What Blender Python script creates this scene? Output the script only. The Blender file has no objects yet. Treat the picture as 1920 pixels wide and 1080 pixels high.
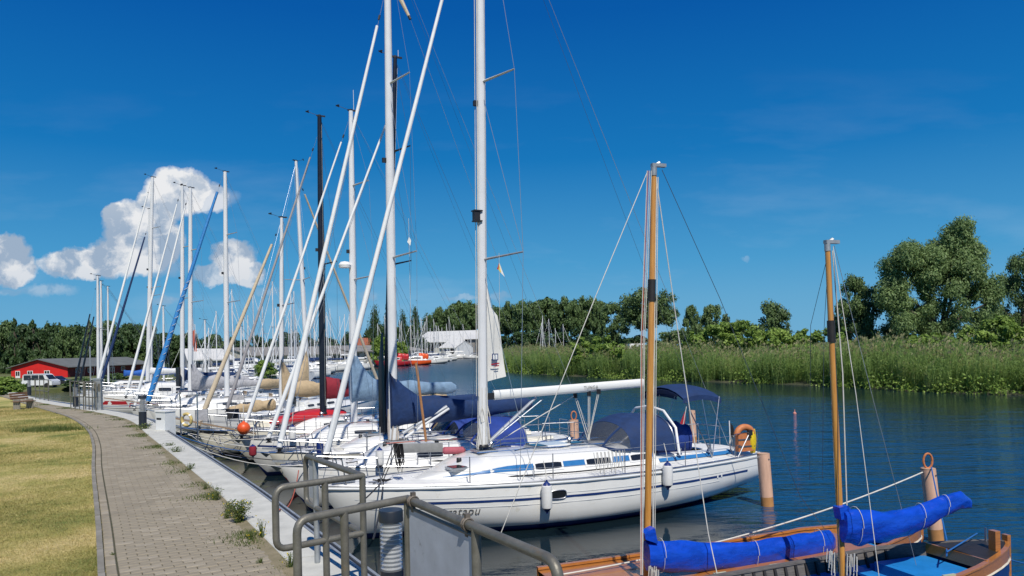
import bpy, math, random
import numpy as np
from mathutils import Vector, Matrix

C = bpy.context.scene.collection
RAD = math.radians
random.seed(7)
rng = np.random.default_rng(11)

# ------------------------------------------------------------------ camera
ROLL = RAD(1.2); FPX = 1390.0; HY = 652.0; EYE = 4.1
cam_d = bpy.data.cameras.new('camera'); cam = bpy.data.objects.new('camera', cam_d); C.objects.link(cam)
cam_d.sensor_width = 36; cam_d.lens = FPX / 1920 * 36
cam_d.shift_y = (HY - 540) / 1920
cam_d.clip_start = 0.1; cam_d.clip_end = 5000
cam.matrix_world = Matrix.Translation((0, 0, EYE)) @ Matrix.Rotation(RAD(90), 4, 'X') @ Matrix.Rotation(-ROLL, 4, 'Z')
bpy.context.scene.camera = cam

# ------------------------------------------------------------------ sun, sky
SUN_EL = RAD(52); SUN_AZ = math.atan2(0.24, -0.97)
sv = Vector((math.sin(SUN_AZ) * math.cos(SUN_EL), math.cos(SUN_AZ) * math.cos(SUN_EL), math.sin(SUN_EL)))
sl = bpy.data.lights.new('sun', 'SUN'); sl.energy = 4.6; sl.angle = RAD(0.53); sl.color = (1.0, 0.945, 0.85)
so = bpy.data.objects.new('sun', sl); C.objects.link(so)
so.rotation_euler = sv.to_track_quat('Z', 'Y').to_euler()

scn = bpy.context.scene
scn.view_settings.view_transform = 'Standard'; scn.view_settings.look = 'None'
scn.view_settings.exposure = 0.0; scn.view_settings.gamma = 1.0; scn.view_settings.use_curve_mapping = False

def ab(px, py):
    a = px - 960; b = py - HY
    return a * math.cos(ROLL) - b * math.sin(ROLL), a * math.sin(ROLL) + b * math.cos(ROLL)
def P(px, py, d):
    "the point of the place seen at this pixel, d metres ahead"
    a, b = ab(px, py); return Vector((a / FPX * d, d, EYE - b / FPX * d))
def PZ(px, py, z):
    a, b = ab(px, py); d = (EYE - z) * FPX / b; return Vector((a / FPX * d, d, z))

world = bpy.data.worlds.new('World'); scn.world = world; world.use_nodes = True
def build_world():
    nt = world.node_tree; N = nt.nodes; L = nt.links; N.clear()
    out = N.new('ShaderNodeOutputWorld'); bg = N.new('ShaderNodeBackground'); S = 0.11
    bg.inputs[1].default_value = S; L.new(bg.outputs[0], out.inputs[0])
    sky = N.new('ShaderNodeTexSky'); sky.sky_type = 'NISHITA'; sky.sun_disc = False
    sky.sun_elevation = SUN_EL; sky.sun_rotation = SUN_AZ; sky.altitude = 0; sky.air_density = 1.0; sky.dust_density = 0.3; sky.ozone_density = 2.2
    hs = N.new('ShaderNodeHueSaturation'); hs.inputs['Saturation'].default_value = 1.32; hs.inputs['Value'].default_value = 1.0
    L.new(sky.outputs[0], hs.inputs['Color'])
    def M(op, a, b=None, c=None, clamp=False):
        n = N.new('ShaderNodeMath'); n.operation = op; n.use_clamp = clamp
        for i, v in enumerate((a, b, c)):
            if v is None: continue
            if isinstance(v, (int, float)): n.inputs[i].default_value = v
            else: L.new(v, n.inputs[i])
        return n.outputs[0]
    tc = N.new('ShaderNodeTexCoord'); sp = N.new('ShaderNodeSeparateXYZ'); L.new(tc.outputs['Generated'], sp.inputs[0])
    x, y, z = sp.outputs
    ysafe = M('MAXIMUM', y, 0.05)
    u = M('DIVIDE', x, ysafe); v = M('DIVIDE', z, ysafe)
    cb = N.new('ShaderNodeCombineXYZ'); L.new(u, cb.inputs[0]); L.new(v, cb.inputs[1])
    def noise(scale, det, rough, vec, off=0.0):
        m = N.new('ShaderNodeVectorMath'); m.operation = 'ADD'; L.new(vec, m.inputs[0]); m.inputs[1].default_value = (off, off * .7, off * 1.3)
        n = N.new('ShaderNodeTexNoise'); n.inputs['Scale'].default_value = scale; n.inputs['Detail'].default_value = det; n.inputs['Roughness'].default_value = rough
        L.new(m.outputs[0], n.inputs['Vector']); return n.outputs['Fac'], n.outputs['Color']
    f1, c1 = noise(30, 8, 0.60, cb.outputs[0])
    wsub = N.new('ShaderNodeVectorMath'); wsub.operation = 'SUBTRACT'; L.new(c1, wsub.inputs[0]); wsub.inputs[1].default_value = (.5, .5, .5)
    wm = N.new('ShaderNodeVectorMath'); wm.operation = 'SCALE'; L.new(wsub.outputs[0], wm.inputs[0]); wm.inputs['Scale'].default_value = 0.034
    wa = N.new('ShaderNodeVectorMath'); wa.operation = 'ADD'; L.new(cb.outputs[0], wa.inputs[0]); L.new(wm.outputs[0], wa.inputs[1])
    # cumulus puffs: direction (pixel of the cloud part), half sizes, density
    blobs = [(335, 362, 54, 40, 1), (380, 372, 44, 26, .8), (300, 388, 40, 34, 1), (255, 425, 52, 44, 1), (222, 405, 24, 20, 1), (285, 455, 50, 48, 1),
             (235, 480, 78, 34, 1), (155, 492, 68, 26, .95), (120, 497, 46, 20, .75), (415, 370, 30, 16, .4), (300, 500, 50, 18, .5),
             (440, 488, 38, 34, 1), (415, 512, 44, 20, .75), (465, 510, 30, 22, .9),
             (14, 475, 38, 30, 1), (22, 505, 44, 26, .95),
             (85, 545, 54, 11, .36), (15, 545, 34, 8, .3), (310, 566, 30, 8, .45), (500, 545, 30, 9, .25), (690, 555, 16, 10, .38), (865, 556, 34, 5, .3), (935, 558, 20, 7, .35), (1398, 484, 9, 4, .16)]
    best = None; dens = None
    for (px, py, rx, ry, k) in blobs:
        a, b = ab(px, py)
        s = N.new('ShaderNodeVectorMath'); s.operation = 'SUBTRACT'; L.new(wa.outputs[0], s.inputs[0]); s.inputs[1].default_value = (a / FPX, -b / FPX, 0)
        m = N.new('ShaderNodeVectorMath'); m.operation = 'MULTIPLY'; L.new(s.outputs[0], m.inputs[0]); m.inputs[1].default_value = (FPX / rx, FPX / ry, 0)
        ln = N.new('ShaderNodeVectorMath'); ln.operation = 'LENGTH'; L.new(m.outputs[0], ln.inputs[0])
        val = M('MULTIPLY', M('SUBTRACT', 1.26, ln.outputs['Value']), 1.0)
        q = M('MULTIPLY', M('MULTIPLY', val, 4.2 if k > .7 else 1.4, clamp=True), k)
        dens = q if dens is None else M('MAXIMUM', dens, q)
        best = val if best is None else M('SMOOTH_MAX', best, val, 0.25)
    mask = M('MULTIPLY', dens, M('GREATER_THAN', y, 0.06))
    # relief of the cloud: lit where its noise faces up-left
    fa, _ = noise(17, 6, .52, wa.outputs[0], 3.1); 
    sh = N.new('ShaderNodeVectorMath'); sh.operation = 'ADD'; L.new(wa.outputs[0], sh.inputs[0]); sh.inputs[1].default_value = (-.004, .010, 0)
    fb, _ = noise(16, 7, .6, sh.outputs[0], 3.1)
    rel = M('MULTIPLY_ADD', M('SUBTRACT', fa, fb), 6.0, .50, clamp=True)
    cr = N.new('ShaderNodeValToRGB'); e = cr.color_ramp.elements
    e[0].color = (.36, .47, .62, 1); e[1].color = (.90, .91, .93, 1); e[0].position = .28; e[1].position = .95
    L.new(M('ADD', M('MULTIPLY', rel, .72), M('MULTIPLY', M('SUBTRACT', v, .085), 3.4, clamp=True), clamp=True), cr.inputs[0])
    cs = N.new('ShaderNodeVectorMath'); cs.operation = 'SCALE'; L.new(cr.outputs[0], cs.inputs[0]); cs.inputs['Scale'].default_value = 0.92 / S
    # thin cirrus veils
    mp = N.new('ShaderNodeMapping'); mp.inputs['Scale'].default_value = (2.2, 9, 1); mp.inputs['Rotation'].default_value = (0, 0, .12); L.new(cb.outputs[0], mp.inputs[0])
    ci, _ = noise(1.6, 6, .55, mp.outputs[0], 1.7)
    cim = M('MULTIPLY', M('MULTIPLY', M('SUBTRACT', ci, .52, clamp=True), .7), M('SUBTRACT', 1.0, M('MULTIPLY', v, 2.6), clamp=True), clamp=True)
    cim = M('MULTIPLY', cim, M('GREATER_THAN', y, .06))
    m0 = N.new('ShaderNodeMix'); m0.data_type = 'RGBA'; L.new(cim, m0.inputs[0]); 
    g = N.new('ShaderNodeGamma'); g.inputs[1].default_value = 1.0; L.new(hs.outputs[0], g.inputs[0])
    tint = N.new('ShaderNodeMix'); tint.data_type = 'RGBA'; tint.blend_type = 'MULTIPLY'; tint.inputs[0].default_value = 1; tint.inputs[7].default_value = (.50, .86, 1.0, 1)
    L.new(g.outputs[0], tint.inputs[6])
    # deep clear summer blue: the Nishita sky pulled toward the saturated blues of the day, by height
    rp = N.new('ShaderNodeValToRGB'); el = rp.color_ramp.elements; el[0].position = 0; el[0].color = (.15, .40, .65, 1); el[1].position = 1; el[1].color = (.003, .06, .27, 1)
    for p_, c_ in ((.06, (.112, .362, .622)), (.11, (.063, .315, .60)), (.245, (.006, .175, .485)), (.41, (.001, .095, .385)), (.7, (.002, .07, .30))): q_ = el.new(p_); q_.color = (*c_, 1)
    L.new(M('ABSOLUTE', z), rp.inputs[0]); sc_ = N.new('ShaderNodeVectorMath'); sc_.operation = 'SCALE'; sc_.inputs['Scale'].default_value = 1 / S; L.new(rp.outputs[0], sc_.inputs[0])
    hm = N.new('ShaderNodeMix'); hm.data_type = 'RGBA'; hm.inputs[0].default_value = .93; L.new(tint.outputs[2], hm.inputs[6]); L.new(sc_.outputs[0], hm.inputs[7])
    L.new(hm.outputs[2], m0.inputs[6]); m0.inputs[7].default_value = (.75 / S, .85 / S, .95 / S, 1)
    m1 = N.new('ShaderNodeMix'); m1.data_type = 'RGBA'; L.new(mask, m1.inputs[0]); L.new(m0.outputs[2], m1.inputs[6]); L.new(cs.outputs[0], m1.inputs[7])
    L.new(m1.outputs[2], bg.inputs[0])
build_world()

# ------------------------------------------------------------------ materials
MATS = {}
def mat(name, col, rough=.5, metal=0.0, var=.12, vscale=6.0, bump=0.0, bscale=40.0, coat=0.0, col2=None, spec=None, alpha=1.0, stretch=None, emit=None, trans=0.0, dirt=None):
    if name in MATS: return MATS[name]
    m = bpy.data.materials.new(name); m.use_nodes = True; nt = m.node_tree; N = nt.nodes; L = nt.links
    b = N['Principled BSDF']; b.inputs['Roughness'].default_value = rough; b.inputs['Metallic'].default_value = metal
    if coat: b.inputs['Coat Weight'].default_value = coat; b.inputs['Coat Roughness'].default_value = .08
    if spec is not None: b.inputs['Specular IOR Level'].default_value = spec
    if alpha < 1: b.inputs['Alpha'].default_value = alpha
    if trans: b.inputs['Transmission Weight'].default_value = trans
    tc = N.new('ShaderNodeTexCoord'); vec = tc.outputs['Object']
    if stretch:
        mp = N.new('ShaderNodeMapping'); mp.inputs['Scale'].default_value = stretch; L.new(vec, mp.inputs[0]); vec = mp.outputs[0]
    n = N.new('ShaderNodeTexNoise'); n.inputs['Scale'].default_value = vscale; n.inputs['Detail'].default_value = 6; n.inputs['Roughness'].default_value = .62; L.new(vec, n.inputs['Vector'])
    r = N.new('ShaderNodeValToRGB'); e = r.color_ramp.elements; e[0].position = .3; e[1].position = .7
    c2 = col2 if col2 else tuple(max(0, c * (1 - var * 2)) for c in col)
    c1 = col if col2 else tuple(min(1, c * (1 + var * .5)) for c in col)
    e[0].color = (*c2, 1); e[1].color = (*c1, 1); L.new(n.outputs['Fac'], r.inputs[0]); co = r.outputs[0]
    if dirt:
        n3 = N.new('ShaderNodeTexNoise'); n3.inputs['Scale'].default_value = dirt[1]; n3.inputs['Detail'].default_value = 8; n3.inputs['Roughness'].default_value = .7; L.new(tc.outputs['Object'], n3.inputs['Vector'])
        r3 = N.new('ShaderNodeValToRGB'); r3.color_ramp.elements[0].position = dirt[2]; r3.color_ramp.elements[1].position = dirt[2] + .12; L.new(n3.outputs['Fac'], r3.inputs[0])
        mx = N.new('ShaderNodeMix'); mx.data_type = 'RGBA'; L.new(r3.outputs[0], mx.inputs[0]); L.new(co, mx.inputs[6]); mx.inputs[7].default_value = (*dirt[0], 1); co = mx.outputs[2]
    L.new(co, b.inputs['Base Color'])
    rr = N.new('ShaderNodeMapRange'); rr.inputs['To Min'].default_value = max(0, rough - .08); rr.inputs['To Max'].default_value = min(1, rough + .1); L.new(n.outputs['Fac'], rr.inputs['Value']); L.new(rr.outputs[0], b.inputs['Roughness'])
    if bump:
        n2 = N.new('ShaderNodeTexNoise'); n2.inputs['Scale'].default_value = bscale; n2.inputs['Detail'].default_value = 5; L.new(vec, n2.inputs['Vector'])
        bp = N.new('ShaderNodeBump'); bp.inputs['Strength'].default_value = 1; bp.inputs['Distance'].default_value = bump; L.new(n2.outputs['Fac'], bp.inputs['Height']); L.new(bp.outputs[0], b.inputs['Normal'])
    if emit: b.inputs['Emission Color'].default_value = (*emit[:3], 1); b.inputs['Emission Strength'].default_value = emit[3]
    MATS[name] = m; return m

def leaf_mat(name, dark, light, dry=None, tr=.35, scale=.35, zdry=None):
    m = bpy.data.materials.new(name); m.use_nodes = True; nt = m.node_tree; N = nt.nodes; L = nt.links; N.clear()
    out = N.new('ShaderNodeOutputMaterial'); d = N.new('ShaderNodeBsdfPrincipled'); d.inputs['Roughness'].default_value = .55; d.inputs['Specular IOR Level'].default_value = .35
    t = N.new('ShaderNodeBsdfTranslucent'); mx = N.new('ShaderNodeMixShader'); mx.inputs[0].default_value = tr
    g = N.new('ShaderNodeNewGeometry'); tc = N.new('ShaderNodeTexCoord')
    n = N.new('ShaderNodeTexNoise'); n.inputs['Scale'].default_value = scale; n.inputs['Detail'].default_value = 4; L.new(tc.outputs['Object'], n.inputs['Vector'])
    a = N.new('ShaderNodeMath'); a.operation = 'MULTIPLY_ADD'; L.new(g.outputs['Random Per Island'], a.inputs[0]); a.inputs[1].default_value = .55; 
    mr = N.new('ShaderNodeMapRange'); mr.inputs['From Min'].default_value = .32; mr.inputs['From Max'].default_value = .68; mr.inputs['To Min'].default_value = 0; mr.inputs['To Max'].default_value = .5; L.new(n.outputs['Fac'], mr.inputs['Value']); L.new(mr.outputs[0], a.inputs[2])
    r = N.new('ShaderNodeValToRGB'); e = r.color_ramp.elements; e[0].color = (*dark, 1); e[1].color = (*light, 1)
    if dry: 
        e[1].position = .86; x = e.new(.97); x.color = (*dry, 1)
    L.new(a.outputs[0], r.inputs[0]); L.new(r.outputs[0], d.inputs['Base Color']); L.new(r.outputs[0], t.inputs['Color'])
    L.new(d.outputs[0], mx.inputs[1]); L.new(t.outputs[0], mx.inputs[2]); L.new(mx.outputs[0], out.inputs[0])
    MATS[name] = m; return m

GEL = mat('gelcoat white', (.80, .80, .77), .22, var=.03, vscale=1.5, coat=.5, dirt=((.60, .57, .47), 1.6, .60))
GELC = mat('gelcoat cream', (.74, .71, .60), .25, var=.04, vscale=1.5, coat=.4)
GELG = mat('gelcoat grey white', (.70, .72, .72), .3, var=.05, vscale=2, coat=.3)
DECKM = mat('deck white', (.78, .78, .75), .5, var=.05, vscale=3, bump=.002, bscale=120)
DECKC = mat('deck cream', (.70, .66, .54), .5, var=.05, vscale=3, bump=.002, bscale=120)
TEAK = mat('teak', (.34, .24, .15), .65, var=.2, vscale=14, stretch=(1, 14, 1), bump=.003)
NAVYP = mat('navy paint', (.012, .03, .16), .35, var=.1, coat=.3)
BLUEST = mat('blue stripe', (.012, .035, .15), .3, var=.05)
LBLUE = mat('light blue stripe', (.03, .17, .42), .35, var=.06)
REDP = mat('red paint', (.42, .02, .03), .35, var=.08, coat=.3)
BLACKP = mat('black paint', (.012, .013, .016), .3, var=.1, coat=.3)
ALU = mat('mast white', (.72, .73, .74), .33, var=.05, vscale=1.2)
ALUS = mat('mast silver', (.50, .52, .54), .35, metal=.55, var=.06, vscale=1.5)
MASTB = mat('mast black', (.012, .015, .026), .3, var=.1)
STEEL = mat('stainless', (.50, .51, .53), .30, metal=1.0, var=.05)
WIRE = mat('wire', (.42, .45, .48), .35, metal=.6, var=.05)
WIRED = mat('wire dark', (.10, .12, .15), .45, metal=.4, var=.05)
SAILW = mat('sail white', (.80, .81, .80), .7, var=.05, vscale=3, bump=.01, bscale=14, stretch=(1, 1, .35))
SAILG = mat('sail grey', (.33, .32, .33), .75, var=.08, bump=.01, bscale=14)
SAILB = mat('sail beige', (.60, .50, .36), .75, var=.08, bump=.01, bscale=14)
BLUCOV = mat('sail blue uv', (.03, .22, .55), .6, var=.1, bump=.01, bscale=12)
TARPD = mat('blue sail cover', (.02, .13, .50), .7, var=.12, bump=.02, bscale=8)
TARP = mat('blue tarpaulin', (.006, .065, .54), .27, var=.16, vscale=4, bump=.035, bscale=3.6, stretch=(1, 1.2, 2), coat=.25)
NAVYC = mat('navy canvas', (.008, .034, .12), .8, var=.15, vscale=5, bump=.02, bscale=7)
ROYALC = mat('royal canvas', (.012, .045, .26), .8, var=.12, vscale=4, bump=.02, bscale=6)
JEANC = mat('pale blue canvas', (.20, .31, .44), .8, var=.15, bump=.02, bscale=7)
TANC = mat('tan canvas', (.50, .38, .23), .8, var=.12, bump=.03, bscale=7)
REDC = mat('maroon canvas', (.26, .015, .03), .8, var=.1, bump=.02, bscale=7)
GREYC = mat('grey canvas', (.42, .42, .44), .8, var=.12, bump=.03, bscale=7)
GLASSD = mat('dark window', (.015, .018, .022), .06, var=.1, spec=.8)
VINYL = mat('clear vinyl', (.16, .19, .24), .12, var=.1, alpha=.34)
ROPEW = mat('rope white', (.66, .64, .58), .8, var=.1, bump=.004, bscale=150)
ROPEK = mat('rope black', (.02, .02, .024), .8, var=.1)
ROPEB = mat('rope blue', (.01, .12, .38), .75, var=.1)
ROPER = mat('rope red', (.50, .10, .05), .75, var=.1)
BLACK = mat('black plastic', (.02, .02, .022), .45, var=.1)
ORANGE = mat('orange plastic', (.75, .10, .02), .4, var=.06)
BUOYO = mat('faded orange foam', (.58, .20, .07), .6, var=.15, vscale=8, bump=.006, bscale=20)
YELLOW = mat('yellow cover', (.80, .56, .015), .5, var=.08, bump=.01, bscale=18)
YCREAM = mat('pale yellow ring', (.62, .48, .18), .6, var=.1)
REDRUB = mat('red rubber', (.50, .02, .025), .42, var=.07, vscale=3)
FEND = mat('fender white', (.76, .76, .74), .4, var=.05)
GALV = mat('galvanised steel', (.19, .18, .15), .48, metal=.35, var=.16, vscale=9, bump=.002, bscale=60, dirt=((.20, .15, .09), 5, .62))
GALVL = mat('galvanised bright', (.40, .42, .43), .42, metal=.4, var=.14, vscale=8)
PANEL = mat('weathered board', (.52, .55, .60), .5, var=.14, vscale=2.5, dirt=((.20, .21, .22), 7, .60))
ANTH = mat('anthracite', (.018, .023, .034), .42, var=.1, coat=.1)
LOUV = mat('louvre silver', (.60, .62, .64), .3, metal=.55, var=.03)
ACR = mat('acrylic', (.85, .88, .9), .08, var=.02, alpha=.16)
WOODV = mat('varnished mast wood', (.66, .33, .075), .32, col2=(.46, .19, .035), vscale=5, stretch=(9, 9, .5), coat=.5, dirt=((.10, .045, .015), 9, .68))
WOODO = mat('varnished plank', (.50, .20, .045), .3, col2=(.30, .105, .022), vscale=6, stretch=(.6, 9, 9), coat=.6)
WOODG = mat('grey weathered wood', (.17, .155, .14), .75, col2=(.07, .062, .058), vscale=7, stretch=(.8, 8, 8))
WOODK = mat('dark tarred wood', (.028, .024, .022), .5, var=.2, vscale=8)
WOODB = mat('bench wood', (.22, .11, .06), .7, var=.2, vscale=8, stretch=(1, 8, 8))
BPAINT = mat('blue boat paint', (.015, .22, .58), .45, var=.12, vscale=3, dirt=((.012, .12, .32), 4, .66))
PILE = mat('pile pink', (.72, .44, .30), .5, var=.10, vscale=5, stretch=(3, 3, .6), dirt=((.42, .27, .17), 6, .64))
PILEB = mat('pile stained', (.50, .24, .08), .6, var=.12, vscale=5)
CONC = mat('concrete coping', (.56, .555, .50), .85, var=.10, vscale=3, bump=.004, bscale=60, dirt=((.26, .27, .22), 3.5, .6))
CONCD = mat('quay wall', (.22, .22, .19), .9, var=.15, vscale=2, bump=.01, bscale=20)
PAVE = mat('paver', (.315, .272, .20), .9, col2=(.215, .186, .135), vscale=2.4, bump=.004, bscale=90, dirt=((.13, .12, .085), 1.5, .64))
PAVEL = mat('paver light', (.36, .315, .24), .9, col2=(.27, .235, .175), vscale=3, bump=.004, bscale=90)
KERB = mat('kerb stone', (.27, .25, .215), .9, col2=(.17, .16, .13), vscale=4, bump=.004, bscale=70)
JOINT = mat('joint soil', (.085, .078, .05), .95, col2=(.05, .055, .025), vscale=3, bump=.01, bscale=40)
REDHOUSE = mat('red boards', (.66, .018, .014), .6, var=.07, vscale=2)
DKRED = mat('dark red boards', (.16, .012, .014), .7, var=.1, vscale=2)
ROOFG = mat('roof felt', (.145, .155, .15), .85, var=.12, vscale=.6)
ROOFL = mat('roof light', (.62, .62, .60), .7, var=.06, vscale=.5)
ROOFB = mat('roof brown grey', (.27, .255, .235), .85, var=.15, vscale=.4, dirt=((.16, .15, .14), .5, .6))
WALLW = mat('wall cream', (.58, .56, .49), .8, var=.07, vscale=.5)
WALLD = mat('wall dark', (.07, .06, .055), .7, var=.1)
WHITE = mat('white paint', (.80, .80, .78), .4, var=.04)
CARW = mat('car white', (.78, .79, .80), .2, var=.02, coat=.8)
CARD = mat('car dark', (.03, .035, .05), .2, var=.02, coat=.8)
TYRE = mat('tyre', (.02, .02, .02), .8)
SOIL = mat('verge soil', (.27, .225, .145), .95, col2=(.18, .155, .085), vscale=5, bump=.01, bscale=50)
BARK = mat('bark', (.10, .08, .06), .9, var=.25, vscale=3, bump=.02, bscale=8)
SKIN = mat('awning cloth', (.75, .75, .72), .7)

L_WIL = leaf_mat('willow leaves', (.085, .15, .045), (.31, .43, .17), tr=.4, scale=.3)
L_DARK = leaf_mat('dark leaves', (.045, .085, .03), (.15, .23, .075), tr=.2, scale=.25)
L_FIR = leaf_mat('forest leaves', (.02, .05, .018), (.075, .13, .04), tr=.15, scale=.2)
L_MID = leaf_mat('mid leaves', (.05, .10, .03), (.20, .28, .10), tr=.25, scale=.25)
L_BUSH = leaf_mat('bush leaves', (.08, .16, .025), (.30, .42, .085), tr=.3, scale=.3)
L_REED = leaf_mat('reed leaves', (.09, .19, .045), (.37, .50, .16), dry=(.40, .36, .18), tr=.5, scale=.22)
L_PLUME = leaf_mat('reed plumes', (.16, .165, .075), (.40, .385, .20), tr=.3, scale=.2)
L_GRASS = leaf_mat('lawn blades', (.17, .175, .04), (.52, .43, .17), dry=(.66, .54, .29), tr=.25, scale=.55)
L_WEED = leaf_mat('weed leaves', (.05, .085, .018), (.16, .20, .055), dry=(.36, .31, .14), tr=.3, scale=3)
L_FLOW = leaf_mat('yellow flowers', (.55, .42, .01), (.75, .62, .02), tr=.2, scale=3)

# ------------------------------------------------------------------ mesh helpers
class MB:
    def __init__(s): s.v = []; s.f = []; s.mi = []
    def add(s, vs, fs, m=0):
        o = len(s.v); s.v.extend([tuple(v) for v in vs]); s.f.extend([tuple(i + o for i in f) for f in fs]); s.mi.extend([m] * len(fs)); return s
    def box(s, c, size, rz=0, m=0, taper=1.0, ry=0):
        cx, cy, cz = c; x, y, z = size[0] / 2, size[1] / 2, size[2] / 2
        co, si = math.cos(rz), math.sin(rz); cr, sr = math.cos(ry), math.sin(ry); vs = []
        for dz in (-1, 1):
            t = taper if dz > 0 else 1
            for dx, dy in ((-1, -1), (1, -1), (1, 1), (-1, 1)):
                a, b, c_ = dx * x * t, dy * y * t, dz * z
                a, c_ = a * cr + c_ * sr, -a * sr + c_ * cr
                vs.append((cx + a * co - b * si, cy + a * si + b * co, cz + c_))
        return s.add(vs, [(3, 2, 1, 0), (4, 5, 6, 7), (0, 1, 5, 4), (1, 2, 6, 5), (2, 3, 7, 6), (3, 0, 4, 7)], m)
    def tube(s, pts, r, n=8, m=0, cap=True, sq=1.0):
        pts = [Vector(p) for p in pts]; k = len(pts)
        rs = r if isinstance(r, (list, tuple)) else [r] * k
        up = None; rings = []
        for i, p in enumerate(pts):
            t = (pts[min(i + 1, k - 1)] - pts[max(i - 1, 0)])
            if t.length < 1e-9: t = Vector((0, 0, 1))
            t.normalize()
            if up is None:
                up = Vector((0, 1, 0)) if abs(t.y) < .9 else Vector((1, 0, 0))
            a = (up - t * up.dot(t)).normalized(); b = t.cross(a); up = a
            rings.append([p + (a * math.cos(2 * math.pi * j / n) * sq + b * math.sin(2 * math.pi * j / n)) * rs[i] for j in range(n)])
        vs = [v for rg in rings for v in rg]
        fs = [(i * n + j, i * n + (j + 1) % n, (i + 1) * n + (j + 1) % n, (i + 1) * n + j) for i in range(k - 1) for j in range(n)]
        if cap: fs += [tuple(range(n - 1, -1, -1)), tuple((k - 1) * n + j for j in range(n))]
        return s.add(vs, fs, m)
    def grid(s, rows, m=0, closed=False, flip=False):
        nr = len(rows); nc = len(rows[0]); vs = [v for r in rows for v in r]; fs = []
        for i in range(nr - 1):
            for j in range(nc if closed else nc - 1):
                a, b = i * nc + j, i * nc + (j + 1) % nc; c, d = (i + 1) * nc + (j + 1) % nc, (i + 1) * nc + j
                fs.append((d, c, b, a) if flip else (a, b, c, d))
        return s.add(vs, fs, m)
    def lathe(s, prof, n=14, m=0, c=(0, 0, 0)):
        return s.grid([[(c[0] + r * math.cos(2 * math.pi * j / n), c[1] + r * math.sin(2 * math.pi * j / n), c[2] + z) for j in range(n)] for r, z in prof], m, closed=True)
    def build(s, name, mats, parent=None, smooth=True, loc=None, sharp=40):
        me = bpy.data.meshes.new(name); me.from_pydata([tuple(v) for v in s.v], [], s.f); 
        for m in (mats if isinstance(mats, (list, tuple)) else [mats]): me.materials.append(m)
        if any(s.mi): me.polygons.foreach_set('material_index', s.mi)
        me.update(); 
        if smooth:
            me.polygons.foreach_set('use_smooth', [True] * len(me.polygons)); me.set_sharp_from_angle(angle=RAD(sharp))
        o = bpy.data.objects.new(name, me); C.objects.link(o)
        if parent: o.parent = parent
        if loc: o.location = loc
        return o

def npmesh(name, V, Fq, m, parent=None):
    me = bpy.data.meshes.new(name); k = Fq.shape[1]
    me.vertices.add(len(V)); me.vertices.foreach_set('co', np.ascontiguousarray(V, dtype=np.float32).ravel())
    me.loops.add(Fq.size); me.loops.foreach_set('vertex_index', np.ascontiguousarray(Fq, dtype=np.int32).ravel())
    me.polygons.add(len(Fq)); me.polygons.foreach_set('loop_start', np.arange(0, Fq.size, k, dtype=np.int32)); me.polygons.foreach_set('loop_total', np.full(len(Fq), k, dtype=np.int32))
    me.update(calc_edges=True); me.materials.append(m)
    o = bpy.data.objects.new(name, me); C.objects.link(o)
    if parent: o.parent = parent
    return o

def tag(o, label=None, cat=None, group=None, kind=None):
    if label: o['label'] = label
    if cat: o['category'] = cat
    if group: o['group'] = group
    if kind: o['kind'] = kind
    return o
def thing(name, label, cat, loc=(0, 0, 0), rz=0, group=None):
    o = bpy.data.objects.new(name, None); C.objects.link(o); o.empty_display_size = .1
    o.location = loc; o.rotation_euler = (0, 0, rz); return tag(o, label, cat, group)
def dup(r, loc=None, rz=None, label=None, scale=None, group=None):
    def cp(o, par):
        c = o.copy(); C.objects.link(c)
        if par: c.parent = par
        for ch in CH.get(o.name, []): cp(ch, c)
        return c
    CH = {}
    stack = [r]
    for o in bpy.data.objects:
        if o.parent: CH.setdefault(o.parent.name, []).append(o)
    c = cp(r, None)
    if loc is not None: c.location = loc
    if rz is not None: c.rotation_euler = (0, 0, rz)
    if scale is not None: c.scale = scale
    if label: c['label'] = label
    if group: c['group'] = group
    return c
def lerp(a, b, t): return a + (b - a) * t
def sst(t): t = max(0, min(1, t)); return t * t * (3 - 2 * t)
def sag(a, b, s, n=10):
    a, b = Vector(a), Vector(b)
    return [a.lerp(b, i / n) + Vector((0, 0, -s * 4 * (i / n) * (1 - i / n))) for i in range(n + 1)]
def polyat(pl, n):
    "smooth resample of a 2-D polyline (Catmull-Rom), n points per span"
    out = []; k = len(pl)
    for i in range(k - 1):
        p0 = pl[max(i - 1, 0)]; p1 = pl[i]; p2 = pl[i + 1]; p3 = pl[min(i + 2, k - 1)]
        for j in range(n):
            t = j / n
            out.append(tuple(.5 * (2 * p1[a] + (p2[a] - p0[a]) * t + (2 * p0[a] - 5 * p1[a] + 4 * p2[a] - p3[a]) * t * t + (-p0[a] + 3 * p1[a] - 3 * p2[a] + p3[a]) * t ** 3) for a in (0, 1)))
    out.append(tuple(pl[-1])); return out
def resample(pl, step):
    out = [Vector(pl[0])]; acc = 0.0; last = Vector(pl[0])
    for q in pl[1:]:
        q = Vector(q); seg = (q - last).length
        while acc + seg >= step and seg > 0:
            t = (step - acc) / seg; last = last.lerp(q, t); out.append(last.copy()); seg = (q - last).length; acc = 0
        acc += seg; last = q
    return out

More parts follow.
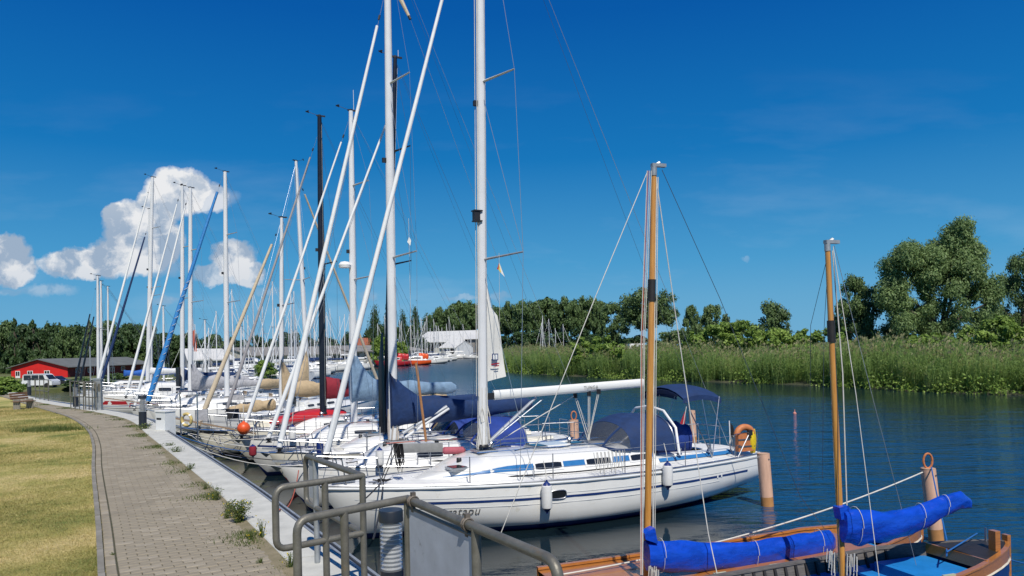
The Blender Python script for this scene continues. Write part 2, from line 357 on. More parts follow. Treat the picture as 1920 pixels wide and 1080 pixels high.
# ================================================================== THE SETTING
OUT = [(3.5, -1.4), (0.6, 3.6), (-1.33, 6.94), (-2.75, 9.4), (-4.06, 11.63), (-6.01, 14.8), (-8.93, 19.5), (-12.3, 24.82), (-16.6, 29.7), (-21.3, 34.6), (-27.0, 41.2), (-34, 50), (-42, 60)]
KER = [(-.5, 1.1), (-2.15, 4.0), (-3.97, 7.09), (-5.27, 9.36), (-7.84, 13.8), (-10.1, 17.8), (-12.5, 21.7), (-15.53, 25.93), (-18.87, 29.89), (-23.2, 35.0), (-29.5, 42.5), (-37.5, 52.0), (-46, 62)]
OUTS = resample(polyat(OUT, 12), .25)
KERS = resample(polyat(KER, 12), .100)
def nrm(pts, i):
    a = pts[max(i - 1, 0)]; b = pts[min(i + 1, len(pts) - 1)]; t = (b - a).normalized(); return t, Vector((t.y, -t.x))   # tangent, right-hand normal (to the water)
def offs(pts, d): return [pts[i] + nrm(pts, i)[1] * d for i in range(len(pts))]
def gz(y): return 2.0 - 1.4 * sst((y - 42) / 40)
def gmesh(name, rows, m, kind='structure'):
    o = MB().grid(rows).build(name, m); return tag(o, kind=kind)

# water
def water_mat():
    m = bpy.data.materials.new('water'); m.use_nodes = True; nt = m.node_tree; N = nt.nodes; L = nt.links; b = N['Principled BSDF']
    b.inputs['Base Color'].default_value = (.006, .050, .105, 1); b.inputs['Roughness'].default_value = .035; b.inputs['IOR'].default_value = 1.333
    g = N.new('ShaderNodeNewGeometry'); sp = N.new('ShaderNodeSeparateXYZ'); L.new(g.outputs['Position'], sp.inputs[0])
    def M(op, a, b_=None, c=None, clamp=False):
        n = N.new('ShaderNodeMath'); n.operation = op; n.use_clamp = clamp
        for i, v in enumerate((a, b_, c)):
            if v is None: continue
            if isinstance(v, (int, float)): n.inputs[i].default_value = v
            else: L.new(v, n.inputs[i])
        return n.outputs[0]
    # sheltered basin between the quay and the mooring piles is calm, the river is rippled
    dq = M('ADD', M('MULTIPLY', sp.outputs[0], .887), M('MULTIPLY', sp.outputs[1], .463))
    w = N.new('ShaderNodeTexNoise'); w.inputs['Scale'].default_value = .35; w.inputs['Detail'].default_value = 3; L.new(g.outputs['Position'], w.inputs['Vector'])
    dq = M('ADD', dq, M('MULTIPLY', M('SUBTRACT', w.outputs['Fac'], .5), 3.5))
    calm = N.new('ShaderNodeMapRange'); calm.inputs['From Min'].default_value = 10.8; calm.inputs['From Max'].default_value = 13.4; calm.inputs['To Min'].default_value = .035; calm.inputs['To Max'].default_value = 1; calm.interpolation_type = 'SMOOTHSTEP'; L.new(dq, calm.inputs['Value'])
    mp = N.new('ShaderNodeMapping'); mp.inputs['Rotation'].default_value = (0, 0, RAD(18)); mp.inputs['Scale'].default_value = (.42, 1.25, 1); L.new(g.outputs['Position'], mp.inputs[0])
    n1 = N.new('ShaderNodeTexNoise'); n1.inputs['Scale'].default_value = 2.6; n1.inputs['Detail'].default_value = 4; n1.inputs['Roughness'].default_value = .55; n1.inputs['Distortion'].default_value = .4; L.new(mp.outputs[0], n1.inputs['Vector'])
    n2 = N.new('ShaderNodeTexNoise'); n2.inputs['Scale'].default_value = .55; n2.inputs['Detail'].default_value = 3; L.new(mp.outputs[0], n2.inputs['Vector'])
    h = M('ADD', M('MULTIPLY', n1.outputs['Fac'], .15), M('MULTIPLY', n2.outputs['Fac'], .34))
    # lee of the reed bank
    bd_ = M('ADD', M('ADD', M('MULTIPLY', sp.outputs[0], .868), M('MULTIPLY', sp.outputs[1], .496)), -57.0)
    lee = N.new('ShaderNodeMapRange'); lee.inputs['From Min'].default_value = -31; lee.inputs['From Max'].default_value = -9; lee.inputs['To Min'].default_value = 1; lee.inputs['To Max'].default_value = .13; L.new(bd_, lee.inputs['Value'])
    # gusts
    n3 = N.new('ShaderNodeTexNoise'); n3.inputs['Scale'].default_value = .05; n3.inputs['Detail'].default_value = 3; L.new(g.outputs['Position'], n3.inputs['Vector'])
    gust = N.new('ShaderNodeMapRange'); gust.inputs['From Min'].default_value = .35; gust.inputs['From Max'].default_value = .65; gust.inputs['To Min'].default_value = .65; gust.inputs['To Max'].default_value = 1.2; L.new(n3.outputs['Fac'], gust.inputs['Value'])
    bp = N.new('ShaderNodeBump'); bp.inputs['Distance'].default_value = 1.0; L.new(M('MULTIPLY', M('MULTIPLY', calm.outputs[0], gust.outputs[0]), lee.outputs[0]), bp.inputs['Strength']); L.new(h, bp.inputs['Height']); L.new(bp.outputs[0], b.inputs['Normal'])
    bc = N.new('ShaderNodeMix'); bc.data_type = 'RGBA'; L.new(calm.outputs[0], bc.inputs[0]); bc.inputs[6].default_value = (.006, .012, .012, 1); bc.inputs[7].default_value = (.005, .055, .140, 1); b2_ = N.new('ShaderNodeMix'); b2_.data_type = 'RGBA'; L.new(M('SUBTRACT', M('MULTIPLY', M('SUBTRACT', 1.0, lee.outputs[0]), 1.6), 0.0, clamp=True), b2_.inputs[0]); L.new(bc.outputs[2], b2_.inputs[6]); b2_.inputs[7].default_value = (.006, .020, .026, 1); L.new(b2_.outputs[2], b.inputs['Base Color'])  # base colour darkened in basin and lee: murk plus painted-in dark reflections
    ro = N.new('ShaderNodeMapRange'); ro.inputs['From Min'].default_value = 25; ro.inputs['From Max'].default_value = 120; ro.inputs['To Min'].default_value = .035; ro.inputs['To Max'].default_value = .24; L.new(sp.outputs[1], ro.inputs['Value']); L.new(ro.outputs[0], b.inputs['Roughness'])
    # duckweed and scum gathered along the quay
    s = N.new('ShaderNodeTexNoise'); s.inputs['Scale'].default_value = 1.3; s.inputs['Detail'].default_value = 9; s.inputs['Roughness'].default_value = .72; L.new(g.outputs['Position'], s.inputs['Vector'])
    near = N.new('ShaderNodeMapRange'); near.inputs['From Min'].default_value = 2.2; near.inputs['From Max'].default_value = 7.5; near.inputs['To Min'].default_value = .16; near.inputs['To Max'].default_value = -.35; L.new(dq, near.inputs['Value'])
    sm = M('MULTIPLY', M('SUBTRACT', M('ADD', s.outputs['Fac'], near.outputs[0]), .56), 9.0, clamp=True)
    d = N.new('ShaderNodeBsdfDiffuse'); d.inputs[0].default_value = (.11, .12, .065, 1); mx = N.new('ShaderNodeMixShader'); L.new(M('MULTIPLY', sm, .75), mx.inputs[0]); L.new(b.outputs[0], mx.inputs[1]); L.new(d.outputs[0], mx.inputs[2])
    L.new(mx.outputs[0], N['Material Output'].inputs[0]); return m
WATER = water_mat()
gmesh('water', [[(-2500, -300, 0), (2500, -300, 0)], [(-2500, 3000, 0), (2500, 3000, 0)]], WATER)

def ground_mat(name, a, b, c, s1, s2):
    m = bpy.data.materials.new(name); m.use_nodes = True; nt = m.node_tree; N = nt.nodes; L = nt.links; p = N['Principled BSDF']; p.inputs['Roughness'].default_value = .95
    g = N.new('ShaderNodeNewGeometry')
    n = N.new('ShaderNodeTexNoise'); n.inputs['Scale'].default_value = s1; n.inputs['Detail'].default_value = 7; n.inputs['Roughness'].default_value = .68; L.new(g.outputs['Position'], n.inputs['Vector'])
    r = N.new('ShaderNodeValToRGB'); e = r.color_ramp.elements; e[0].position = .36; e[0].color = (*a, 1); e[1].position = .62; e[1].color = (*c, 1); x = e.new(.48); x.color = (*b, 1); L.new(n.outputs['Fac'], r.inputs[0])
    n2 = N.new('ShaderNodeTexNoise'); n2.inputs['Scale'].default_value = s2; n2.inputs['Detail'].default_value = 8; n2.inputs['Roughness'].default_value = .75; L.new(g.outputs['Position'], n2.inputs['Vector'])
    mx = N.new('ShaderNodeMix'); mx.data_type = 'RGBA'; mx.blend_type = 'MULTIPLY'; mx.inputs[0].default_value = .8; L.new(r.outputs[0], mx.inputs[6])
    r2 = N.new('ShaderNodeValToRGB'); r2.color_ramp.elements[0].position = .3; r2.color_ramp.elements[0].color = (.45, .48, .4, 1); r2.color_ramp.elements[1].position = .62; r2.color_ramp.elements[1].color = (1.1, 1.1, 1.1, 1); L.new(n2.outputs['Fac'], r2.inputs[0]); L.new(r2.outputs[0], mx.inputs[7]); L.new(mx.outputs[2], p.inputs['Base Color'])
    bp = N.new('ShaderNodeBump'); bp.inputs['Distance'].default_value = .03; bp.inputs['Strength'].default_value = .8; L.new(n2.outputs['Fac'], bp.inputs['Height']); L.new(bp.outputs[0], p.inputs['Normal']); return m
LAWN = ground_mat('lawn ground', (.15, .20, .035), (.40, .36, .10), (.62, .49, .22), .55, 16)
MEAD = ground_mat('meadow ground', (.06, .09, .02), (.12, .14, .04), (.20, .18, .07), .08, .8)
MUD = ground_mat('bank mud', (.03, .035, .018), (.055, .06, .03), (.08, .08, .04), .5, 3)

INN = offs(OUTS, -.60)
# lawn: from the kerb away to the left
rows = []
for i in range(0, len(KERS), 6):
    k = KERS[i] ; t, n = nrm(KERS, i)
    rows.append([(k.x - n.x * .03 - u_, k.y + u_ * .02, gz(k.y + u_ * .02) - .02 + .05 * math.sin(u_ * .6 + k.y) * min(1, u_ / 3) * .3) for u_ in (0, .3, .8, 1.6, 3, 5, 8, 13, 20, 32, 50, 80)])
gmesh('lawn', rows, LAWN)
# path bed (soil in the joints)
rows = []
for i in range(0, len(KERS), 6):
    k = KERS[i]; j = min(range(len(INN)), key=lambda q: (INN[q] - k).length_squared); e_ = INN[j]
    rows.append([(*(k.lerp(e_, w)), gz(k.y) - .014) for w in (0, .25, .5, .75, 1.0)])
gmesh('path_bed', rows, JOINT)
# land on the left beyond the promenade, and the far shore
LS = [(-42, 60), (-54, 76), (-52, 92), (-47, 112), (-54, 150), (-47, 172), (-39, 222), (-27, 329), (-10, 372), (60, 420)]
rows = [[(x, y, -.3), (x - .5, y, .45), (x - 3, y + 1, .62), (x - 30, y + 3, .7), (x - 150, y + 5, .8), (x - 1200, y + 10, .8)] for x, y in LS]
gmesh('far_ground', rows, MEAD)
gmesh('far_land', [[(-2400, 425, .6), (-1200, 425, .7), (62, 425, .6), (2400, 425, .6)], [(-2400, 2900, 1), (-1200, 2900, 1), (62, 2900, 1), (2400, 2900, 1)]], MEAD)
# right bank
RB = [(90, 25), (60, 37), (45, 45), (35.5, 52.6), (31.6, 59.5), (27.2, 70.1), (17.5, 84.2), (9, 100), (3.2, 114), (-1.5, 131), (-3.0, 150), (1, 190), (20, 280), (62, 424)]
RBS = polyat(RB, 6)
rows = []
for i, (x, y) in enumerate(RBS):
    a = Vector(RBS[max(i - 1, 0)]); b = Vector(RBS[min(i + 1, len(RBS) - 1)]); t = (b - a).normalized(); n = Vector((t.y, -t.x))
    rows.append([(x + n.x * w, y + n.y * w, z) for w, z in ((-.4, -.4), (0, .05), (1.0, .3), (4, .5), (9, .7), (20, .9), (60, 1.0), (500, 1.0))])
gmesh('right_bank_ground', rows, MUD)

# ------------------------------------------------------------------ paving
paving = thing('pavement', 'grey brown block paved promenade path between dry lawn and concrete coping', 'pavement', (0, 0, 0))
del paving['category']; del paving['label']; paving['kind'] = 'structure'
def brick_mesh(lx, ly, m, seed):
    b = MB(); r = random.Random(seed); ch = .006; z0, z1 = -.03, 0
    def ring(dx, z): return [(sx * (lx / 2 - dx), sy * (ly / 2 - dx), z + r.uniform(-.0012, .0012)) for sx, sy in ((-1, -1), (1, -1), (1, 1), (-1, 1))]
    a, c, d = ring(0, z0), ring(0, -ch), ring(ch, 0); b.add(a + c + d, [(0, 1, 5, 4), (1, 2, 6, 5), (2, 3, 7, 6), (3, 0, 4, 7), (4, 5, 9, 8), (5, 6, 10, 9), (6, 7, 11, 10), (7, 4, 8, 11), (8, 9, 10, 11)])
    me = bpy.data.meshes.new('paver'); me.from_pydata(b.v, [], b.f); me.materials.append(m); return me, b
BR = [brick_mesh(.186, .094, PAVE if s_ < 4 else PAVEL, s_) for s_ in range(5)]
pav = []
for i in range(8, len(KERS) - 8):
    k = KERS[i]; t, n = nrm(KERS, i); ang = math.atan2(n.y, n.x)
    if k.y > 44: break
    j = min(range(max(0, int(i * .100 / .25) - 30), min(len(INN), int(i * .100 / .25) + 60)), key=lambda q: (INN[q] - k).length_squared)
    W = (INN[j] - k).length
    if i % 2 == 0:
        c = k + n * .088; pav.append((c.x, c.y, ang + math.pi / 2, random.randrange(5), k.y))
    x0 = .150 + (.096 if i % 2 else 0)
    if i % 2: pav.append(('half', (k + n * (.150 + .047)), ang, k.y))
    while x0 + .05 < W:
        c = k + n * (x0 + .096); pav.append((c.x, c.y, ang, random.randrange(5), k.y)); x0 += .192
full = [p for p in pav if p[0] != 'half']
def seen(p):
    x, y = p[0], p[1]; px = 960 + x / y * FPX + (EYE - 2) / y * FPX * math.sin(ROLL); return y > 6.6 and -20 < px < 1940
vis = sorted([p for p in full if seen(p)], key=lambda p: p[1])[:296]; vs_ = set(id(p) for p in vis)
for p in vis:
    o = bpy.data.objects.new('paver', BR[p[3]][0]); C.objects.link(o); o.parent = paving
    o.location = (p[0], p[1], gz(p[1]) + random.uniform(-.003, .003)); o.rotation_euler = (random.gauss(0, .008), random.gauss(0, .006), p[2] + random.gauss(0, .008))
VV, FF, MI = [], [], []
def put(bm, x, y, z, a, mi):
    ca, sa = math.cos(a), math.sin(a); o = len(VV)
    for v in bm.v: VV.append((x + v[0] * ca - v[1] * sa, y + v[0] * sa + v[1] * ca, z + v[2]))
    for f in bm.f: FF.append(tuple(q + o for q in f)); MI.append(mi)
HALF = brick_mesh(.090, .094, PAVE, 9)[1]
for p in pav:
    if p[0] == 'half': put(HALF, p[1].x, p[1].y, gz(p[3]), p[2], 0)
    elif id(p) not in vs_: put(BR[p[3]][1], p[0], p[1], gz(p[1]) + random.uniform(-.003, .003), p[2] + random.gauss(0, .008), 1 if p[3] == 4 else 0)
me = bpy.data.meshes.new('paver'); me.from_pydata(VV, [], FF); me.materials.append(PAVE); me.materials.append(PAVEL); me.polygons.foreach_set('material_index', MI)
o = bpy.data.objects.new('paver', me); C.objects.link(o); o.parent = paving; o['kind'] = 'stuff'
# kerb stones
i = 0
while i + 10 < len(KERS):
    k = KERS[i]; e_ = KERS[i + 10]; m_ = (k + e_) / 2; t = e_ - k
    if m_.y > 4 and m_.y < 46:
        MB().box((0, 0, 0), (t.length - .012, .06, .12)).build('kerb_stone', KERB, paving, smooth=False).location = (m_.x, m_.y, gz(m_.y) - .045 + random.uniform(-.006, .006))
        C.objects[-1].rotation_euler[2] = math.atan2(t.y, t.x) + random.gauss(0, .006)
    i += 10

def soil():
    rows = []
    for q in range(8, len(OUTS) - 20):
        p = OUTS[q]; t, n = nrm(OUTS, q); w = .08 + .26 * max(0, .5 + .5 * math.sin(q * .31) * math.sin(q * .123 + 1)) + random.uniform(-.05, .05); z = gz(p.y) + .004
        rows.append([(*(p - n * .598), z + .012), (*(p - n * (.6 + w * .3)), z + .008), (*(p - n * (.6 + w * .62)), z - .006)])
    gmesh('verge_soil', rows, SOIL)
soil()
# ------------------------------------------------------------------ quay wall with its coping
quay = thing('quay_wall', 'long pale concrete quay wall with a steel edged coping curving along the promenade', 'wall')
i = 0; seg = 14
while i + seg < len(OUTS):
    rows = []
    for q in range(i, i + seg + 1, 2):
        p = OUTS[q]; t, n = nrm(OUTS, q); z = gz(p.y) + .03
        if q == i: p = p + t * .008
        if q == i + seg: p = p - t * .008
        rows.append([(*(p - n * w), z + dz) for w, dz in ((.60, -.25), (.60, -.012), (.588, 0), (.11, .004), (.105, -.03))])
    b = MB().grid(rows)
    k = len(rows[0]); nn = len(rows)
    b.f.append(tuple(range(k))); b.f.append(tuple((nn - 1) * k + q for q in range(k - 1, -1, -1))); b.mi += [0, 0]
    b.build('coping_slab', CONC, quay, smooth=False); i += seg
def prof(name, pr, m, step=2):
    rows = []
    for q in range(0, len(OUTS), step):
        p = OUTS[q]; t, n = nrm(OUTS, q); rows.append([(*(p - n * w), gz(p.y) + dz) for w, dz in pr])
    return MB().grid(rows).build(name, m, quay, smooth=False)
prof('steel_edge', ((.105, .0), (.105, .036), (.075, .036), (.075, .0)), GALVL)
prof('rubber_strip', ((.075, .0), (.073, .018), (.03, .018), (.028, 0)), BLACK)
prof('steel_edge', ((.03, .0), (.03, .034), (0, .034), (0, -.25)), GALVL)
prof('wall_face', ((.004, -.24), (.03, -.24), (.03, -2.6)), CONCD)

# ------------------------------------------------------------------ vegetation makers
def leaves(cen, rad, n, size, flat=1.0, aspect=1.7, shell=.2, tip=None):
    "n leaf quads spread in ellipsoid clumps; returns V, F"
    cen = np.asarray(cen, float); rad = np.asarray(rad, float)
    w = rad.prod(axis=1) ** .75; w /= w.sum(); idx = rng.choice(len(cen), n, p=w)
    d = rng.normal(size=(n, 3)); d /= np.linalg.norm(d, axis=1)[:, None]
    r = (shell + (1.05 - shell) * rng.random(n) ** .6) * np.where(rng.random(n) < .22, rng.uniform(1.05, 1.4, n), 1)
    p = cen[idx] + d * rad[idx] * r[:, None]
    nv = d * 1.0 + rng.normal(size=(n, 3)) * .55; nv[:, 2] += .25; nv /= np.linalg.norm(nv, axis=1)[:, None]; a = np.cross(nv, rng.normal(size=(n, 3)))
    if tip is not None: a = a * .6 + np.array(tip)
    a /= np.linalg.norm(a, axis=1)[:, None]
    b = np.cross(nv, a); b /= np.linalg.norm(b, axis=1)[:, None] + 1e-9
    s = size * rng.uniform(.55, 1.35, n)[:, None]
    V = np.stack([p - a * s * aspect * .5, p + b * s * .5, p + a * s * aspect * .5, p - b * s * .5], 1).reshape(-1, 3)
    return V, np.arange(n * 4).reshape(-1, 4)
def crown_blobs(kind, h, w, seed):
    r = random.Random(seed); cen, rad = [], []
    if kind == 'willow':      # several heaped lobes on leaning limbs
        lobes = [(-.33, .66, .15, .16), (-.44, .50, .10, .10), (.08, .78, .17, .15), (.24, .66, .18, .20), (.40, .44, .14, .20), (.05, .50, .24, .24), (-.36, .36, .11, .12), (.12, .25, .28, .18), (-.12, .36, .16, .16), (-.12, .66, .12, .12), (.16, .93, .09, .08), (.22, .84, .10, .10), (.48, .26, .10, .12), (-.28, .80, .07, .05), (-.05, .74, .10, .10)]
        for lx, lz, lr, lh in lobes:
            for _ in range(17):
                a = r.uniform(0, 6.28); q = r.uniform(.2, 1.0); e = r.uniform(-1, 1)
                cen.append((w * (lx + lr * q * math.cos(a) * .8), w * .42 * (lr * 3 * q * math.sin(a)), h * (lz + lh * e * .8))); s = r.uniform(.05, .105) * w; rad.append((s, s, s * r.uniform(.55, 1.0)))
    elif kind == 'poplar':
        for i in range(46):
            t = r.random(); rr = w * .5 * (math.sin(math.pi * min(1, t * .85 + .12)) ** .7) * .75; a = r.uniform(0, 6.28); q = r.random()
            cen.append((rr * q * math.cos(a), rr * q * math.sin(a), h * (.08 + .9 * t))); s = r.uniform(.12, .2) * w; rad.append((s, s, s * 2.0))
    elif kind == 'umbrella':  # tall bare trunk, wide broken crown
        for i in range(110):
            a = r.uniform(0, 6.28); q = r.random() ** .5; top = 1 - .16 * q * q; t = r.uniform(.42 + .1 * q, top)
            cen.append((w * .5 * q * math.cos(a), w * .5 * q * math.sin(a), h * t)); s = r.uniform(.06, .12) * w; rad.append((s, s, s * .8))
    elif kind == 'bushy':
        for i in range(80):
            a = r.uniform(0, 6.28); t = r.random(); q = r.random() ** .5 * math.sin(math.pi * min(1, .18 + t * .78)) ** .6
            cen.append((w * .5 * q * math.cos(a), w * .5 * q * math.sin(a), h * (.06 + .9 * t))); s = r.uniform(.07, .15) * w; rad.append((s, s, s * .85))
    elif kind == 'open':      # loose upright crown with sky gaps
        for i in range(85):
            a = r.uniform(0, 6.28); t = r.uniform(.06, 1); q = r.random() ** .6 * (math.sin(math.pi * min(1, .1 + t * .85)) ** .8)
            cen.append((w * .5 * q * math.cos(a), w * .5 * q * math.sin(a), h * t * .97)); s = r.uniform(.06, .12) * w; rad.append((s, s, s * .8))
    elif kind == 'conifer':
        for i in range(50):
            t = r.random() ** 1.3; rr = w * .5 * (1 - t) ** .8; a = r.uniform(0, 6.28); q = r.uniform(.3, 1)
            cen.append((rr * q * math.cos(a), rr * q * math.sin(a), h * (.05 + .93 * t))); s = (.10 * (1 - t) + .035) * w; rad.append((s, s, s * .6))
    zt = max(c[2] + q[2] for c, q in zip(cen, rad)); xt = sorted(abs(c[0]) + q[0] * .8 for c, q in zip(cen, rad))[-2]
    return [(c[0] * w / 2 / xt, c[1] * w / 2 / xt, c[2] * h / zt) for c in cen], [(q[0] * w / 2 / xt, q[1] * w / 2 / xt, q[2] * h / zt) for q in rad]
TREEP = {}
def tree(kind, x, y, z, h, w, n, size, m, name, label, cat='tree', seed=1, group=None, aspect=1.7, rz=0.0, limbs=7):
    key = (kind, n, seed, m.name)
    root = thing(name, label, cat, (x, y, z), rz, group)
    if key not in TREEP:
        cen, rad = crown_blobs(kind, 10, 10, seed)
        V, F = leaves(cen, rad, n, size * 10 / math.sqrt(w * h), aspect=aspect)
        tb = MB(); r = random.Random(seed)
        tops = sorted(r.sample(cen, min(limbs, len(cen))), key=lambda c: -c[2])
        th = {'willow': 2.0, 'umbrella': 5.0, 'poplar': 9.0, 'conifer': 9.5}.get(kind, 3.0)
        tb.tube([(0, 0, -.6), (.05, 0, th * .5), (0, .05, th)], [.30, .24, .2], 7)
        for c in tops:
            mid = (c[0] * .4, c[1] * .4, th + (c[2] - th) * .55); tb.tube([(0, 0, th * .8), mid, c], [.15, .10, .03], 5)
        tk = tb.build('trunk', BARK); o2 = tk.data; bpy.data.objects.remove(tk)
        TREEP[key] = (V, F, o2, {})
    V, F, tk, cache = TREEP[key]
    if 'me' not in cache: 
        oo = npmesh('crown', V, F, m); cache['me'] = oo.data; bpy.data.objects.remove(oo)
    for nm, me in (('trunk', tk), ('crown', cache['me'])):
        o = bpy.data.objects.new(nm, me); C.objects.link(o); o.parent = root; o.scale = (w / 10, w / 10, h / 10)
    return root
def ptree(kind, px, top, d, wpx, n, size, m, name, label, cat='tree', base=.9, **k):
    a, b = ab(px, top); zt = EYE - b / FPX * d; return tree(kind, a / FPX * d, d, base, zt - base, wpx / FPX * d, n, size, m, name, label, cat, **k)

# trees of the right bank
ptree('willow', 1758, 408, 92, 240, 110000, .15, L_WIL, 'willow_tree', 'tallest willow like tree on the right bank with heaped grey green lobes', seed=4, aspect=2.6, limbs=14)
ptree('open', 1606, 513, 98, 92, 26000, .18, L_DARK, 'birch_tree', 'slim dark tree with loose crown just left of the tallest willow', seed=12)
ptree('open', 1912, 470, 104, 110, 26000, .17, L_DARK, 'birch_tree', 'dark tree cut by the right edge of the frame behind the reeds', seed=13)
ptree('bushy', 1448, 562, 118, 86, 12000, .22, L_DARK, 'round_tree', 'small domed dark tree standing alone above the reeds right of the wooden mast', seed=21)
ptree('open', 1336, 570, 130, 64, 12000, .24, L_MID, 'pale_tree', 'pale green loose tree behind the reeds left of the domed tree', seed=22)
ptree('open', 1296, 572, 136, 40, 10000, .24, L_DARK, 'round_tree', 'narrow darker tree next to the pale green loose tree', seed=23)
ptree('open', 1385, 600, 122, 40, 6000, .22, L_MID, 'shrub_tree', 'low thin pale shrub tree showing above the reed tops', seed=24)
ptree('umbrella', 1216, 538, 168, 112, 16000, .30, L_DARK, 'pine_like_tree', 'big dark spreading tree right behind the wooden mast top third', seed=31)
ptree('open', 1146, 566, 180, 62, 12000, .30, L_DARK, 'round_tree', 'ragged dark tree between the long tree row and the spreading tree', seed=32)
ptree('bushy', 1192, 628, 165, 70, 8000, .30, L_FIR, 'low_tree', 'low dark tree at the foot of the ragged dark tree', seed=33, base=.8)
ptree('bushy', 1265, 618, 150, 90, 8000, .28, L_DARK, 'low_tree', 'low rounded tree at the right foot of the spreading tree', seed=34)
ptree('bushy', 1500, 628, 100, 60, 8000, .18, L_BUSH, 'bush', 'bright bush rounding up under the domed tree', 'bush', seed=35)
ptree('bushy', 1408, 632, 125, 70, 7000, .22, L_DARK, 'bush', 'dark bush right behind the reeds left of the domed tree', 'bush', seed=36)
ptree('bushy', 1672, 606, 96, 90, 9000, .18, L_MID, 'bush', 'pale green bush between the slim dark tree and the tallest willow', 'bush', seed=37)
ORD = ['first', 'second', 'third', 'fourth', 'fifth', 'sixth', 'seventh', 'eighth', 'ninth', 'tenth']
# the tall row behind the reeds (middle)
row = [(1120, 558, 236, 34, 42), (1092, 553, 242, 66, 44), (1056, 554, 238, 66, 43), (1022, 556, 244, 70, 42), (988, 560, 240, 62, 41), (952, 563, 262, 56, 43), (922, 572, 300, 50, 41), (888, 562, 385, 56, 44), (858, 563, 390, 52, 42), (826, 574, 395, 56, 43)]
for i, (px, top, d, w, s_) in enumerate(row):
    ptree('umbrella', px, top, d, w, 11000, .42, L_DARK, 'tall_tree', ORD[i] + ' tree counted from the right end of the tall dark row behind the reeds', seed=s_, rz=i * 1.3, group='tall tree row behind the reeds')
for i, (px, top, d, w) in enumerate([(1008, 618, 225, 60), (1050, 622, 220, 64), (1088, 612, 215, 60), (1118, 625, 210, 50), (975, 622, 232, 60), (1160, 640, 190, 60), (935, 625, 240, 50)]):
    ptree('bushy', px, top, d, w, 5000, .42, L_FIR, 'undergrowth_tree', 'low dark tree filling the gap under the long tall row', seed=51 + i % 3, rz=i * 1.1, group='low trees under the tall row')
for i, (px, top, d, w) in enumerate([(702, 568, 275, 28), (728, 560, 275, 24), (755, 578, 285, 24), (777, 570, 385, 28), (800, 585, 390, 38)]):
    ptree('poplar', px, top, d, w, 6000, .34, L_FIR, 'poplar_tree', ORD[i] + ' from the left of the dark columnar poplars on the far shore', seed=61 + i % 2, rz=i * 1.7, group='columnar poplars on the far shore')
ptree('bushy', 716, 628, 190, 42, 6000, .30, L_BUSH, 'shore_willow', 'bright green rounded willow on the far shore by the black mast', seed=65, base=.5)
ptree('bushy', 752, 640, 195, 30, 5000, .30, L_BUSH, 'shore_willow', 'bright green smaller willow on the far shore right of the white mast', seed=66, base=.5)
for i in range(17):
    px = 408 + i * 24 + random.uniform(-8, 8); d = 330 + random.uniform(-25, 25)
    ptree('bushy', px, 628 + random.uniform(-10, 8) - (12 if 11 < i < 16 else 0), d, 34 + random.uniform(-4, 10), 2500, .55, L_FIR, 'distant_tree', 'dark distant tree in the low tree line beyond the far boatyard', seed=71 + i % 3, rz=i, group='low distant tree line')
# forest on the left
for i in range(34):
    px = -30 + i * 13.0 + random.uniform(-5, 5); d = random.uniform(158, 200); top = 612 + random.uniform(-12, 8) + (8 if i > 24 else 0) + (10 if i > 29 else 0)
    k = 'conifer' if i in (0, 2, 4, 7, 11, 15, 19) else 'bushy'
    ptree(k, px, top - (8 if k == 'conifer' else 0), d, 46 + random.uniform(-6, 12), 8000, .34, L_FIR if i % 3 else L_DARK, 'forest_tree', 'dark green tree in the dense wood behind the red building', seed=81 + i % 3, rz=i * .9, base=.5, group='wood behind the red building')
for i, (px, top, d, w, lb) in enumerate([(8, 706, 47, 62, 'bright green hedge bush at the left edge beyond the lawn'), (-25, 716, 42, 60, 'second hedge bush cut by the left edge of the frame'), (26, 722, 46, 30, 'small leafy bush at the right end of the hedge by the white van'),
        (150, 708, 88, 60, 'low dark shrub between the red building and the pontoon'), (215, 700, 92, 50, 'low dark shrub in front of the long grey roof'), (497, 675, 101, 44, 'low green reed bush on the left shore beside the motor boats')]):
    z = gz(d) if d < 60 else .5
    ptree('bushy', px, top, d, w, 9000, .075 * d / 45, L_BUSH if i < 3 or i > 4 else L_DARK, 'bush', lb, 'bush', seed=91 + i % 2, rz=i, base=z - .1)
for i in range(16):
    ptree('bushy', -60 - i * 28, 606 + random.uniform(-12, 8), random.uniform(160, 205), 64, 8000, .34, L_FIR if i % 2 else L_DARK, 'forest_tree', 'dark green tree in the dense wood behind the red building', seed=81 + i % 3, rz=i * 1.9, base=.5, group='wood behind the red building')
# bright mound of willow scrub behind the reeds
def mound(pts, n, size, m, name, label):
    cen, rad = [], []
    for px, top, d, w in pts:
        a, b = ab(px, top); zt = EYE - b / FPX * d; ww = w / FPX * d
        for _ in range(14):
            r_ = random.uniform(.1, .25) * ww; cen.append((a / FPX * d + random.uniform(-.5, .5) * ww, d + random.uniform(-3, 3), random.uniform(1.5, zt - r_ * .6))); rad.append((r_, r_, r_ * .8))
    V, F = leaves(cen, rad, n, size, aspect=2.2); return tag(npmesh(name, V, F, m), label, kind='stuff')
mound([(1310 + i * 27, 609 - 9 * math.sin(i * .6 + .6), 96 - i * 1.2, 46) for i in range(11)] + [(1840 + i * 30, 605 - i * 5, 76 - i, 60) for i in range(5)] + [(1700 + i * 35, 632 - i * 4, 82, 60) for i in range(4)], 60000, .20, L_BUSH, 'willow_scrub', 'bright yellow green willow scrub rising behind the reeds')
mound([(1085 + i * 22, 640 - 12 * math.sin(i * 1.1), 104 - i * 2, 36) for i in range(5)], 9000, .22, L_BUSH, 'willow_scrub', 'green scrub at the waterside below the long tree row')

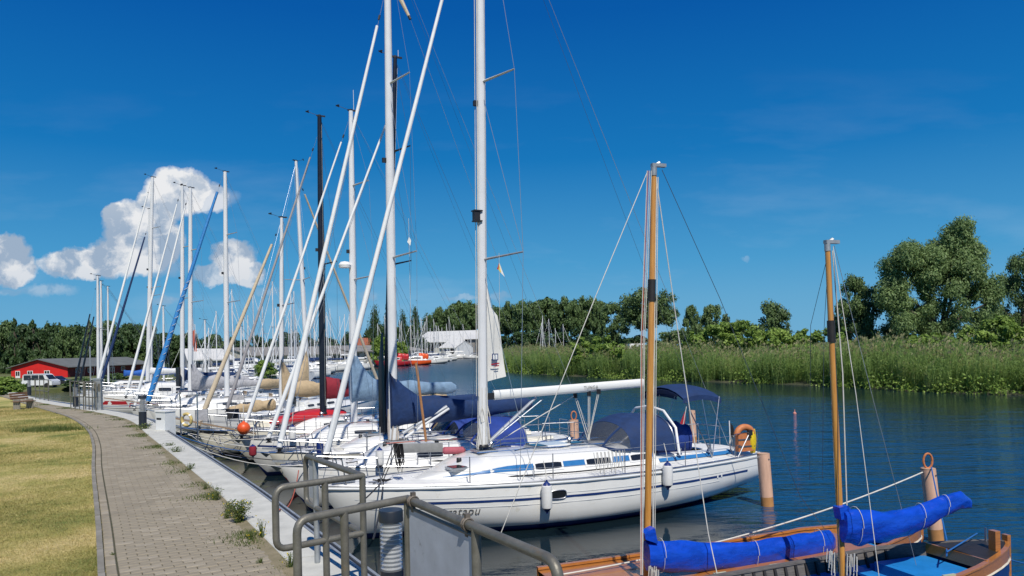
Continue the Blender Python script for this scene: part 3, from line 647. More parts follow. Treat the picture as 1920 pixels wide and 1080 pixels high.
# ------------------------------------------------------------------ reeds
def reeds():
    RBp = np.array([(x, y) for x, y in RBS if y > 30]); seg = np.linalg.norm(np.diff(RBp, axis=0), axis=1); cum = np.concatenate([[0], np.cumsum(seg)])
    tot = np.interp(195, RBp[:, 1][::1] if RBp[0, 1] < RBp[-1, 1] else RBp[::-1, 1], cum)
    n = 42000; s = rng.random(n) ** 1.0 * tot; dep = rng.random(n) ** 1.25 * 6.5 - .15
    x = np.interp(s, cum, RBp[:, 0]); y = np.interp(s, cum, RBp[:, 1])
    x2 = np.interp(s + .5, cum, RBp[:, 0]); y2 = np.interp(s + .5, cum, RBp[:, 1]); t = np.stack([x2 - x, y2 - y], 1); t /= np.linalg.norm(t, axis=1)[:, None]
    wob = .9 * np.sin(s * .7) + .6 * np.sin(s * 1.9 + 1) + .3 * np.sin(s * 4.3)
    px = x + t[:, 1] * (dep + wob * .6 + .3); py = y - t[:, 0] * (dep + wob * .6 + .3)
    low = np.clip((.9 - dep) / .9, 0, 1) * rng.random(n)
    h = (2.7 + .35 * np.sin(s * .23) + .42 * np.sin(s * .9 + 2) * np.cos(dep * 1.1) + rng.normal(0, .36, n) + .22 * np.sin(s * 2.7)) * (1 - .45 * low); z0 = .1 + np.clip(dep, 0, 6) * .10
    lean = rng.normal(0, .10, (n, 2)) + np.array([.06, 0]) + np.stack([-t[:, 1], t[:, 0]], 1) * (.10 * np.clip(1 - dep, 0, 1))[:, None]
    top = np.stack([px + lean[:, 0] * h, py + lean[:, 1] * h, z0 + h], 1); bot = np.stack([px, py, z0 - .3], 1)
    V, K = [], 0
    w = .02
    a = rng.random(n) * 6.28; sd = np.stack([np.cos(a), np.sin(a), 0 * a], 1)
    V.append(np.stack([bot - sd * w, bot + sd * w, top + sd * w * .4, top - sd * w * .4], 1))
    nl = 6
    for q in range(nl):
        f = .18 + .8 * (q + rng.random(n)) / nl; p = bot + (top - bot) * f[:, None]; aa = rng.random(n) * 6.28; L_ = rng.uniform(.35, .75, n)
        dr = np.stack([np.cos(aa) + .45, np.sin(aa), rng.uniform(.1, .9, n)], 1); dr /= np.linalg.norm(dr, axis=1)[:, None]; e = p + dr * L_[:, None]; m = (p + e) / 2 + np.array([0, 0, .05]); e[:, 2] -= .12
        sw = np.cross(dr, np.array([0, 0, 1.])); sw /= np.linalg.norm(sw, axis=1)[:, None] + 1e-6
        V.append(np.stack([p, m + sw * .028, e, m - sw * .028], 1))
    V = np.concatenate(V).reshape(-1, 3)
    tag(npmesh('reed_bed', V, np.arange(len(V)).reshape(-1, 4), L_REED), 'tall green reeds growing along the right bank', kind='stuff')
    pk = (rng.random(n) < .22) & (dep > .7); p = top[pk]; k = len(p); V = []
    for q in range(4):
        dd = rng.normal(0, .07, (k, 3)) + np.array([.10, 0, .26]); s_ = rng.normal(0, .05, (k, 3)); V.append(np.stack([p, p + dd * .5 + s_, p + dd, p + dd * .5 - s_], 1))
    V = np.concatenate(V).reshape(-1, 3); tag(npmesh('reed_plumes', V, np.arange(len(V)).reshape(-1, 4), L_PLUME), 'pale dry plumes on top of the reeds', kind='stuff')
    # low scrub and brambles at the water line
    n = 26000; s = rng.random(n) * tot; x = np.interp(s, cum, RBp[:, 0]); y = np.interp(s, cum, RBp[:, 1]); k1 = (np.sin(s * .55) + np.sin(s * .21 + 2) > -.4)
    x, y, s = x[k1], y[k1], s[k1]; n = len(x); hh = rng.random(n) ** 1.5 * (.9 + .6 * np.sin(s * .8)); p = np.stack([x + rng.normal(.1, .6, n) , y + rng.normal(0, .6, n), .05 + np.abs(hh)], 1)
    a = rng.normal(size=(n, 3)); a /= np.linalg.norm(a, axis=1)[:, None]; b = np.cross(a, rng.normal(size=(n, 3))); b /= np.linalg.norm(b, axis=1)[:, None]; s_ = rng.uniform(.06, .16, n)[:, None]
    V = np.stack([p - a * s_, p + b * s_ * .6, p + a * s_, p - b * s_ * .6], 1).reshape(-1, 3); tag(npmesh('waterside_scrub', V, np.arange(len(V)).reshape(-1, 4), L_BUSH), 'low green growth at the foot of the reeds', kind='stuff')
reeds()

# lawn grass blades
def grass():
    n = 130000; yy = 6.3 + 26 * rng.random(n) ** 2.2; kx = np.interp(yy, [k[1] for k in KER], [k[0] for k in KER]); xl = -(960 + 40) / FPX * yy
    xx = kx + .045 - rng.random(n) * np.maximum(.1, kx - xl); 
    h = rng.uniform(.008, .028, n) * (1 + yy / 30); w = .0028 * (1 + yy / 14); a = rng.random(n) * 6.28; p = np.stack([xx, yy, np.full(n, 1.972)], 1); sd = np.stack([np.cos(a), np.sin(a), 0 * a], 1) * w[:, None] if hasattr(w, '__len__') else None
    tp = p + np.stack([rng.normal(0, .5, n) * h * 1.6, rng.normal(0, .5, n) * h * 1.6, h], 1)
    V = np.stack([p - sd, p + sd, tp], 1).reshape(-1, 3); tag(npmesh('lawn_grass', V, np.arange(n * 3).reshape(-1, 3), L_GRASS), 'short dry straw coloured grass with green patches', kind='stuff')
    # greener tuft patch
    cx, cy = P(95, 789, 21.5).x, 21.5; n = 2600; p = np.stack([cx + rng.normal(0, .42, n), cy + rng.normal(0, .22, n), np.full(n, 1.97)], 1); h = rng.uniform(.05, .16, n); a = rng.random(n) * 6.28; sd = np.stack([np.cos(a), np.sin(a), 0 * a], 1) * .008
    tp = p + np.stack([rng.normal(0, .03, n), rng.normal(0, .03, n), h], 1); V = np.stack([p - sd, p + sd, tp], 1).reshape(-1, 3); tag(npmesh('grass_tuft', V, np.arange(n * 3).reshape(-1, 3), L_WEED), 'darker green grass patch on the dry lawn near the bend', kind='stuff')
grass()
# weeds along the coping
def inner_at(y, off):
    j = min(range(len(OUTS)), key=lambda q: abs(OUTS[q].y - y)); t, n = nrm(OUTS, j); return OUTS[j] - n * (.60 + off)
def weedstrip():
    n = 26000; V = []
    yy = 6.2 + 30 * rng.random(n) ** 1.5
    pts = np.array([(inner_at(y, 0).x, inner_at(y, 0).y) for y in np.linspace(6, 38, 120)]); ys = np.linspace(6, 38, 120)
    x = np.interp(yy, ys, pts[:, 0]); y = np.interp(yy, ys, pts[:, 1]); off = np.abs(rng.normal(0, .095, n)); dens = np.clip(np.sin(yy * 2.3) + np.sin(yy * 5.1 + 1) + .8, 0, 3); k = rng.random(n) * 2.2 < dens
    x, y, off, dens = x[k], y[k], off[k] * (1 + .5 * dens[k]), dens[k]; n = len(x); p = np.stack([x - off * .87, y - off * .5, np.full(n, 1.985)], 1)
    h = rng.uniform(.008, .042, n) * (.5 + .5 * dens); a = rng.random(n) * 6.28; w = .004 + .0004 * y; sd = np.stack([np.cos(a) * w, np.sin(a) * w, 0 * a], 1)
    tp = p + np.stack([rng.normal(0, .4, n) * h, rng.normal(0, .4, n) * h, h], 1); V = np.stack([p - sd, p + sd, tp], 1).reshape(-1, 3)
    tag(npmesh('verge_weeds', V, np.arange(n * 3).reshape(-1, 3), L_WEED), 'low weeds and moss growing along the coping', kind='stuff')
weedstrip()
def weed(px, py, hpx, wpx, label, flowers=0, n=420):
    q = PZ(px, py, 2.0); d = q.y; h = hpx / FPX * d; w = wpx / FPX * d
    root = thing('weed_plant', label, 'weed', (q.x, q.y, 1.985)); 
    st = MB(); V = []
    for _ in range(16):
        a = random.uniform(0, 6.28); r = random.uniform(.1, .5) * w; e = Vector((r * math.cos(a), r * math.sin(a) * .8, h * random.uniform(.55, 1))); st.tube([(e.x * .15, e.y * .15, -.02), (e.x * .5, e.y * .5, e.z * .6), e], [.003, .0025, .0015], 4, cap=False)
        for _ in range(n // 16):
            f = random.random() ** .8; V.append((Vector((e.x * f, e.y * f, e.z * f)) + Vector((random.gauss(0, .09 * w), random.gauss(0, .09 * w), random.gauss(0, .03 * h)))))
    st.build('stem', L_WEED, root)
    p = np.array(V); k = len(p); a = rng.normal(size=(k, 3)); a[:, 2] = np.abs(a[:, 2]) * .6; a /= np.linalg.norm(a, axis=1)[:, None]; b = np.cross(a, rng.normal(size=(k, 3))); b /= np.linalg.norm(b, axis=1)[:, None]; s_ = rng.uniform(.05, .13, k)[:, None] * w
    VV_ = np.stack([p, p + a * s_ * .5 + b * s_ * .22, p + a * s_, p + a * s_ * .5 - b * s_ * .22], 1).reshape(-1, 3); npmesh('foliage', VV_, np.arange(k * 4).reshape(-1, 4), L_WEED, root)
    if flowers:
        p = np.array([(random.gauss(0, .22 * w), random.gauss(0, .2 * w), random.uniform(.15, .9) * h) for _ in range(flowers)]); V, F = leaves(p, np.full((len(p), 3), .005), flowers * 4, .014, aspect=1.1); npmesh('flowers', V, F, L_FLOW, root)['kind'] = 'stuff'
weed(448, 980, 48, 48, 'largest bushy weed with yellow flowers at the coping left of the railing', 40, 1100)
weed(405, 938, 30, 30, 'green grassy weed tuft at the coping beyond the largest weed', 8, 400)
weed(356, 882, 16, 24, 'small dark green weed on the coping edge halfway along the near stretch', 0, 260)
weed(492, 1010, 42, 24, 'thin tall weed right beside the left loop of the near railing', 10, 260)
weed(545, 1066, 34, 34, 'weed tuft at the foot of the nearest railing post', 8, 380)
weed(270, 806, 14, 34, 'weed clump around the foot of the slatted bollard light', 3, 300)
weed(425, 972, 18, 26, 'low flowering weed on the path side of the largest weed', 14, 240)
weed(330, 850, 14, 30, 'low weed clump beyond the small dark green weed', 0, 240)
weed(488, 1056, 14, 22, 'flat weed rosette growing between the pavers near the railing', 0, 160)
weed(428, 962, 26, 26, 'leafy weed between the largest weed and the grassy tuft', 10, 300)
weed(385, 918, 16, 24, 'small yellowish weed beyond the grassy tuft', 4, 220)
weed(470, 1012, 22, 26, 'low yellowish weed beneath the thin tall weed', 8, 260)
weed(318, 838, 10, 26, 'thin dry weed fringe past the low weed clump', 0, 160)
weed(212, 1040, 0 + 8, 14, 'tiny moss tuft on the kerb at the bottom of the lawn edge', 0, 120)

# ================================================================== SAILING YACHTS
class Hull:
    "local frame: x aft from the bow tip, y to port/starboard, z up from the waterline"
    def __init__(s, L, B, fb, fs, p=1.0): s.L, s.B, s.fb, s.fs = L, B, fb, fs
    def hb(s, x):
        q = max(0.0, min(1, x / s.L)); return s.B / 2 * ((1 - (1 - q / .6) ** 2) ** .92 if q < .6 else 1 - .30 * ((q - .6) / .4) ** 2)
    def sheer(s, x): q = x / s.L; return s.fs + (s.fb - s.fs) * (1 - q) ** 2 * 1.0 - .05 * math.sin(math.pi * q)
    def keel(s, x):
        q = x / s.L
        if q < .08: return s.fb * (1 - q / .08) ** 1.15
        return -.45 * math.sin(math.pi * (q - .08) / .85)
    def side(s, x, z):
        zk, zs = s.keel(x), s.sheer(x); ze = max(0, min(1, (z - zk) / max(1e-4, zs - zk))); k = min(1, x / s.L / .42); return s.hb(x) * (1 - (1 - ze) ** (1.4 + 3.4 * k)) ** (1 - .2 * k)
def build_hull(h, parent, top, boot, bottom=None, stripe=None, transom_mat=None, deckm=DECKM, cockpit=None, low=False, name='hull'):
    xs = [h.L * t for t in ((.004, .02, .045, .08, .12, .17, .23, .3, .38, .46, .54, .62, .7, .78, .85, .91, .96, 1) if not low else (.004, .05, .12, .25, .42, .62, .82, 1))]
    rows = []; ups = (0, .12, .27, .45, .63, .8, .92, 1) if not low else (0, .35, .7, 1)
    for sd in (-1, 1):
        g = []
        for x in xs:
            zk, zs = h.keel(x), h.sheer(x); zb = max(zk + 1e-4, .15 + .05 * max(0, (x / h.L - .75)) ** 1 * 2); r = []
            for t in (0, .5, 1): z = lerp(zk, zb, t); r.append((x, sd * h.side(x, z), z))
            for t in ups[1:]: z = lerp(zb, zs, t); r.append((x, sd * h.side(x, z), z))
            g.append(r)
        rows.append(g)
    b = MB(); nc = len(rows[0][0])
    for sd, g in zip((-1, 1), rows):
        vs = [v for r in g for v in r]
        fl, ml = [], []
        for i in range(len(g) - 1):
            for j in range(nc - 1):
                f = (i * nc + j, i * nc + j + 1, (i + 1) * nc + j + 1, (i + 1) * nc + j); fl.append(f if sd > 0 else f[::-1]); ml.append(1 if j < 2 else 0)
        o = len(b.v); b.v += vs; b.f += [tuple(q + o for q in f) for f in fl]; b.mi += ml
    # transom
    l, r = rows[0][-1], rows[1][-1]; o = len(b.v); b.v += l + r
    for j in range(nc - 1): b.f.append((o + j, o + j + 1, o + nc + j + 1, o + nc + j)); b.mi.append(1 if j < 2 else 0)
    b.build(name, [top, boot], parent, sharp=50)
    # deck
    b = MB(); cx0, cx1, cw = cockpit if cockpit else (9e9, 9e9, 0)
    g = []; 
    for x in xs:
        hb, zs = h.hb(x), h.sheer(x); w = min(cw if cockpit else hb * .4, hb * .62); g.append([(x, y, zs + .06 * (1 - (abs(y) / max(hb, .01)) ** 2) * min(1, x)) for y in (-hb, -w, w, hb)])
    vs = [v for r in g for v in r]; o = 0; b.v += vs
    for i in range(len(g) - 1):
        for j in range(3):
            if j == 1 and cockpit and xs[i] >= cx0 - .01 and xs[i + 1] <= cx1 + .01: 
                # well
                A, B_, C_, D = i * 4 + 1, i * 4 + 2, (i + 1) * 4 + 2, (i + 1) * 4 + 1; k = len(b.v)
                for q in (A, B_, C_, D): x, y, z = b.v[q]; b.v.append((x, y, z - .45))
                b.f += [(k, k + 1, k + 2, k + 3), (A, k, k + 3, D), (B_, C_, k + 2, k + 1)]; b.mi += [0] * 3; continue
            b.f.append((i * 4 + j, (i + 1) * 4 + j, (i + 1) * 4 + j + 1, i * 4 + j + 1)); b.mi.append(0)
    b.build('deck', deckm, parent, sharp=60)
    for sd in (-1, 1):
        MB().tube([(x, sd * (h.hb(x) + .005), h.sheer(x) + .015) for x in xs], .022 if not low else .03, 6).build('toe_rail', STEEL if not low else top, parent)
def strip_on(h, parent, name, m, x0, x1, f0, f1, sds=(-1, 1), off=.005, n=24, taper=0):
    "band on the topsides between heights f0(x), f1(x)"
    for sd in sds:
        rows = []
        for i in range(n + 1):
            x = lerp(x0, x1, i / n); a, c = f0(x), f1(x); 
            if taper: k = min(1, i / n / taper); a, c = c - (c - a) * k, c
            rows.append([(x, sd * (h.side(x, lerp(a, c, t)) + off), lerp(a, c, t)) for t in (0, .5, 1)])
        MB().grid(rows, flip=sd < 0).build(name, m, parent)
class Roof:
    def __init__(s, h, x0, x1, w, H, front=.35): s.h, s.x0, s.x1, s.w, s.H, s.front = h, x0, x1, w, H, front
    def hh(s, x): t = (x - s.x0) / (s.x1 - s.x0); return s.H * sst(t / s.front) * (1 - .06 * t) if t < s.front else s.H * (1 - .06 * t)
    def ww(s, x): t = (x - s.x0) / (s.x1 - s.x0); return min(s.w, s.h.hb(x) - .32) * (1 if t > .25 else .35 + .65 * sst(t / .25) if t > 0 else .35)
    def pt(s, x, sd, f):   # f 0..1 up the side
        w, H, z = s.ww(x), s.hh(x), s.h.sheer(x) + .03; return Vector((x, sd * w * (1 - .16 * f), z + H * .84 * f))
    def top(s, x, y=0): return s.h.sheer(x) + .03 + s.hh(x) * (1 + .06) - .08 * abs(y)
def build_roof(r, parent, m, stripe=None, windows=(), name='coachroof', wm=GLASSD):
    n = 22; rows = []
    for i in range(n + 1):
        x = lerp(r.x0, r.x1, i / n); w, H, z = r.ww(x), r.hh(x), r.h.sheer(x) + .02
        prof = [(-1, -.02), (-.92, .45), (-.84, .84), (-.72, .97), (-.4, 1.04), (0, 1.07), (.4, 1.04), (.72, .97), (.84, .84), (.92, .45), (1, -.02)]
        rows.append([(x, w * a, z + H * c) for a, c in prof])
    b = MB().grid(rows, flip=True); k = len(rows[0]); b.f.append(tuple(n * k + q for q in range(k))); b.mi.append(0)
    b.build(name, m, parent, sharp=35)
    for sd in (-1, 1):
        if stripe:
            rr = []
            for i in range(25):
                x = lerp(r.x0 + .12 * (r.x1 - r.x0), r.x1 - .05, i / 24); f = .52; hw = .16 * min(1, .15 + i / 8)
                rr.append([r.pt(x, sd, f - hw) + Vector((0, sd * .006, 0)), r.pt(x, sd, f + hw) + Vector((0, sd * .006, 0))])
            MB().grid(rr, flip=sd < 0).build('roof_stripe', stripe, parent)
        for (xa, xb, fa, fb_) in windows:
            rr = []; fr = []
            for i in range(9):
                t = i / 8; x = lerp(xa, xb, t); e = .10 * (abs(t - .5) * 2) ** 6
                rr.append([r.pt(x, sd, lerp(fa, fb_, .0 + e)) + Vector((0, sd * .014, 0)), r.pt(x, sd, lerp(fa, fb_, 1 - e)) + Vector((0, sd * .014, 0))])
            for i in range(9):
                t = i / 8; x = lerp(xa - .05, xb + .05, t); fr.append([r.pt(x, sd, fa - .09) + Vector((0, sd * .010, 0)), r.pt(x, sd, fb_ + .09) + Vector((0, sd * .010, 0))])
            w_ = MB().grid(rr, flip=sd < 0).build('window', wm, parent); MB().grid(fr, flip=sd < 0).build('window_frame', WHITE, w_)
def rig(root, toL, B, h, d):
    "mast, spreaders, shrouds, stays, furled headsail; d: dict"
    foot = Vector(d['foot']); top = toL(d['top']); ax = top - foot; Lm = ax.length; u = ax.normalized(); r = d.get('r', .085); mm = d.get('mm', ALU)
    b = MB(); n = 12; rows = []
    for t in (0, .03, .5, .85, 1):
        p = foot + ax * t; k = 1 if t < .6 else lerp(1, .62, (t - .6) / .4)
        rows.append([p + Vector((math.cos(2 * math.pi * j / n) * r * 1.25 * k, math.sin(2 * math.pi * j / n) * r * k, 0)) for j in range(n)])
    b.grid(rows, closed=True); b.f.append(tuple(4 * n + j for j in range(n))); b.mi.append(0); b.build('mast', mm, root)
    MB().lathe([(r * 1.5, 0), (r * 1.5, .03), (r * 1.2, .07)], c=tuple(foot - Vector((0, 0, .01)))).build('mast_collar', BLACK, root)
    spr = d.get('spr', (.36, .68)); sw = d.get('sw', .42) ; sl = d.get('sl', B * .32); chain = {}
    wr = d.get('wr', .0045)
    tips = {-1: [], 1: []}
    for sd in (-1, 1):
        for i, f in enumerate(spr):
            p = foot + ax * f; ln = sl * (1 - .18 * i); t = p + Vector((ln * sw, sd * ln, ln * .06)); tips[sd].append(t)
            MB().tube([p, t], [.032, .02], 6).build('spreader', mm if mm is not ALU else ALUS, root)
        cp = Vector((foot.x + .25, sd * (h.hb(foot.x + .25) - .12), h.sheer(foot.x) + .04)); head = foot + ax * d.get('cap', .985)
        MB().tube([cp] + tips[sd] + [head], wr, 4).build('cap_shroud', d.get('wm', WIRE), root)
        if spr: 
            MB().tube([cp + Vector((.35, 0, 0)), foot + ax * (spr[0] - .01)], wr, 4).build('lower_shroud', d.get('wm', WIRE), root)
            if len(spr) > 1: MB().tube([tips[sd][0], foot + ax * (spr[1] - .01)], wr, 4).build('diagonal_shroud', d.get('wm', WIRE), root)
        tb = MB()
        for dx in (0, .35): tb.tube([cp + Vector((dx, 0, 0)), cp + Vector((dx, 0, .28))], .011, 5)
        tb.build('turnbuckle', STEEL, root)
    fr = d.get('fr', .98); hd = foot + ax * fr + Vector((-r, 0, 0)); tack = toL(d['tack']) if 'tack' in d else Vector((.12, 0, h.sheer(0) + .35))
    stem = Vector((.10, 0, h.sheer(0) + .06)); 
    MB().tube([stem, hd], wr * 1.2, 4).build('forestay', WIRE, root)
    if d.get('furl'):
        dirv = (hd - tack); k = 16; fr_ = d.get('furl_r', .07); pts, rs = [], []
        for i in range(k + 1):
            t = i / k; pts.append(tack + dirv * (t * d.get('furl_to', .94)) + Vector((0, 0, 0))); rs.append(fr_ * (1.02 - .50 * t + .10 * math.sin(min(1, t * 3) * math.pi) + random.uniform(-.035, .035)))
        f = MB().tube(pts, rs, 9).build('furled_sail', d['furl'], root)
        if d.get('wrap'):
            w = []; 
            for i in range(161): t = i / 160; a = t * 2 * math.pi * 16; q = tack + dirv * (.02 + t * .5); w.append(q + Vector((math.cos(a) * .5, math.sin(a), 0)) * fr_ * 1.25)
            MB().tube(w, .012, 4).build('lashing', d['wrap'], f)
        MB().lathe([(.01, 0), (.09, .0), (.09, .02), (.05, .03), (.05, .09), (.09, .1), (.09, .12), (.01, .12)], c=tuple(tack - Vector((0, 0, .15)))).build('furler_drum', BLACK, root)
        MB().tube([tack + dirv * .945, tack + dirv * .955], .03, 6).build('furler_swivel', BLACK, root)
    if d.get('back', 1):
        MB().tube([Vector((h.L - .1, 0, h.sheer(h.L) + .1)), foot + ax * .995], wr, 4).build('backstay', d.get('wm', WIRE), root)
    tr = MB(); tr.tube([foot + u * .5 + Vector((r * 1.27, 0, 0)), foot + ax * .98 + Vector((r * .80, 0, 0))], .012, 4); tr.build('mast_track', BLACK, root)
    for dy, dx in ((r * 1.5, -.02), (-r * 1.35, .05)):
        MB().tube([foot + u * .3 + Vector((dx, dy, 0)), foot + ax * .97 + Vector((dx, dy * .8, 0))], wr * .9, 4).build('halyard', ROPEW, root)
    MB().tube([Vector((h.L - .3, h.hb(h.L) * .5, h.sheer(h.L) + .3)), foot + ax * .99], wr * .7, 4).build('topping_lift', WIRED, root)
    MB().box(foot + ax * .55 + Vector((-r * 1.6, 0, 0)), (.10, .08, .12)).build('steaming_light', BLACK, root, smooth=False)
    # masthead gear
    if d.get('head', 1):
        g = MB(); t = foot + ax
        g.box(t + Vector((.05, 0, .02)), (.34, .05, .05)); g.tube([t, t + Vector((0, 0, .06))], .05, 8); g.tube([t + Vector((-.08, 0, .03)), t + Vector((-.42, .08, .14))], .008, 5); g.box(t + Vector((-.42, .08, .18)), (.07, .07, .015)); g.box(t + Vector((-.45, .08, .14)), (.16, .012, .05), rz=.5)
        g.build('masthead_gear', BLACK, root)
        if d.get('ant'): MB().tube([t + Vector((.1, 0, .0)), t + Vector((.1, 0, d['ant']))], .008, 5).build('antenna', WHITE, root)
    return foot, ax, u
def boom_cover(root, m, a, b_, r0, r1, peak=.5, mastp=None, name='sail_cover', sagz=.0, lump=.12, n=22):
    "lumpy canvas sausage from the mast a to the boom end b_, rising in a collar round the mast"
    a, b_ = Vector(a), Vector(b_); rows = []; k = 14; ph = random.uniform(0, 6)
    for i in range(n + 1):
        t = i / n; p = a.lerp(b_, t) + Vector((0, 0, -sagz * math.sin(math.pi * t))); up = peak * max(0, 1 - t / .22) ** 1.3; r = lerp(r0, r1, t ** .8) * (1 + lump * math.sin(t * 19 + ph) * .5 + random.uniform(-.3, .3) * lump)
        if i == n: r *= .6
        ring = []
        for j in range(k):
            an = 2 * math.pi * j / k; sz = math.sin(an); fold = 1 + lump * .35 * math.sin(an * 3 + t * 11 + ph)
            ring.append((p.x, p.y + math.cos(an) * r * .62 * fold, p.z + sz * r * fold * (1.15 if sz < 0 else 1) + (up * max(0, sz) if sz > 0 else 0) + r * .35))
        rows.append(ring)
    g = MB().grid(rows, closed=True); g.f.append(tuple(range(k))); g.f.append(tuple(n * k + j for j in range(k - 1, -1, -1))); g.mi += [0, 0]
    return g.build(name, m, root, sharp=70)
def rails(root, h, xs, hgt=.6, pulpit=True, push=True, mat_=STEEL, wire=2):
    if pulpit:
        g = MB(); x1 = 1.15
        top = [(x1, -h.hb(x1) + .06, h.sheer(x1) + hgt), (.45, -h.hb(.45) - .02, h.sheer(.4) + hgt + .03), (-.02, -.10, h.sheer(0) + hgt + .05), (-.02, .10, h.sheer(0) + hgt + .05), (.45, h.hb(.45) + .02, h.sheer(.4) + hgt + .03), (x1, h.hb(x1) - .06, h.sheer(x1) + hgt)]
        g.tube(top, .014, 6); g.tube([(p[0] + .05, p[1] * .96, p[2] - hgt * .48) for p in top], .010, 5)
        for q in (0, 1, 4, 5): p = top[q]; g.tube([p, (p[0] + .1, p[1] * .93, h.sheer(p[0]))], .014, 6)
        g.build('pulpit', mat_, root)
    if push:
        g = MB(); L = h.L; hb = h.hb(L) - .06; zs = h.sheer(L)
        for sd in (-1, 1):
            g.tube([(L - 1.2, sd * (h.hb(L - 1.2) - .06), zs + hgt), (L - .15, sd * hb, zs + hgt), (L - .08, sd * hb * .8, zs + hgt), (L - .08, sd * .35, zs + hgt)], .014, 6)
            g.tube([(L - 1.2, sd * (h.hb(L - 1.2) - .06), zs + hgt * .5), (L - .15, sd * hb, zs + hgt * .5), (L - .08, sd * .35, zs + hgt * .5)], .010, 5)
            for x, y in ((L - 1.2, h.hb(L - 1.2) - .06), (L - .15, hb), (L - .08, .35)): g.tube([(x, sd * y, zs + .02), (x, sd * y, zs + hgt)], .014, 6)
        g.build('pushpit', mat_, root)
    for sd in (-1, 1):
        for x in xs: MB().tube([(x, sd * (h.hb(x) - .06), h.sheer(x)), (x, sd * (h.hb(x) - .05), h.sheer(x) + hgt)], .012, 6).build('stanchion', mat_, root)
        pts = [(1.15, sd * (h.hb(1.15) - .06))] + [(x, sd * (h.hb(x) - .05)) for x in xs] + [(h.L - 1.2, sd * (h.hb(h.L - 1.2) - .06))]
        for q in range(wire): MB().tube([(x, y, h.sheer(x) + hgt * (1 - .5 * q) - .01) for x, y in pts], .0045, 4).build('lifeline', WIRE, root)
def sprayhood(root, r, x0, x1, w, H, m, win=VINYL, z=None, name='sprayhood', arch=True):
    zb = r.top(x0) - .08 if z is None else z; n = 10; k = 14; 
    def arc(t): return [(-math.cos(math.pi * j / k), math.sin(math.pi * j / k) ** .62) for j in range(k + 1)]
    rows = []
    for i in range(n + 1):
        t = i / n; x = lerp(x0, x1, t); hh = H * (.06 + .94 * math.sin(min(1, t * 1.55) * math.pi / 2) ** .85); ww = w * (.88 + .12 * t); rows.append([(x + (.20 * (1 - a[1]) * (1 if t < .3 else .3)), a[0] * ww, zb - .15 * t + hh * a[1]) for a in arc(t)])
    o = MB().grid(rows[3:], flip=True).build(name, m, root, sharp=60)
    if win:
        wb = MB(); 
        wb.grid([[Vector(p) + Vector((.012, 0, .0)) for p in q] for q in rows[0:4]], flip=True); wb.build('hood_window', win, o)
        e = MB()
        for j in (0, 4, 10, 14): e.tube([Vector(rows[i][j]) for i in range(0, 4)], .03, 5)
        e.tube([Vector(p) for p in rows[0]], .03, 5); e.build('hood_seam', m, o)
    if arch: MB().tube([Vector(p) + Vector((-.01, 0, .02)) for p in rows[-1]], .02, 6).build('hood_frame', STEEL, o)
    return o
def hatch(root, r, x, s=.5, y=0, m=GLASSD):
    z = r.top(x, y); f = MB().box((x, y, z + .02), (s, s, .05)).build('hatch', ALUS, root, smooth=False); MB().box((x, y, z + .052), (s * .82, s * .82, .016)).build('hatch_glass', m, f, smooth=False)
def winch(root, x, y, z): MB().lathe([(.07, 0), (.06, .03), (.045, .06), (.045, .12), (.06, .15), (.055, .17), (0, .175)], 12, c=(x, y, z)).build('winch', STEEL, root)

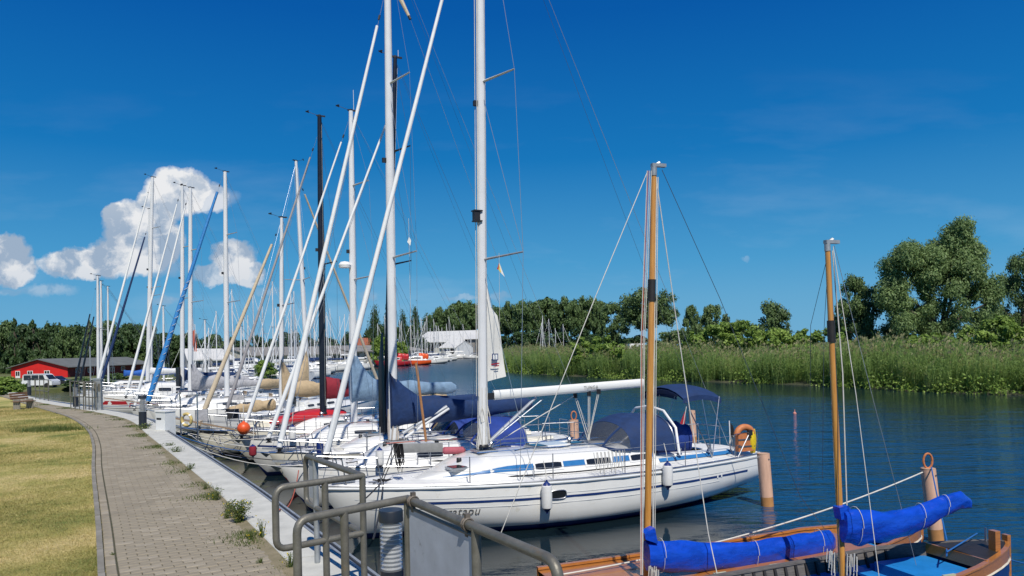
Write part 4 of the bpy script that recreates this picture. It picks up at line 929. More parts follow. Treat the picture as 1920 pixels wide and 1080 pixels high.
def yacht(label, bow, mast_xy, L, B, fb, fs, name='sailing_yacht', hull=GEL, boot=NAVYP, deckm=DECKM, roofH=.42, roofw=1.0, stripe=None, cove=None, foot_z=None, detail=2, rigd=None, group=None, cat='sailing yacht', roofx=None, windows=None, zlow=0):
    bow = Vector(bow[:2]); m = Vector(mast_xy[:2]); ang = math.atan2(m.y - bow.y, m.x - bow.x); J = (m - bow).length
    root = thing(name, label, cat, (bow.x, bow.y, 0), ang, group)
    def toL(w): w = Vector(w) - Vector((bow.x, bow.y, 0)); c, s = math.cos(-ang), math.sin(-ang); return Vector((w.x * c - w.y * s, w.x * s + w.y * c, w.z))
    h = Hull(L, B, fb, fs); x0, x1 = roofx or (max(.17 * L, J - 2.2), .64 * L); r = Roof(h, x0, x1, roofw, roofH)
    cp = (.66 * L, .92 * L, .55); build_hull(h, root, hull, boot, deckm=deckm, cockpit=cp, low=detail < 1)
    wl = windows if windows is not None else [(lerp(x0, x1, a), lerp(x0, x1, b), .38, .72) for a, b in ((.38, .54), (.6, .76), (.82, .95))]
    build_roof(r, root, deckm if deckm is not DECKM else GEL, stripe, wl)
    # coamings and seats
    for sd in (-1, 1): MB().grid([[(x, sd * .62, h.sheer(x)), (x, sd * .64, h.sheer(x) + .26 - .12 * t), (x, sd * .86, h.sheer(x) + .24 - .12 * t), (x, sd * .98, h.sheer(x))] for t, x in [(i / 8, lerp(.64 * L, .93 * L, i / 8)) for i in range(9)]], flip=sd < 0).build('coaming', hull, root)
    if detail >= 1:
        hatch(root, r, lerp(x0, x1, .32), .5); hatch(root, r, lerp(x0, x1, .72), .42)
        rails(root, h, [lerp(1.15, L - 1.2, t) for t in (.2, .4, .6, .8)] , wire=2)
        winch(root, .70 * L, -.75, h.sheer(.7 * L) + .2); winch(root, .70 * L, .75, h.sheer(.7 * L) + .2)
        for sd in (-1, 1): MB().tube([(lerp(x0, x1, t), sd * roofw * .55, r.top(lerp(x0, x1, t)) + .03 + (.05 if i % 2 else 0)) for i, t in enumerate((.4, .45, .6, .65, .8, .85))], .014, 5).build('grab_rail', STEEL if detail == 2 else TEAK, root)
        MB().box((.55, 0, h.sheer(.55) + .07), (.5, .12, .05)).build('anchor_roller', STEEL, root, smooth=False)
        g = MB(); 
        for sd in (-1, 1): g.tube([(1.0, sd * (h.hb(1.0) - .16), h.sheer(1) + .07), (1.22, sd * (h.hb(1.2) - .16), h.sheer(1) + .07)], .014, 5); g.box((1.11, sd * (h.hb(1.1) - .16), h.sheer(1) + .035), (.06, .03, .07))
        g.build('cleat', STEEL, root)
    if detail == 2:
        for i in range(5):
            x = lerp(x0 + .8, x1 - .4, (i + .5) / 5); y = random.uniform(-.5, .5); z = r.top(x, y)
            MB().lathe([(.07, 0), (.07, .05), (.04, .07), (.04, .13), (.09, .17), (.07, .21), (0, .22)] if i % 2 else [(.06, 0), (.06, .09), (.045, .11), (0, .115)], 10, c=(x, y, z - .02)).build('ventilator' if i % 2 else 'deck_fitting', STEEL if i % 2 else BLACK, root)
        for sd in (-1, 1):
            MB().tube([(x, sd * (h.hb(x) * .62 + .12), h.sheer(x) + .07) for x in [lerp(J - .2, .66 * L, t) for t in (0, .5, 1)]], .018, 5).build('genoa_track', BLACK, root)
            MB().tube([(J - .3, sd * .3, r.top(J) + .02), (J + 1.0, sd * .5, r.top(J + 1) + .05), (x1 - .1, sd * .55, r.top(x1 - .1) + .04)], .009, 4).build('deck_line', (ROPEW, ROPER, ROPEB)[random.randrange(3)], root)
        MB().box((x1 + .02, 0, h.sheer(x1) + .38), (.04, .55, .62)).build('washboard', TEAK if B < 3.15 else GLASSD, root, smooth=False)
        MB().box((lerp(x0, x1, .62), .0, r.top(lerp(x0, x1, .62)) + .04), (.65, .6, .06)).build('sliding_hatch', GEL, root)
    if cove: strip_on(h, root, 'cove_stripe', cove[0], cove[1], cove[2], lambda x: h.sheer(x) - cove[3], lambda x: h.sheer(x) - cove[4])
    f = Vector((J, 0, foot_z if foot_z else r.top(J))); rd = dict(rigd); rd['foot'] = f
    if isinstance(rd['top'], tuple): rd['top'] = P(rd['top'][0], rd['top'][1], mast_xy[1])
    if 'tack' in rd and len(rd['tack']) == 2: rd['tack'] = P(rd['tack'][0], rd['tack'][1], bow.y)
    rg = rig(root, toL, B, h, rd)
    return root, h, r, toL, rg, J

DU = Vector((.887, .463)); 
def bowmast(bx, by_, d, mx, my, w=(.887, .463)):
    "bow point from pixel and depth, mast foot where the boat axis w passes under pixel column mx"
    b = P(bx, by_, d); w = Vector(w).normalized(); a_, _ = ab(mx, my); k = a_ / FPX; t = (k * b.y - b.x) / (w.x - k * w.y); return (b.x, b.y), (b.x + w.x * t, b.y + w.y * t)

# ---- the nearest yacht
def yacht1():
    bw, ms = (-4.18, 15.7), (-.73, 17.5)
    L, B = 11.67, 3.5
    root, h, r, toL, (foot, ax, u), J = yacht('nearest big white sloop with navy cove stripe, bare white boom and navy sprayhood', bw, ms, L, B, 1.25, 1.12, hull=GEL, boot=NAVYP, roofH=.50, roofw=1.05, stripe=LBLUE, cove=None, foot_z=1.78, detail=2,
        roofx=(1.9, 8.2), windows=[(4.75, 5.45, .34, .68), (6.15, 6.85, .34, .68), (7.45, 8.05, .34, .68)],
        rigd=dict(top=(899, -330), r=.092, spr=(.30, .585), sl=1.15, sw=.42, wr=.0065, furl=SAILW, furl_r=.062, tack=(612, 848), fr=.93, furl_to=.96, mm=ALU, cap=.95))
    strip_on(h, root, 'cove_stripe', BLUEST, .9, L - .75, lambda x: h.sheer(x) - .395, lambda x: h.sheer(x) - .345)
    strip_on(h, root, 'pin_line', GELG, .7, L - .2, lambda x: h.sheer(x) - .285, lambda x: h.sheer(x) - .275, off=.006)
    strip_on(h, root, 'pin_line', WHITE, .9, L - 1.9, lambda x: h.sheer(x) - .50, lambda x: h.sheer(x) - .485, off=.006)
    for xx in (L - 2.0, L - 1.85): strip_on(h, root, 'stripe_break', WHITE, xx, xx + .05, lambda x: h.sheer(x) - .41, lambda x: h.sheer(x) - .32, off=.008, n=2)
    strip_on(h, root, 'cove_mark', BLUEST, 1.75, 1.84, lambda x: h.sheer(x) - .50, lambda x: h.sheer(x) - .42, off=.007, n=3)
    for sd in (-1, 1): MB().grid([[(x, sd * (.985 + .004), h.sheer(x) + .05), (x, sd * (.90 + .004), h.sheer(x) + .13)] for x in [lerp(8.35, 10.75, t / 8) for t in range(9)]], flip=sd < 0).build('coaming_stripe', LBLUE, root)
    # rubbing rail (white moulding under the toe rail)
    for sd in (-1, 1): MB().tube([(x, sd * (h.side(x, h.sheer(x) - .05) + .012), h.sheer(x) - .045) for x in [L * t for t in (.01, .04, .08, .13, .2, .28, .37, .47, .57, .67, .77, .86, .93, 1)]], .032, 8).build('rubbing_rail', GELG, root)
    # hull port
    for sd in (-1, 1):
        c = []
        for j in range(16): a = 2 * math.pi * j / 16; x = 4.95 + .20 * math.copysign(abs(math.cos(a)) ** .5, math.cos(a)); z = .80 + .095 * math.copysign(abs(math.sin(a)) ** .6, math.sin(a)); c.append((x, z))
        g = MB(); g.v = [(x, sd * (h.side(x, z) + .012), z) for x, z in c]; g.f = [tuple(range(16))] if sd > 0 else [tuple(range(15, -1, -1))]; g.mi = [0]; w = g.build('hull_window', GLASSD, root, smooth=False)
        MB().tube([(x, sd * (h.side(x, z) + .012), z) for x, z in c + c[:1]], .016, 6, cap=False).build('window_frame', STEEL, w)
    # name on the bow in old style letters
    cu = bpy.data.curves.new('name_lettering', 'FONT'); cu.body = 'gatapu'; cu.size = .265; cu.shear = .18; cu.space_character = 1.08; cu.resolution_u = 3
    t = bpy.data.objects.new('name_lettering', cu); C.objects.link(t); dg = bpy.context.evaluated_depsgraph_get(); me = bpy.data.meshes.new_from_object(t.evaluated_get(dg)); bpy.data.objects.remove(t)
    x0 = 2.50
    for v in me.vertices: x, z = v.co.x * .95 + x0, v.co.y + .50; v.co = (x, -(h.side(x, z) + .006), z)
    me.materials.clear(); me.materials.append(mat('lettering', (.12, .115, .105), .5)); o = bpy.data.objects.new('name_lettering', me); C.objects.link(o); o.parent = root
    # boom
    a = toL(P(925, 741, 17.62)); e = toL(P(1206, 718, 19.9)); dv = (e - a)
    g = MB(); rows = []
    for t in (0, .5, 1): p = a + dv * t; rows.append([p + Vector((0, math.cos(2 * math.pi * j / 12) * .062, math.sin(2 * math.pi * j / 12) * .115)) for j in range(12)])
    g.grid(rows, closed=True); g.f += [tuple(range(11, -1, -1)), tuple(24 + j for j in range(12))]; g.mi += [0, 0]; bo = g.build('boom', GEL, root)
    MB().box(a - Vector((.12, 0, .02)), (.26, .09, .16)).build('gooseneck', BLACK, bo)
    cu = bpy.data.curves.new('boom_lettering', 'FONT'); cu.body = 'TUNGA'; cu.size = .115; cu.space_character = 1.15; t = bpy.data.objects.new('boom_lettering', cu); C.objects.link(t)
    me = bpy.data.meshes.new_from_object(t.evaluated_get(bpy.context.evaluated_depsgraph_get())); bpy.data.objects.remove(t)
    q = a + dv * .565
    for v in me.vertices: v.co = (q.x + v.co.x, q.y - .068, q.z - .035 + v.co.y + v.co.x * dv.z / dv.x)
    me.materials.clear(); me.materials.append(MATS['lettering']); o = bpy.data.objects.new('boom_lettering', me); C.objects.link(o); o.parent = bo
    # vang strut, mainsheet tackles
    MB().tube([foot + Vector((.15, 0, .10)), toL(P(1005, 745, 18.3))], .040, 8).build('vang', ALUS, root)
    MB().tube([foot + Vector((.25, 0, .14)), toL(P(1018, 748, 18.4))], .014, 6).build('vang', WIRE, root)
    b0 = toL(P(1104, 826, 19.0))
    g = MB(); k = MB()
    for px, py in ((1077, 742), (1103, 738), (1106, 738), (1124, 734), (1121, 734), (1080, 742)):
        q = toL(P(px, py, 19.0)); g.tube([b0 + Vector((random.uniform(-.05, .05), 0, 0)), q], .009, 5); k.box(q, (.05, .05, .12))
    g.build('mainsheet', ROPEW, root); k.build('block', BLACK, root)
    g = MB(); g.tube([toL(P(1077, 742, 19)), toL(P(930, 830, 17.9))], .012, 5); g.build('preventer_line', ROPEW, root)
    # in-mast mainsail with its clew pulled out
    tp = foot + ax * ((P(903, 505, 17.5).z - foot.z) / ax.z) + Vector((.10, 0, 0)); tk = foot + Vector((.13, 0, (P(906, 716, 17.5).z - foot.z))); cl = toL(P(949, 706, 17.8))
    rows = []; n = 14
    for i in range(n + 1):
        t = i / n; l = tk.lerp(tp, t); rr_ = cl.lerp(tp, t); wob = .03 * math.sin(t * 9); rr_ = rr_ + Vector((.06 * math.sin(math.pi * t) * (1 if t < .6 else -1), wob, 0)); rows.append([l.lerp(rr_, j / 6) + Vector((0, .035 * math.sin(j / 6 * math.pi) * math.sin(t * 5 + 1), 0)) for j in range(7)])
    sl_ = MB().grid(rows).build('mainsail', mat('sail cloth', (.74, .73, .68), .75, var=.04, vscale=3), root)
    for q, col, (wx, wz) in ((0, BLUEST, (.16, .16)), (1, REDP, (.22, .03)), (2, REDP, (.12, .025))):
        c = tk.lerp(tp, .15 + (.07 if q == 0 else .0)).lerp(cl.lerp(tp, .15), .45) + Vector((.04 * (q == 2), -.06, [.04, -.02, -.07][q]))
        fr = MB(); fr.box(c, (wx, .004, wz), ry=(-.1 if q else 0)); 
        if q == 0: fr.box(c + Vector((0, -.004, 0)), (wx * .72, .004, wz * .72), m=1)
        fr.build('sail_emblem', [col, WHITE], sl_, smooth=False)
    # ropes coiled on the mast
    g = MB()
    for i in range(11):
        a0 = random.uniform(0, 6.28); z0 = random.uniform(.35, 1.15); ln = random.uniform(.35, .8); c = foot + u * z0 + Vector((math.cos(a0) * .12, math.sin(a0) * .10, 0)); g.tube([c, c + Vector((.04, -.02, -ln * .5)), c + Vector((.07, 0, -ln)), c + Vector((-.03, .0, -ln * 1.03)), c + Vector((-.05, 0, -ln * .5)), c + Vector((.01, 0, .01))], .011, 5)
    for i in range(9): a0 = i * .7; g.tube([foot + Vector((math.cos(a0) * .13, math.sin(a0) * .11, .02)), foot + u * 1.4 + Vector((math.cos(a0) * .115, math.sin(a0) * .095, 0))], .008, 4)
    g.build('halyard_coils', ROPEW, root)
    g = MB(); g.tube([foot + u * 1.2 + Vector((-.135, -.05, 0)), foot + u * (ax.length * .9) + Vector((-.13, -.05, 0))], .010, 5); g.tube([foot + u * 1.2 + Vector((-.15, .03, 0)), foot + u * (ax.length * .9) + Vector((-.145, .03, 0))], .008, 5); g.build('halyard', ROPEW, root)
    # spinnaker gear track + radar reflector / deck light
    p = toL(P(893, 405, 17.4)); g = MB(); g.box(p, (.14, .14, .20)); g.box(p + Vector((.02, 0, .12)), (.22, .18, .03)); g.box(p + Vector((.02, 0, -.12)), (.20, .18, .03)); g.build('deck_light', BLACK, root, smooth=False)
    # sprayhood, wheel tent
    r2 = r
    sh = sprayhood(root, r2, 6.85, 8.75, 1.04, .88, NAVYC, VINYL)
    MB().tube([(8.8, -1.18, 1.35), (8.8, -1.06, 1.98), (8.8, -.6, 2.38), (8.8, 0, 2.47), (8.8, .6, 2.38), (8.8, 1.06, 1.98), (8.8, 1.18, 1.35)], .035, 8).build('hood_arch', WHITE, sh)
    # wheel cover
    boom_cover(root, ROYALC, (8.95, .1, 1.52), (10.2, .1, 1.35), .52, .38, peak=.1, name='wheel_cover', lump=.08)
    for y in (-.5, .5): hatch(root, r, 3.0, .42, y) if y < 0 else None
    hatch(root, r, 5.4, .55)
    # bimini
    A = toL(P(1248, 722, 20.0)); zt = 2.95; n = 8; rows = []
    for i in range(n + 1):
        t = i / n; x = lerp(9.2, 10.5, t); zc = zt + .10 * math.sin(math.pi * t) - .06 * t; rows.append([(x, y, zc - .26 * (abs(y) / .9) ** 2.2) for y in (-.9, -.8, -.6, -.3, 0, .3, .6, .8, .9)])
    g = MB().grid(rows); g.grid([[Vector(p) - Vector((0, 0, .05)) for p in q] for q in rows], flip=True); g.grid([[Vector(q[0]), Vector(q[0]) - Vector((0, 0, .13))] for q in rows]); g.grid([[Vector(q[-1]), Vector(q[-1]) - Vector((0, 0, .13))] for q in rows]); bim = g.build('bimini', NAVYC, root, sharp=70)
    for x, xt in ((10.9, 10.45), (9.1, 9.25), (10.6, 9.85)):
        for sd in (-1, 1): MB().tube([(9.95, sd * 1.12, h.sheer(10) + .05), (xt, sd * .88, zt - .26)], .015, 6).build('bimini_leg', STEEL, bim)
    # stern clutter
    g = MB(); L_ = L
    for i in range(9): a0 = random.uniform(0, 6.28); c = Vector((L_ - .75 + random.uniform(-.25, .2), -1.05 + random.uniform(-.1, .2), h.sheer(L_) + .25)); g.tube([c, c + Vector((.05, 0, .25)), c + Vector((.12, .02, .1)), c + Vector((.1, 0, -.2)), c], .010, 5)
    g.build('rope_coil', ROPEW, root)
    for x in (9.0, 10.0): winch(root, x, -.95, h.sheer(x) + .18)
    MB().tube([(9.55, 0, 1.2), (9.55, 0, 2.0)], .06, 10).build('steering_pedestal', WHITE, root)
    # coiled lines on the lifeline
    g = MB()
    for i in range(8):
        x = 5.9 + i * .10; c = Vector((x, -(h.hb(x) - .05), h.sheer(x) + .56)); g.tube([c, c + Vector((.03, -.02, -.25)), c + Vector((.06, -.01, -.40 - .1 * (i % 3))), c + Vector((.09, -.02, -.22)), c + Vector((.08, 0, 0))], .009, 5)
    g.build('rope_coil', ROPEW, root)
    # bow rail: grey fender board on the rail, black mooring line hanks
    return root, h, toL
Y1, H1, T1 = yacht1()
def fender(px, py, d, ln, r, label, m=FEND, endm=NAVYP, line=.5, rz=0):
    p = P(px, py, d); t = thing('fender', label, 'fender', p, rz)
    k = ln / 2; MB().lathe([(.001, -k * .92), (r * .55, -k * .90), (r * .93, -k * .78), (r, -k * .6), (r * 1.01, 0), (r, k * .6), (r * .93, k * .78), (r * .55, k * .9), (.001, k * .92)], 18).build('body', m, t)
    MB().lathe([(r * .82, -k * .82), (r * .55, -k * .98), (r * .22, -k * 1.08), (r * .2, -k * 1.2), (0, -k * 1.21)], 14).build('end_cap', endm, t); MB().lathe([(r * .82, k * .82), (r * .55, k * .98), (r * .22, k * 1.08), (r * .2, k * 1.2), (0, k * 1.21)], 14).build('end_cap', endm, t)
    MB().tube([(0, 0, k * 1.15), (.01, .05, k * 1.15 + line * .5), (0, .12, k * 1.15 + line)], .009, 5).build('line', ROPEW, t); return t
def hull_pt(h, T, root, x, z, off): 
    y = -(h.side(x, z) + off); a = root.rotation_euler[2]; c, s = math.cos(a), math.sin(a); return Vector((root.location.x + x * c - y * s, root.location.y + x * s + y * c, z))
for x, z, ln, lb in ((4.62, .80, .62, 'white cylindrical fender with dark ends beside the oval hull window of the nearest sloop'), (7.86, .98, .58, 'white cylindrical fender hanging further aft on the nearest sloop')):
    p = hull_pt(H1, T1, Y1, x, z, .13); f = fender(960, 652, 10, ln, .12, lb, line=.42); f.location = p; f.rotation_euler = (0, 0, Y1.rotation_euler[2])

# ---- the other yachts along the quay
def simple_boom(root, toL, foot, J, z, ln, m=ALUS, r=.06, drop=0):
    a = Vector((J + .12, 0, z)); e = Vector((J + ln, 0, z + drop)); MB().tube([a, e], r, 8).build('boom', m, root); return a, e
# 2: white masted sloop with the navy sail cover
bw, ms = bowmast(523, 860, 18.7, 738, 825)
r2, h2, rf2, T2, (f2, a2, u2), J2 = yacht('white sloop with big navy sail cover, second from the railing', bw, ms, 9.6, 3.15, 1.25, 1.05, roofH=.48, rigd=dict(top=(725, -130), r=.10, spr=(.36, .7), sl=1.1, sw=.30, furl=SAILW, furl_r=.072, tack=(524, 838), fr=.87, furl_to=.93), windows=None, cove=(GELG, .5, 9.2, .22, .19))
a_, e_ = simple_boom(r2, T2, f2, J2, P(745, 775, 20.1).z, 4.3)
boom_cover(r2, NAVYC, a_ + Vector((-.22, 0, -.02)), e_, .42, .16, peak=.55, sagz=.06)
sprayhood(r2, rf2, 5.0, 6.5, 1.1, .75, ROYALC, VINYL); MB().tube([T2(P(838, 762, 20.6)), T2(P(755, 812, 20.2))], .05, 8).build('vang', ALUS, r2); MB().tube([T2(P(842, 766, 20.6)), T2(P(760, 820, 20.2))], .035, 8).build('vang', ALU, r2)
MB().tube([T2(P(780, 680, 19.3)), T2(P(799, 828, 19.3))], .035, 7).build('boat_hook', mat('boat hook wood', (.42, .20, .08), .5), r2)
g = MB(); 
for i in range(10): a0 = i; g.tube([f2 + Vector((math.cos(a0) * .13, math.sin(a0) * .1, 0)), f2 + Vector((math.cos(a0 + .4) * .14, math.sin(a0 + .4) * .12, .45)), f2 + Vector((math.cos(a0) * .12, math.sin(a0) * .1, .9))], .025, 5)
g.build('halyard_bundle', mat('faded rope', (.50, .44, .38), .85), r2)
# 3: black masted
bw, ms = bowmast(502, 835, 21.6, 723, 810)
r3, h3, rf3, T3, (f3, a3, u3), J3 = yacht('white sloop with slim black mast standing close to the navy covered boom', bw, ms, 9.8, 3.1, 1.2, 1.0, hull=GELC, boot=REDP, foot_z=1.45, roofH=.40, rigd=dict(top=(741, 108), r=.082, mm=MASTB, wm=WIRED, spr=(.45, .75), sl=.9, furl=SAILW, furl_r=.06, tack=(504, 820), fr=.86, furl_to=.95, ant=.25))
a_, e_ = simple_boom(r3, T3, f3, J3, 2.4, 3.6, MASTB); boom_cover(r3, NAVYC, a_, e_, .18, .12, peak=.1)
sprayhood(r3, rf3, 5.2, 6.6, 1.05, .8, ROYALC, GLASSD); boom_cover(r3, NAVYC, (7.2, 0, 1.25), (8.3, 0, 1.2), .50, .42, peak=0, name='cockpit_cover', lump=.05)
p_ = T3(P(725, 690, 23.2)); MB().tube([(f3.x - .14, -.12, f3.z + .1), (f3.x - .14, -.12, f3.z + 2.0), (f3.x - .08, -.1, f3.z + 3.2)], [.11, .10, .03], 8).build('rolled_sail', BLACKP, r3)
# 4: pale blue sail cover, radar mast
bw, ms = bowmast(450, 825, 24.3, 664, 792)
r4, h4, rf4, T4, (f4, a4, u4), J4 = yacht('white sloop with faded pale blue sail cover and a radar dome halfway up its mast', bw, ms, 10.2, 3.2, 1.3, 1.05, roofH=.45, foot_z=1.55, rigd=dict(top=(658, 208), r=.098, spr=(.46, .76), sl=1.05, furl=SAILW, furl_r=.058, tack=(453, 815), fr=.965, furl_to=.93, ant=.75, mm=ALU), cove=(BLUEST, .5, 9.8, .24, .18))
a_, e_ = simple_boom(r4, T4, f4, J4, P(668, 738, 26).z, 3.9); boom_cover(r4, JEANC, a_ + Vector((-.22, 0, 0)), e_, .42, .17, peak=1.25, lump=.16)
p_ = T4(P(656, 497, 26)); MB().lathe([(0, -.1), (.2, -.1), (.22, 0), (.15, .1), (0, .13)], 14, c=tuple(p_ + Vector((-.18, 0, 0)))).build('radar_dome', WHITE, r4)
boom_cover(r4, TANC, (5.4, 0, 1.75), (7.4, 0, 1.75), .55, .5, peak=0, name='cockpit_tent', lump=.04); boom_cover(r4, REDC, (7.8, 0, 1.5), (9.0, 0, 1.45), .42, .35, peak=0, name='wheel_cover', lump=.05)
# 5: black mast maroon cover
bw, ms = bowmast(424, 790, 27.2, 606, 772)
r5, h5, rf5, T5, (f5, a5, u5), J5 = yacht('cream white sloop with thick black mast and maroon sail cover', bw, ms, 9.6, 3.1, 1.3, 1.05, hull=GELC, boot=BLACKP, roofH=.45, foot_z=1.7, rigd=dict(top=(599, 218), r=.105, mm=MASTB, wm=WIRED, spr=(.5,), sl=.9, furl=SAILG, furl_r=.060, tack=(426, 765), fr=.93, furl_to=.92))
a_, e_ = simple_boom(r5, T5, f5, J5, P(612, 735, 28.6).z, 3.6, MASTB); boom_cover(r5, REDC, a_, e_, .36, .2, peak=.12)
# 6: small cream boat, beige sail and tan cover
bw, ms = bowmast(368, 800, 29.3, 527, 767, (.87, .5))
r6, h6, rf6, T6, (f6, a6, u6), J6 = yacht('small cream boat with beige furled sail and tan cover, black rubbing strake', bw, ms, 7.8, 2.6, 1.1, .9, hull=GELC, boot=BLACKP, deckm=DECKC, roofH=.42, foot_z=1.6, rigd=dict(top=(528, 408), r=.075, spr=(.55,), sl=.8, furl=SAILB, furl_r=.10, tack=(372, 797), fr=.96, furl_to=.90), cove=(BLACKP, .1, 7.7, .10, .02))
a_, e_ = simple_boom(r6, T6, f6, J6, P(530, 735, 31).z, 3.0, TEAK); boom_cover(r6, TANC, a_ + Vector((-.1, 0, 0)), e_, .38, .22, peak=.9, lump=.2); boom_cover(r6, TANC, (1.2, .2, 1.75), (J6 - .2, .1, 1.9), .14, .22, peak=0, name='rolled_sail', lump=.3)
# 7: moored stern to the quay, wood coloured furled sail leaning to the river
b7 = Vector((P(712, 725, 44).x, 44)); m7 = Vector((P(578, 700, 39).x, 39))
r7, h7, rf7, T7, (f7, a7, u7), J7 = yacht('sloop moored stern to the quay with a tan furled sail sloping down toward the river', b7, m7, 10.8, 3.2, 1.4, 1.15, hull=GEL, boot=REDP, roofH=.45, rigd=dict(top=(555, 302), r=.10, spr=(.5,), sl=.9, furl=SAILB, furl_r=.085, tack=(711, 722), fr=.93, furl_to=.93))
a_, e_ = simple_boom(r7, T7, f7, J7, 2.5, 3.4); boom_cover(r7, TANC, a_, e_, .30, .2, peak=1.3, lump=.2)
# 8: blue wrapped headsail
bw, ms = bowmast(277, 760, 37, 426, 752, (.8, .6))
r8, h8, rf8, T8, (f8, a8, u8), J8 = yacht('white sloop whose headsail is wrapped in a bright blue sleeve with white lashing', bw, ms, 9.6, 3.1, 1.45, 1.2, hull=GEL, boot=NAVYP, roofH=.5, roofw=1.1, rigd=dict(top=(422, 322), r=.11, spr=(.42, .72), sl=1.0, furl=BLUCOV, furl_r=.13, wrap=ROPEW, tack=(278, 752), fr=.985, furl_to=.92))
a_, e_ = simple_boom(r8, T8, f8, J8, P(430, 722, 39).z, 4.6, GREYC, .09); boom_cover(r8, GREYC, a_, e_, .18, .12, peak=.1)
# 9, 10: the pair with white furled sails
bw, ms = bowmast(252, 770, 40, 357, 752, (.75, .66))
r9, h9, rf9, T9, (f9, a9, u9), J9 = yacht('white sloop with grey crumpled sail cover and the right one of the twin masts', bw, ms, 9.4, 3.1, 1.45, 1.2, roofH=.45, rigd=dict(top=(357, 352), r=.105, spr=(.45, .7), sl=.95, furl=SAILW, furl_r=.075, tack=(252, 765), fr=.97, furl_to=.93, ant=.9))
a_, e_ = simple_boom(r9, T9, f9, J9, P(360, 722, 42).z, 3.4); boom_cover(r9, GREYC, a_ + Vector((-.1, 0, 0)), e_, .42, .3, peak=.9, lump=.25)
bw, ms = bowmast(235, 752, 43.5, 342, 745, (.75, .66))
r10, h10, rf10, T10, (f10, a10, u10), J10 = yacht('white yacht with broad red sheer stripe and the left one of the twin masts', bw, ms, 10.0, 3.2, 1.5, 1.25, boot=REDP, roofH=.5, rigd=dict(top=(342, 348), r=.105, spr=(.45, .7), sl=.95, furl=SAILW, furl_r=.075, tack=(236, 742), fr=.975, furl_to=.93, ant=.9), cove=(REDP, .2, 9.8, .42, .16))
boom_cover(r10, NAVYC, (J10 + .1, 0, 2.7), (J10 + 3.3, 0, 2.7), .25, .16, peak=.2)
b_ = MB().box((J10 - .30, -.25, 2.75), (.10, .62, 1.15)).build('folded_bridge', BLACK, r10)
# 11, 12: blue covered boom behind
bw, ms = bowmast(176, 745, 48, 277, 722, (.75, .66))
r11, h11, rf11, T11, (f11, a11, u11), J11 = yacht('white yacht with pilot house windows and white furled sail behind the tall pedestals', bw, ms, 10.5, 3.3, 1.6, 1.3, roofH=.85, rigd=dict(top=(286, 332), r=.115, spr=(.46, .75), sl=1.0, furl=SAILW, furl_r=.09, tack=(178, 735), fr=.97, furl_to=.95), roofw=1.15, cove=(REDP, .2, 10.2, .62, .36))
boom_cover(r11, WHITE, (J11 + .1, 0, 2.95), (J11 + 3.6, 0, 2.95), .2, .14, peak=.1)
bw, ms = bowmast(187, 735, 53, 283, 715, (.75, .66))
r12, h12, rf12, T12, (f12, a12, u12), J12 = yacht('white yacht with royal blue boom cover and navy edged furled sail left of the cloud', bw, ms, 10.5, 3.3, 1.6, 1.3, roofH=.6, rigd=dict(top=(280, 392), r=.105, spr=(.5,), sl=1.0, furl=NAVYC, furl_r=.10, tack=(188, 722), fr=.9, furl_to=.93))
boom_cover(r12, TARPD, (1.6, 0, 2.75), (J12 + 2.6, 0, 2.8), .16, .26, peak=.05, lump=.3)
# 13, 14: old timers with black rigging
for (bx, by_, d, mx, my, tp, lb) in ((140, 728, 58, 184, 715, (183, 517), 'dark rigged boat with black netted headstay, leftmost slim mast'), (150, 724, 64, 190, 712, (189, 527), 'dark rigged boat just right of the leftmost slim mast')):
    bw, ms = bowmast(bx, by_, d, mx, my, (.8, .6)); q = yacht(lb, bw, ms, 8.5, 2.8, 1.2, 1.0, hull=GELG, boot=NAVYP, roofH=.4, detail=1, rigd=dict(top=tp, r=.09, spr=(.55,), sl=.8, furl=BLACKP, furl_r=.09, tack=(bx, by_ - 6), fr=.93, furl_to=.7, wm=WIRED))
for (bx, d, mx, tp, lb) in ((170, 74, 203, (202, 537), 'distant white sloop with a low thin mast between the red building and the cloud mast'), (262, 66, 307, (306, 574), 'white sloop with short bright mast seen between the two leaning white sails'), (330, 70, 385, (384, 600), 'white sloop behind the twin masts with a short mast'), (395, 78, 452, (452, 612), 'white sloop beyond the blue wrapped headsail with short mast')):
    bw, ms = bowmast(bx, 715, d, mx, 705, (.8, .6)); yacht(lb, bw, ms, 8.0, 2.7, 1.2, 1.0, hull=GEL, boot=NAVYP, detail=1, roofH=.5, rigd=dict(top=tp, r=.075, spr=(.6,), sl=.7, wr=.008, tack=(bx, 705)))

# ------------------------------------------------------------------ far marina: three kinds of boat, copied
def far_sail(lb, cov):
    root = thing('sailing_boat', lb, 'sailing boat', (0, 0, 0), 0, 'small sailing boats along the far shore'); h = Hull(8.2, 2.7, 1.15, .95); build_hull(h, root, GEL, NAVYP, low=True, cockpit=None); r = Roof(h, 2.2, 5.2, .9, .45); build_roof(r, root, GEL, None, [(3.2, 4.9, .4, .75)])
    MB().tube([(3.2, 0, 1.3), (3.3, 0, 10.6)], .07, 6).build('mast', ALU, root); MB().tube([(3.4, 0, 2.2), (6.4, 0, 2.2)], .16, 7).build('sail_cover', cov, root)
    g = MB(); g.tube([(.1, 0, 1.2), (3.25, 0, 10.0)], .035, 5); g.build('furled_sail', SAILW, root); g = MB(); g.tube([(8.1, 0, 1.0), (3.3, 0, 10.5)], .012, 4); g.tube([(3.4, -1.1, 1.1), (3.3, 0, 9)], .012, 4); g.tube([(3.4, 1.1, 1.1), (3.3, 0, 9)], .012, 4); g.tube([(3.3, -.8, 5.8), (3.3, .8, 5.8)], .025, 4); g.build('shroud', WIRE, root); return root
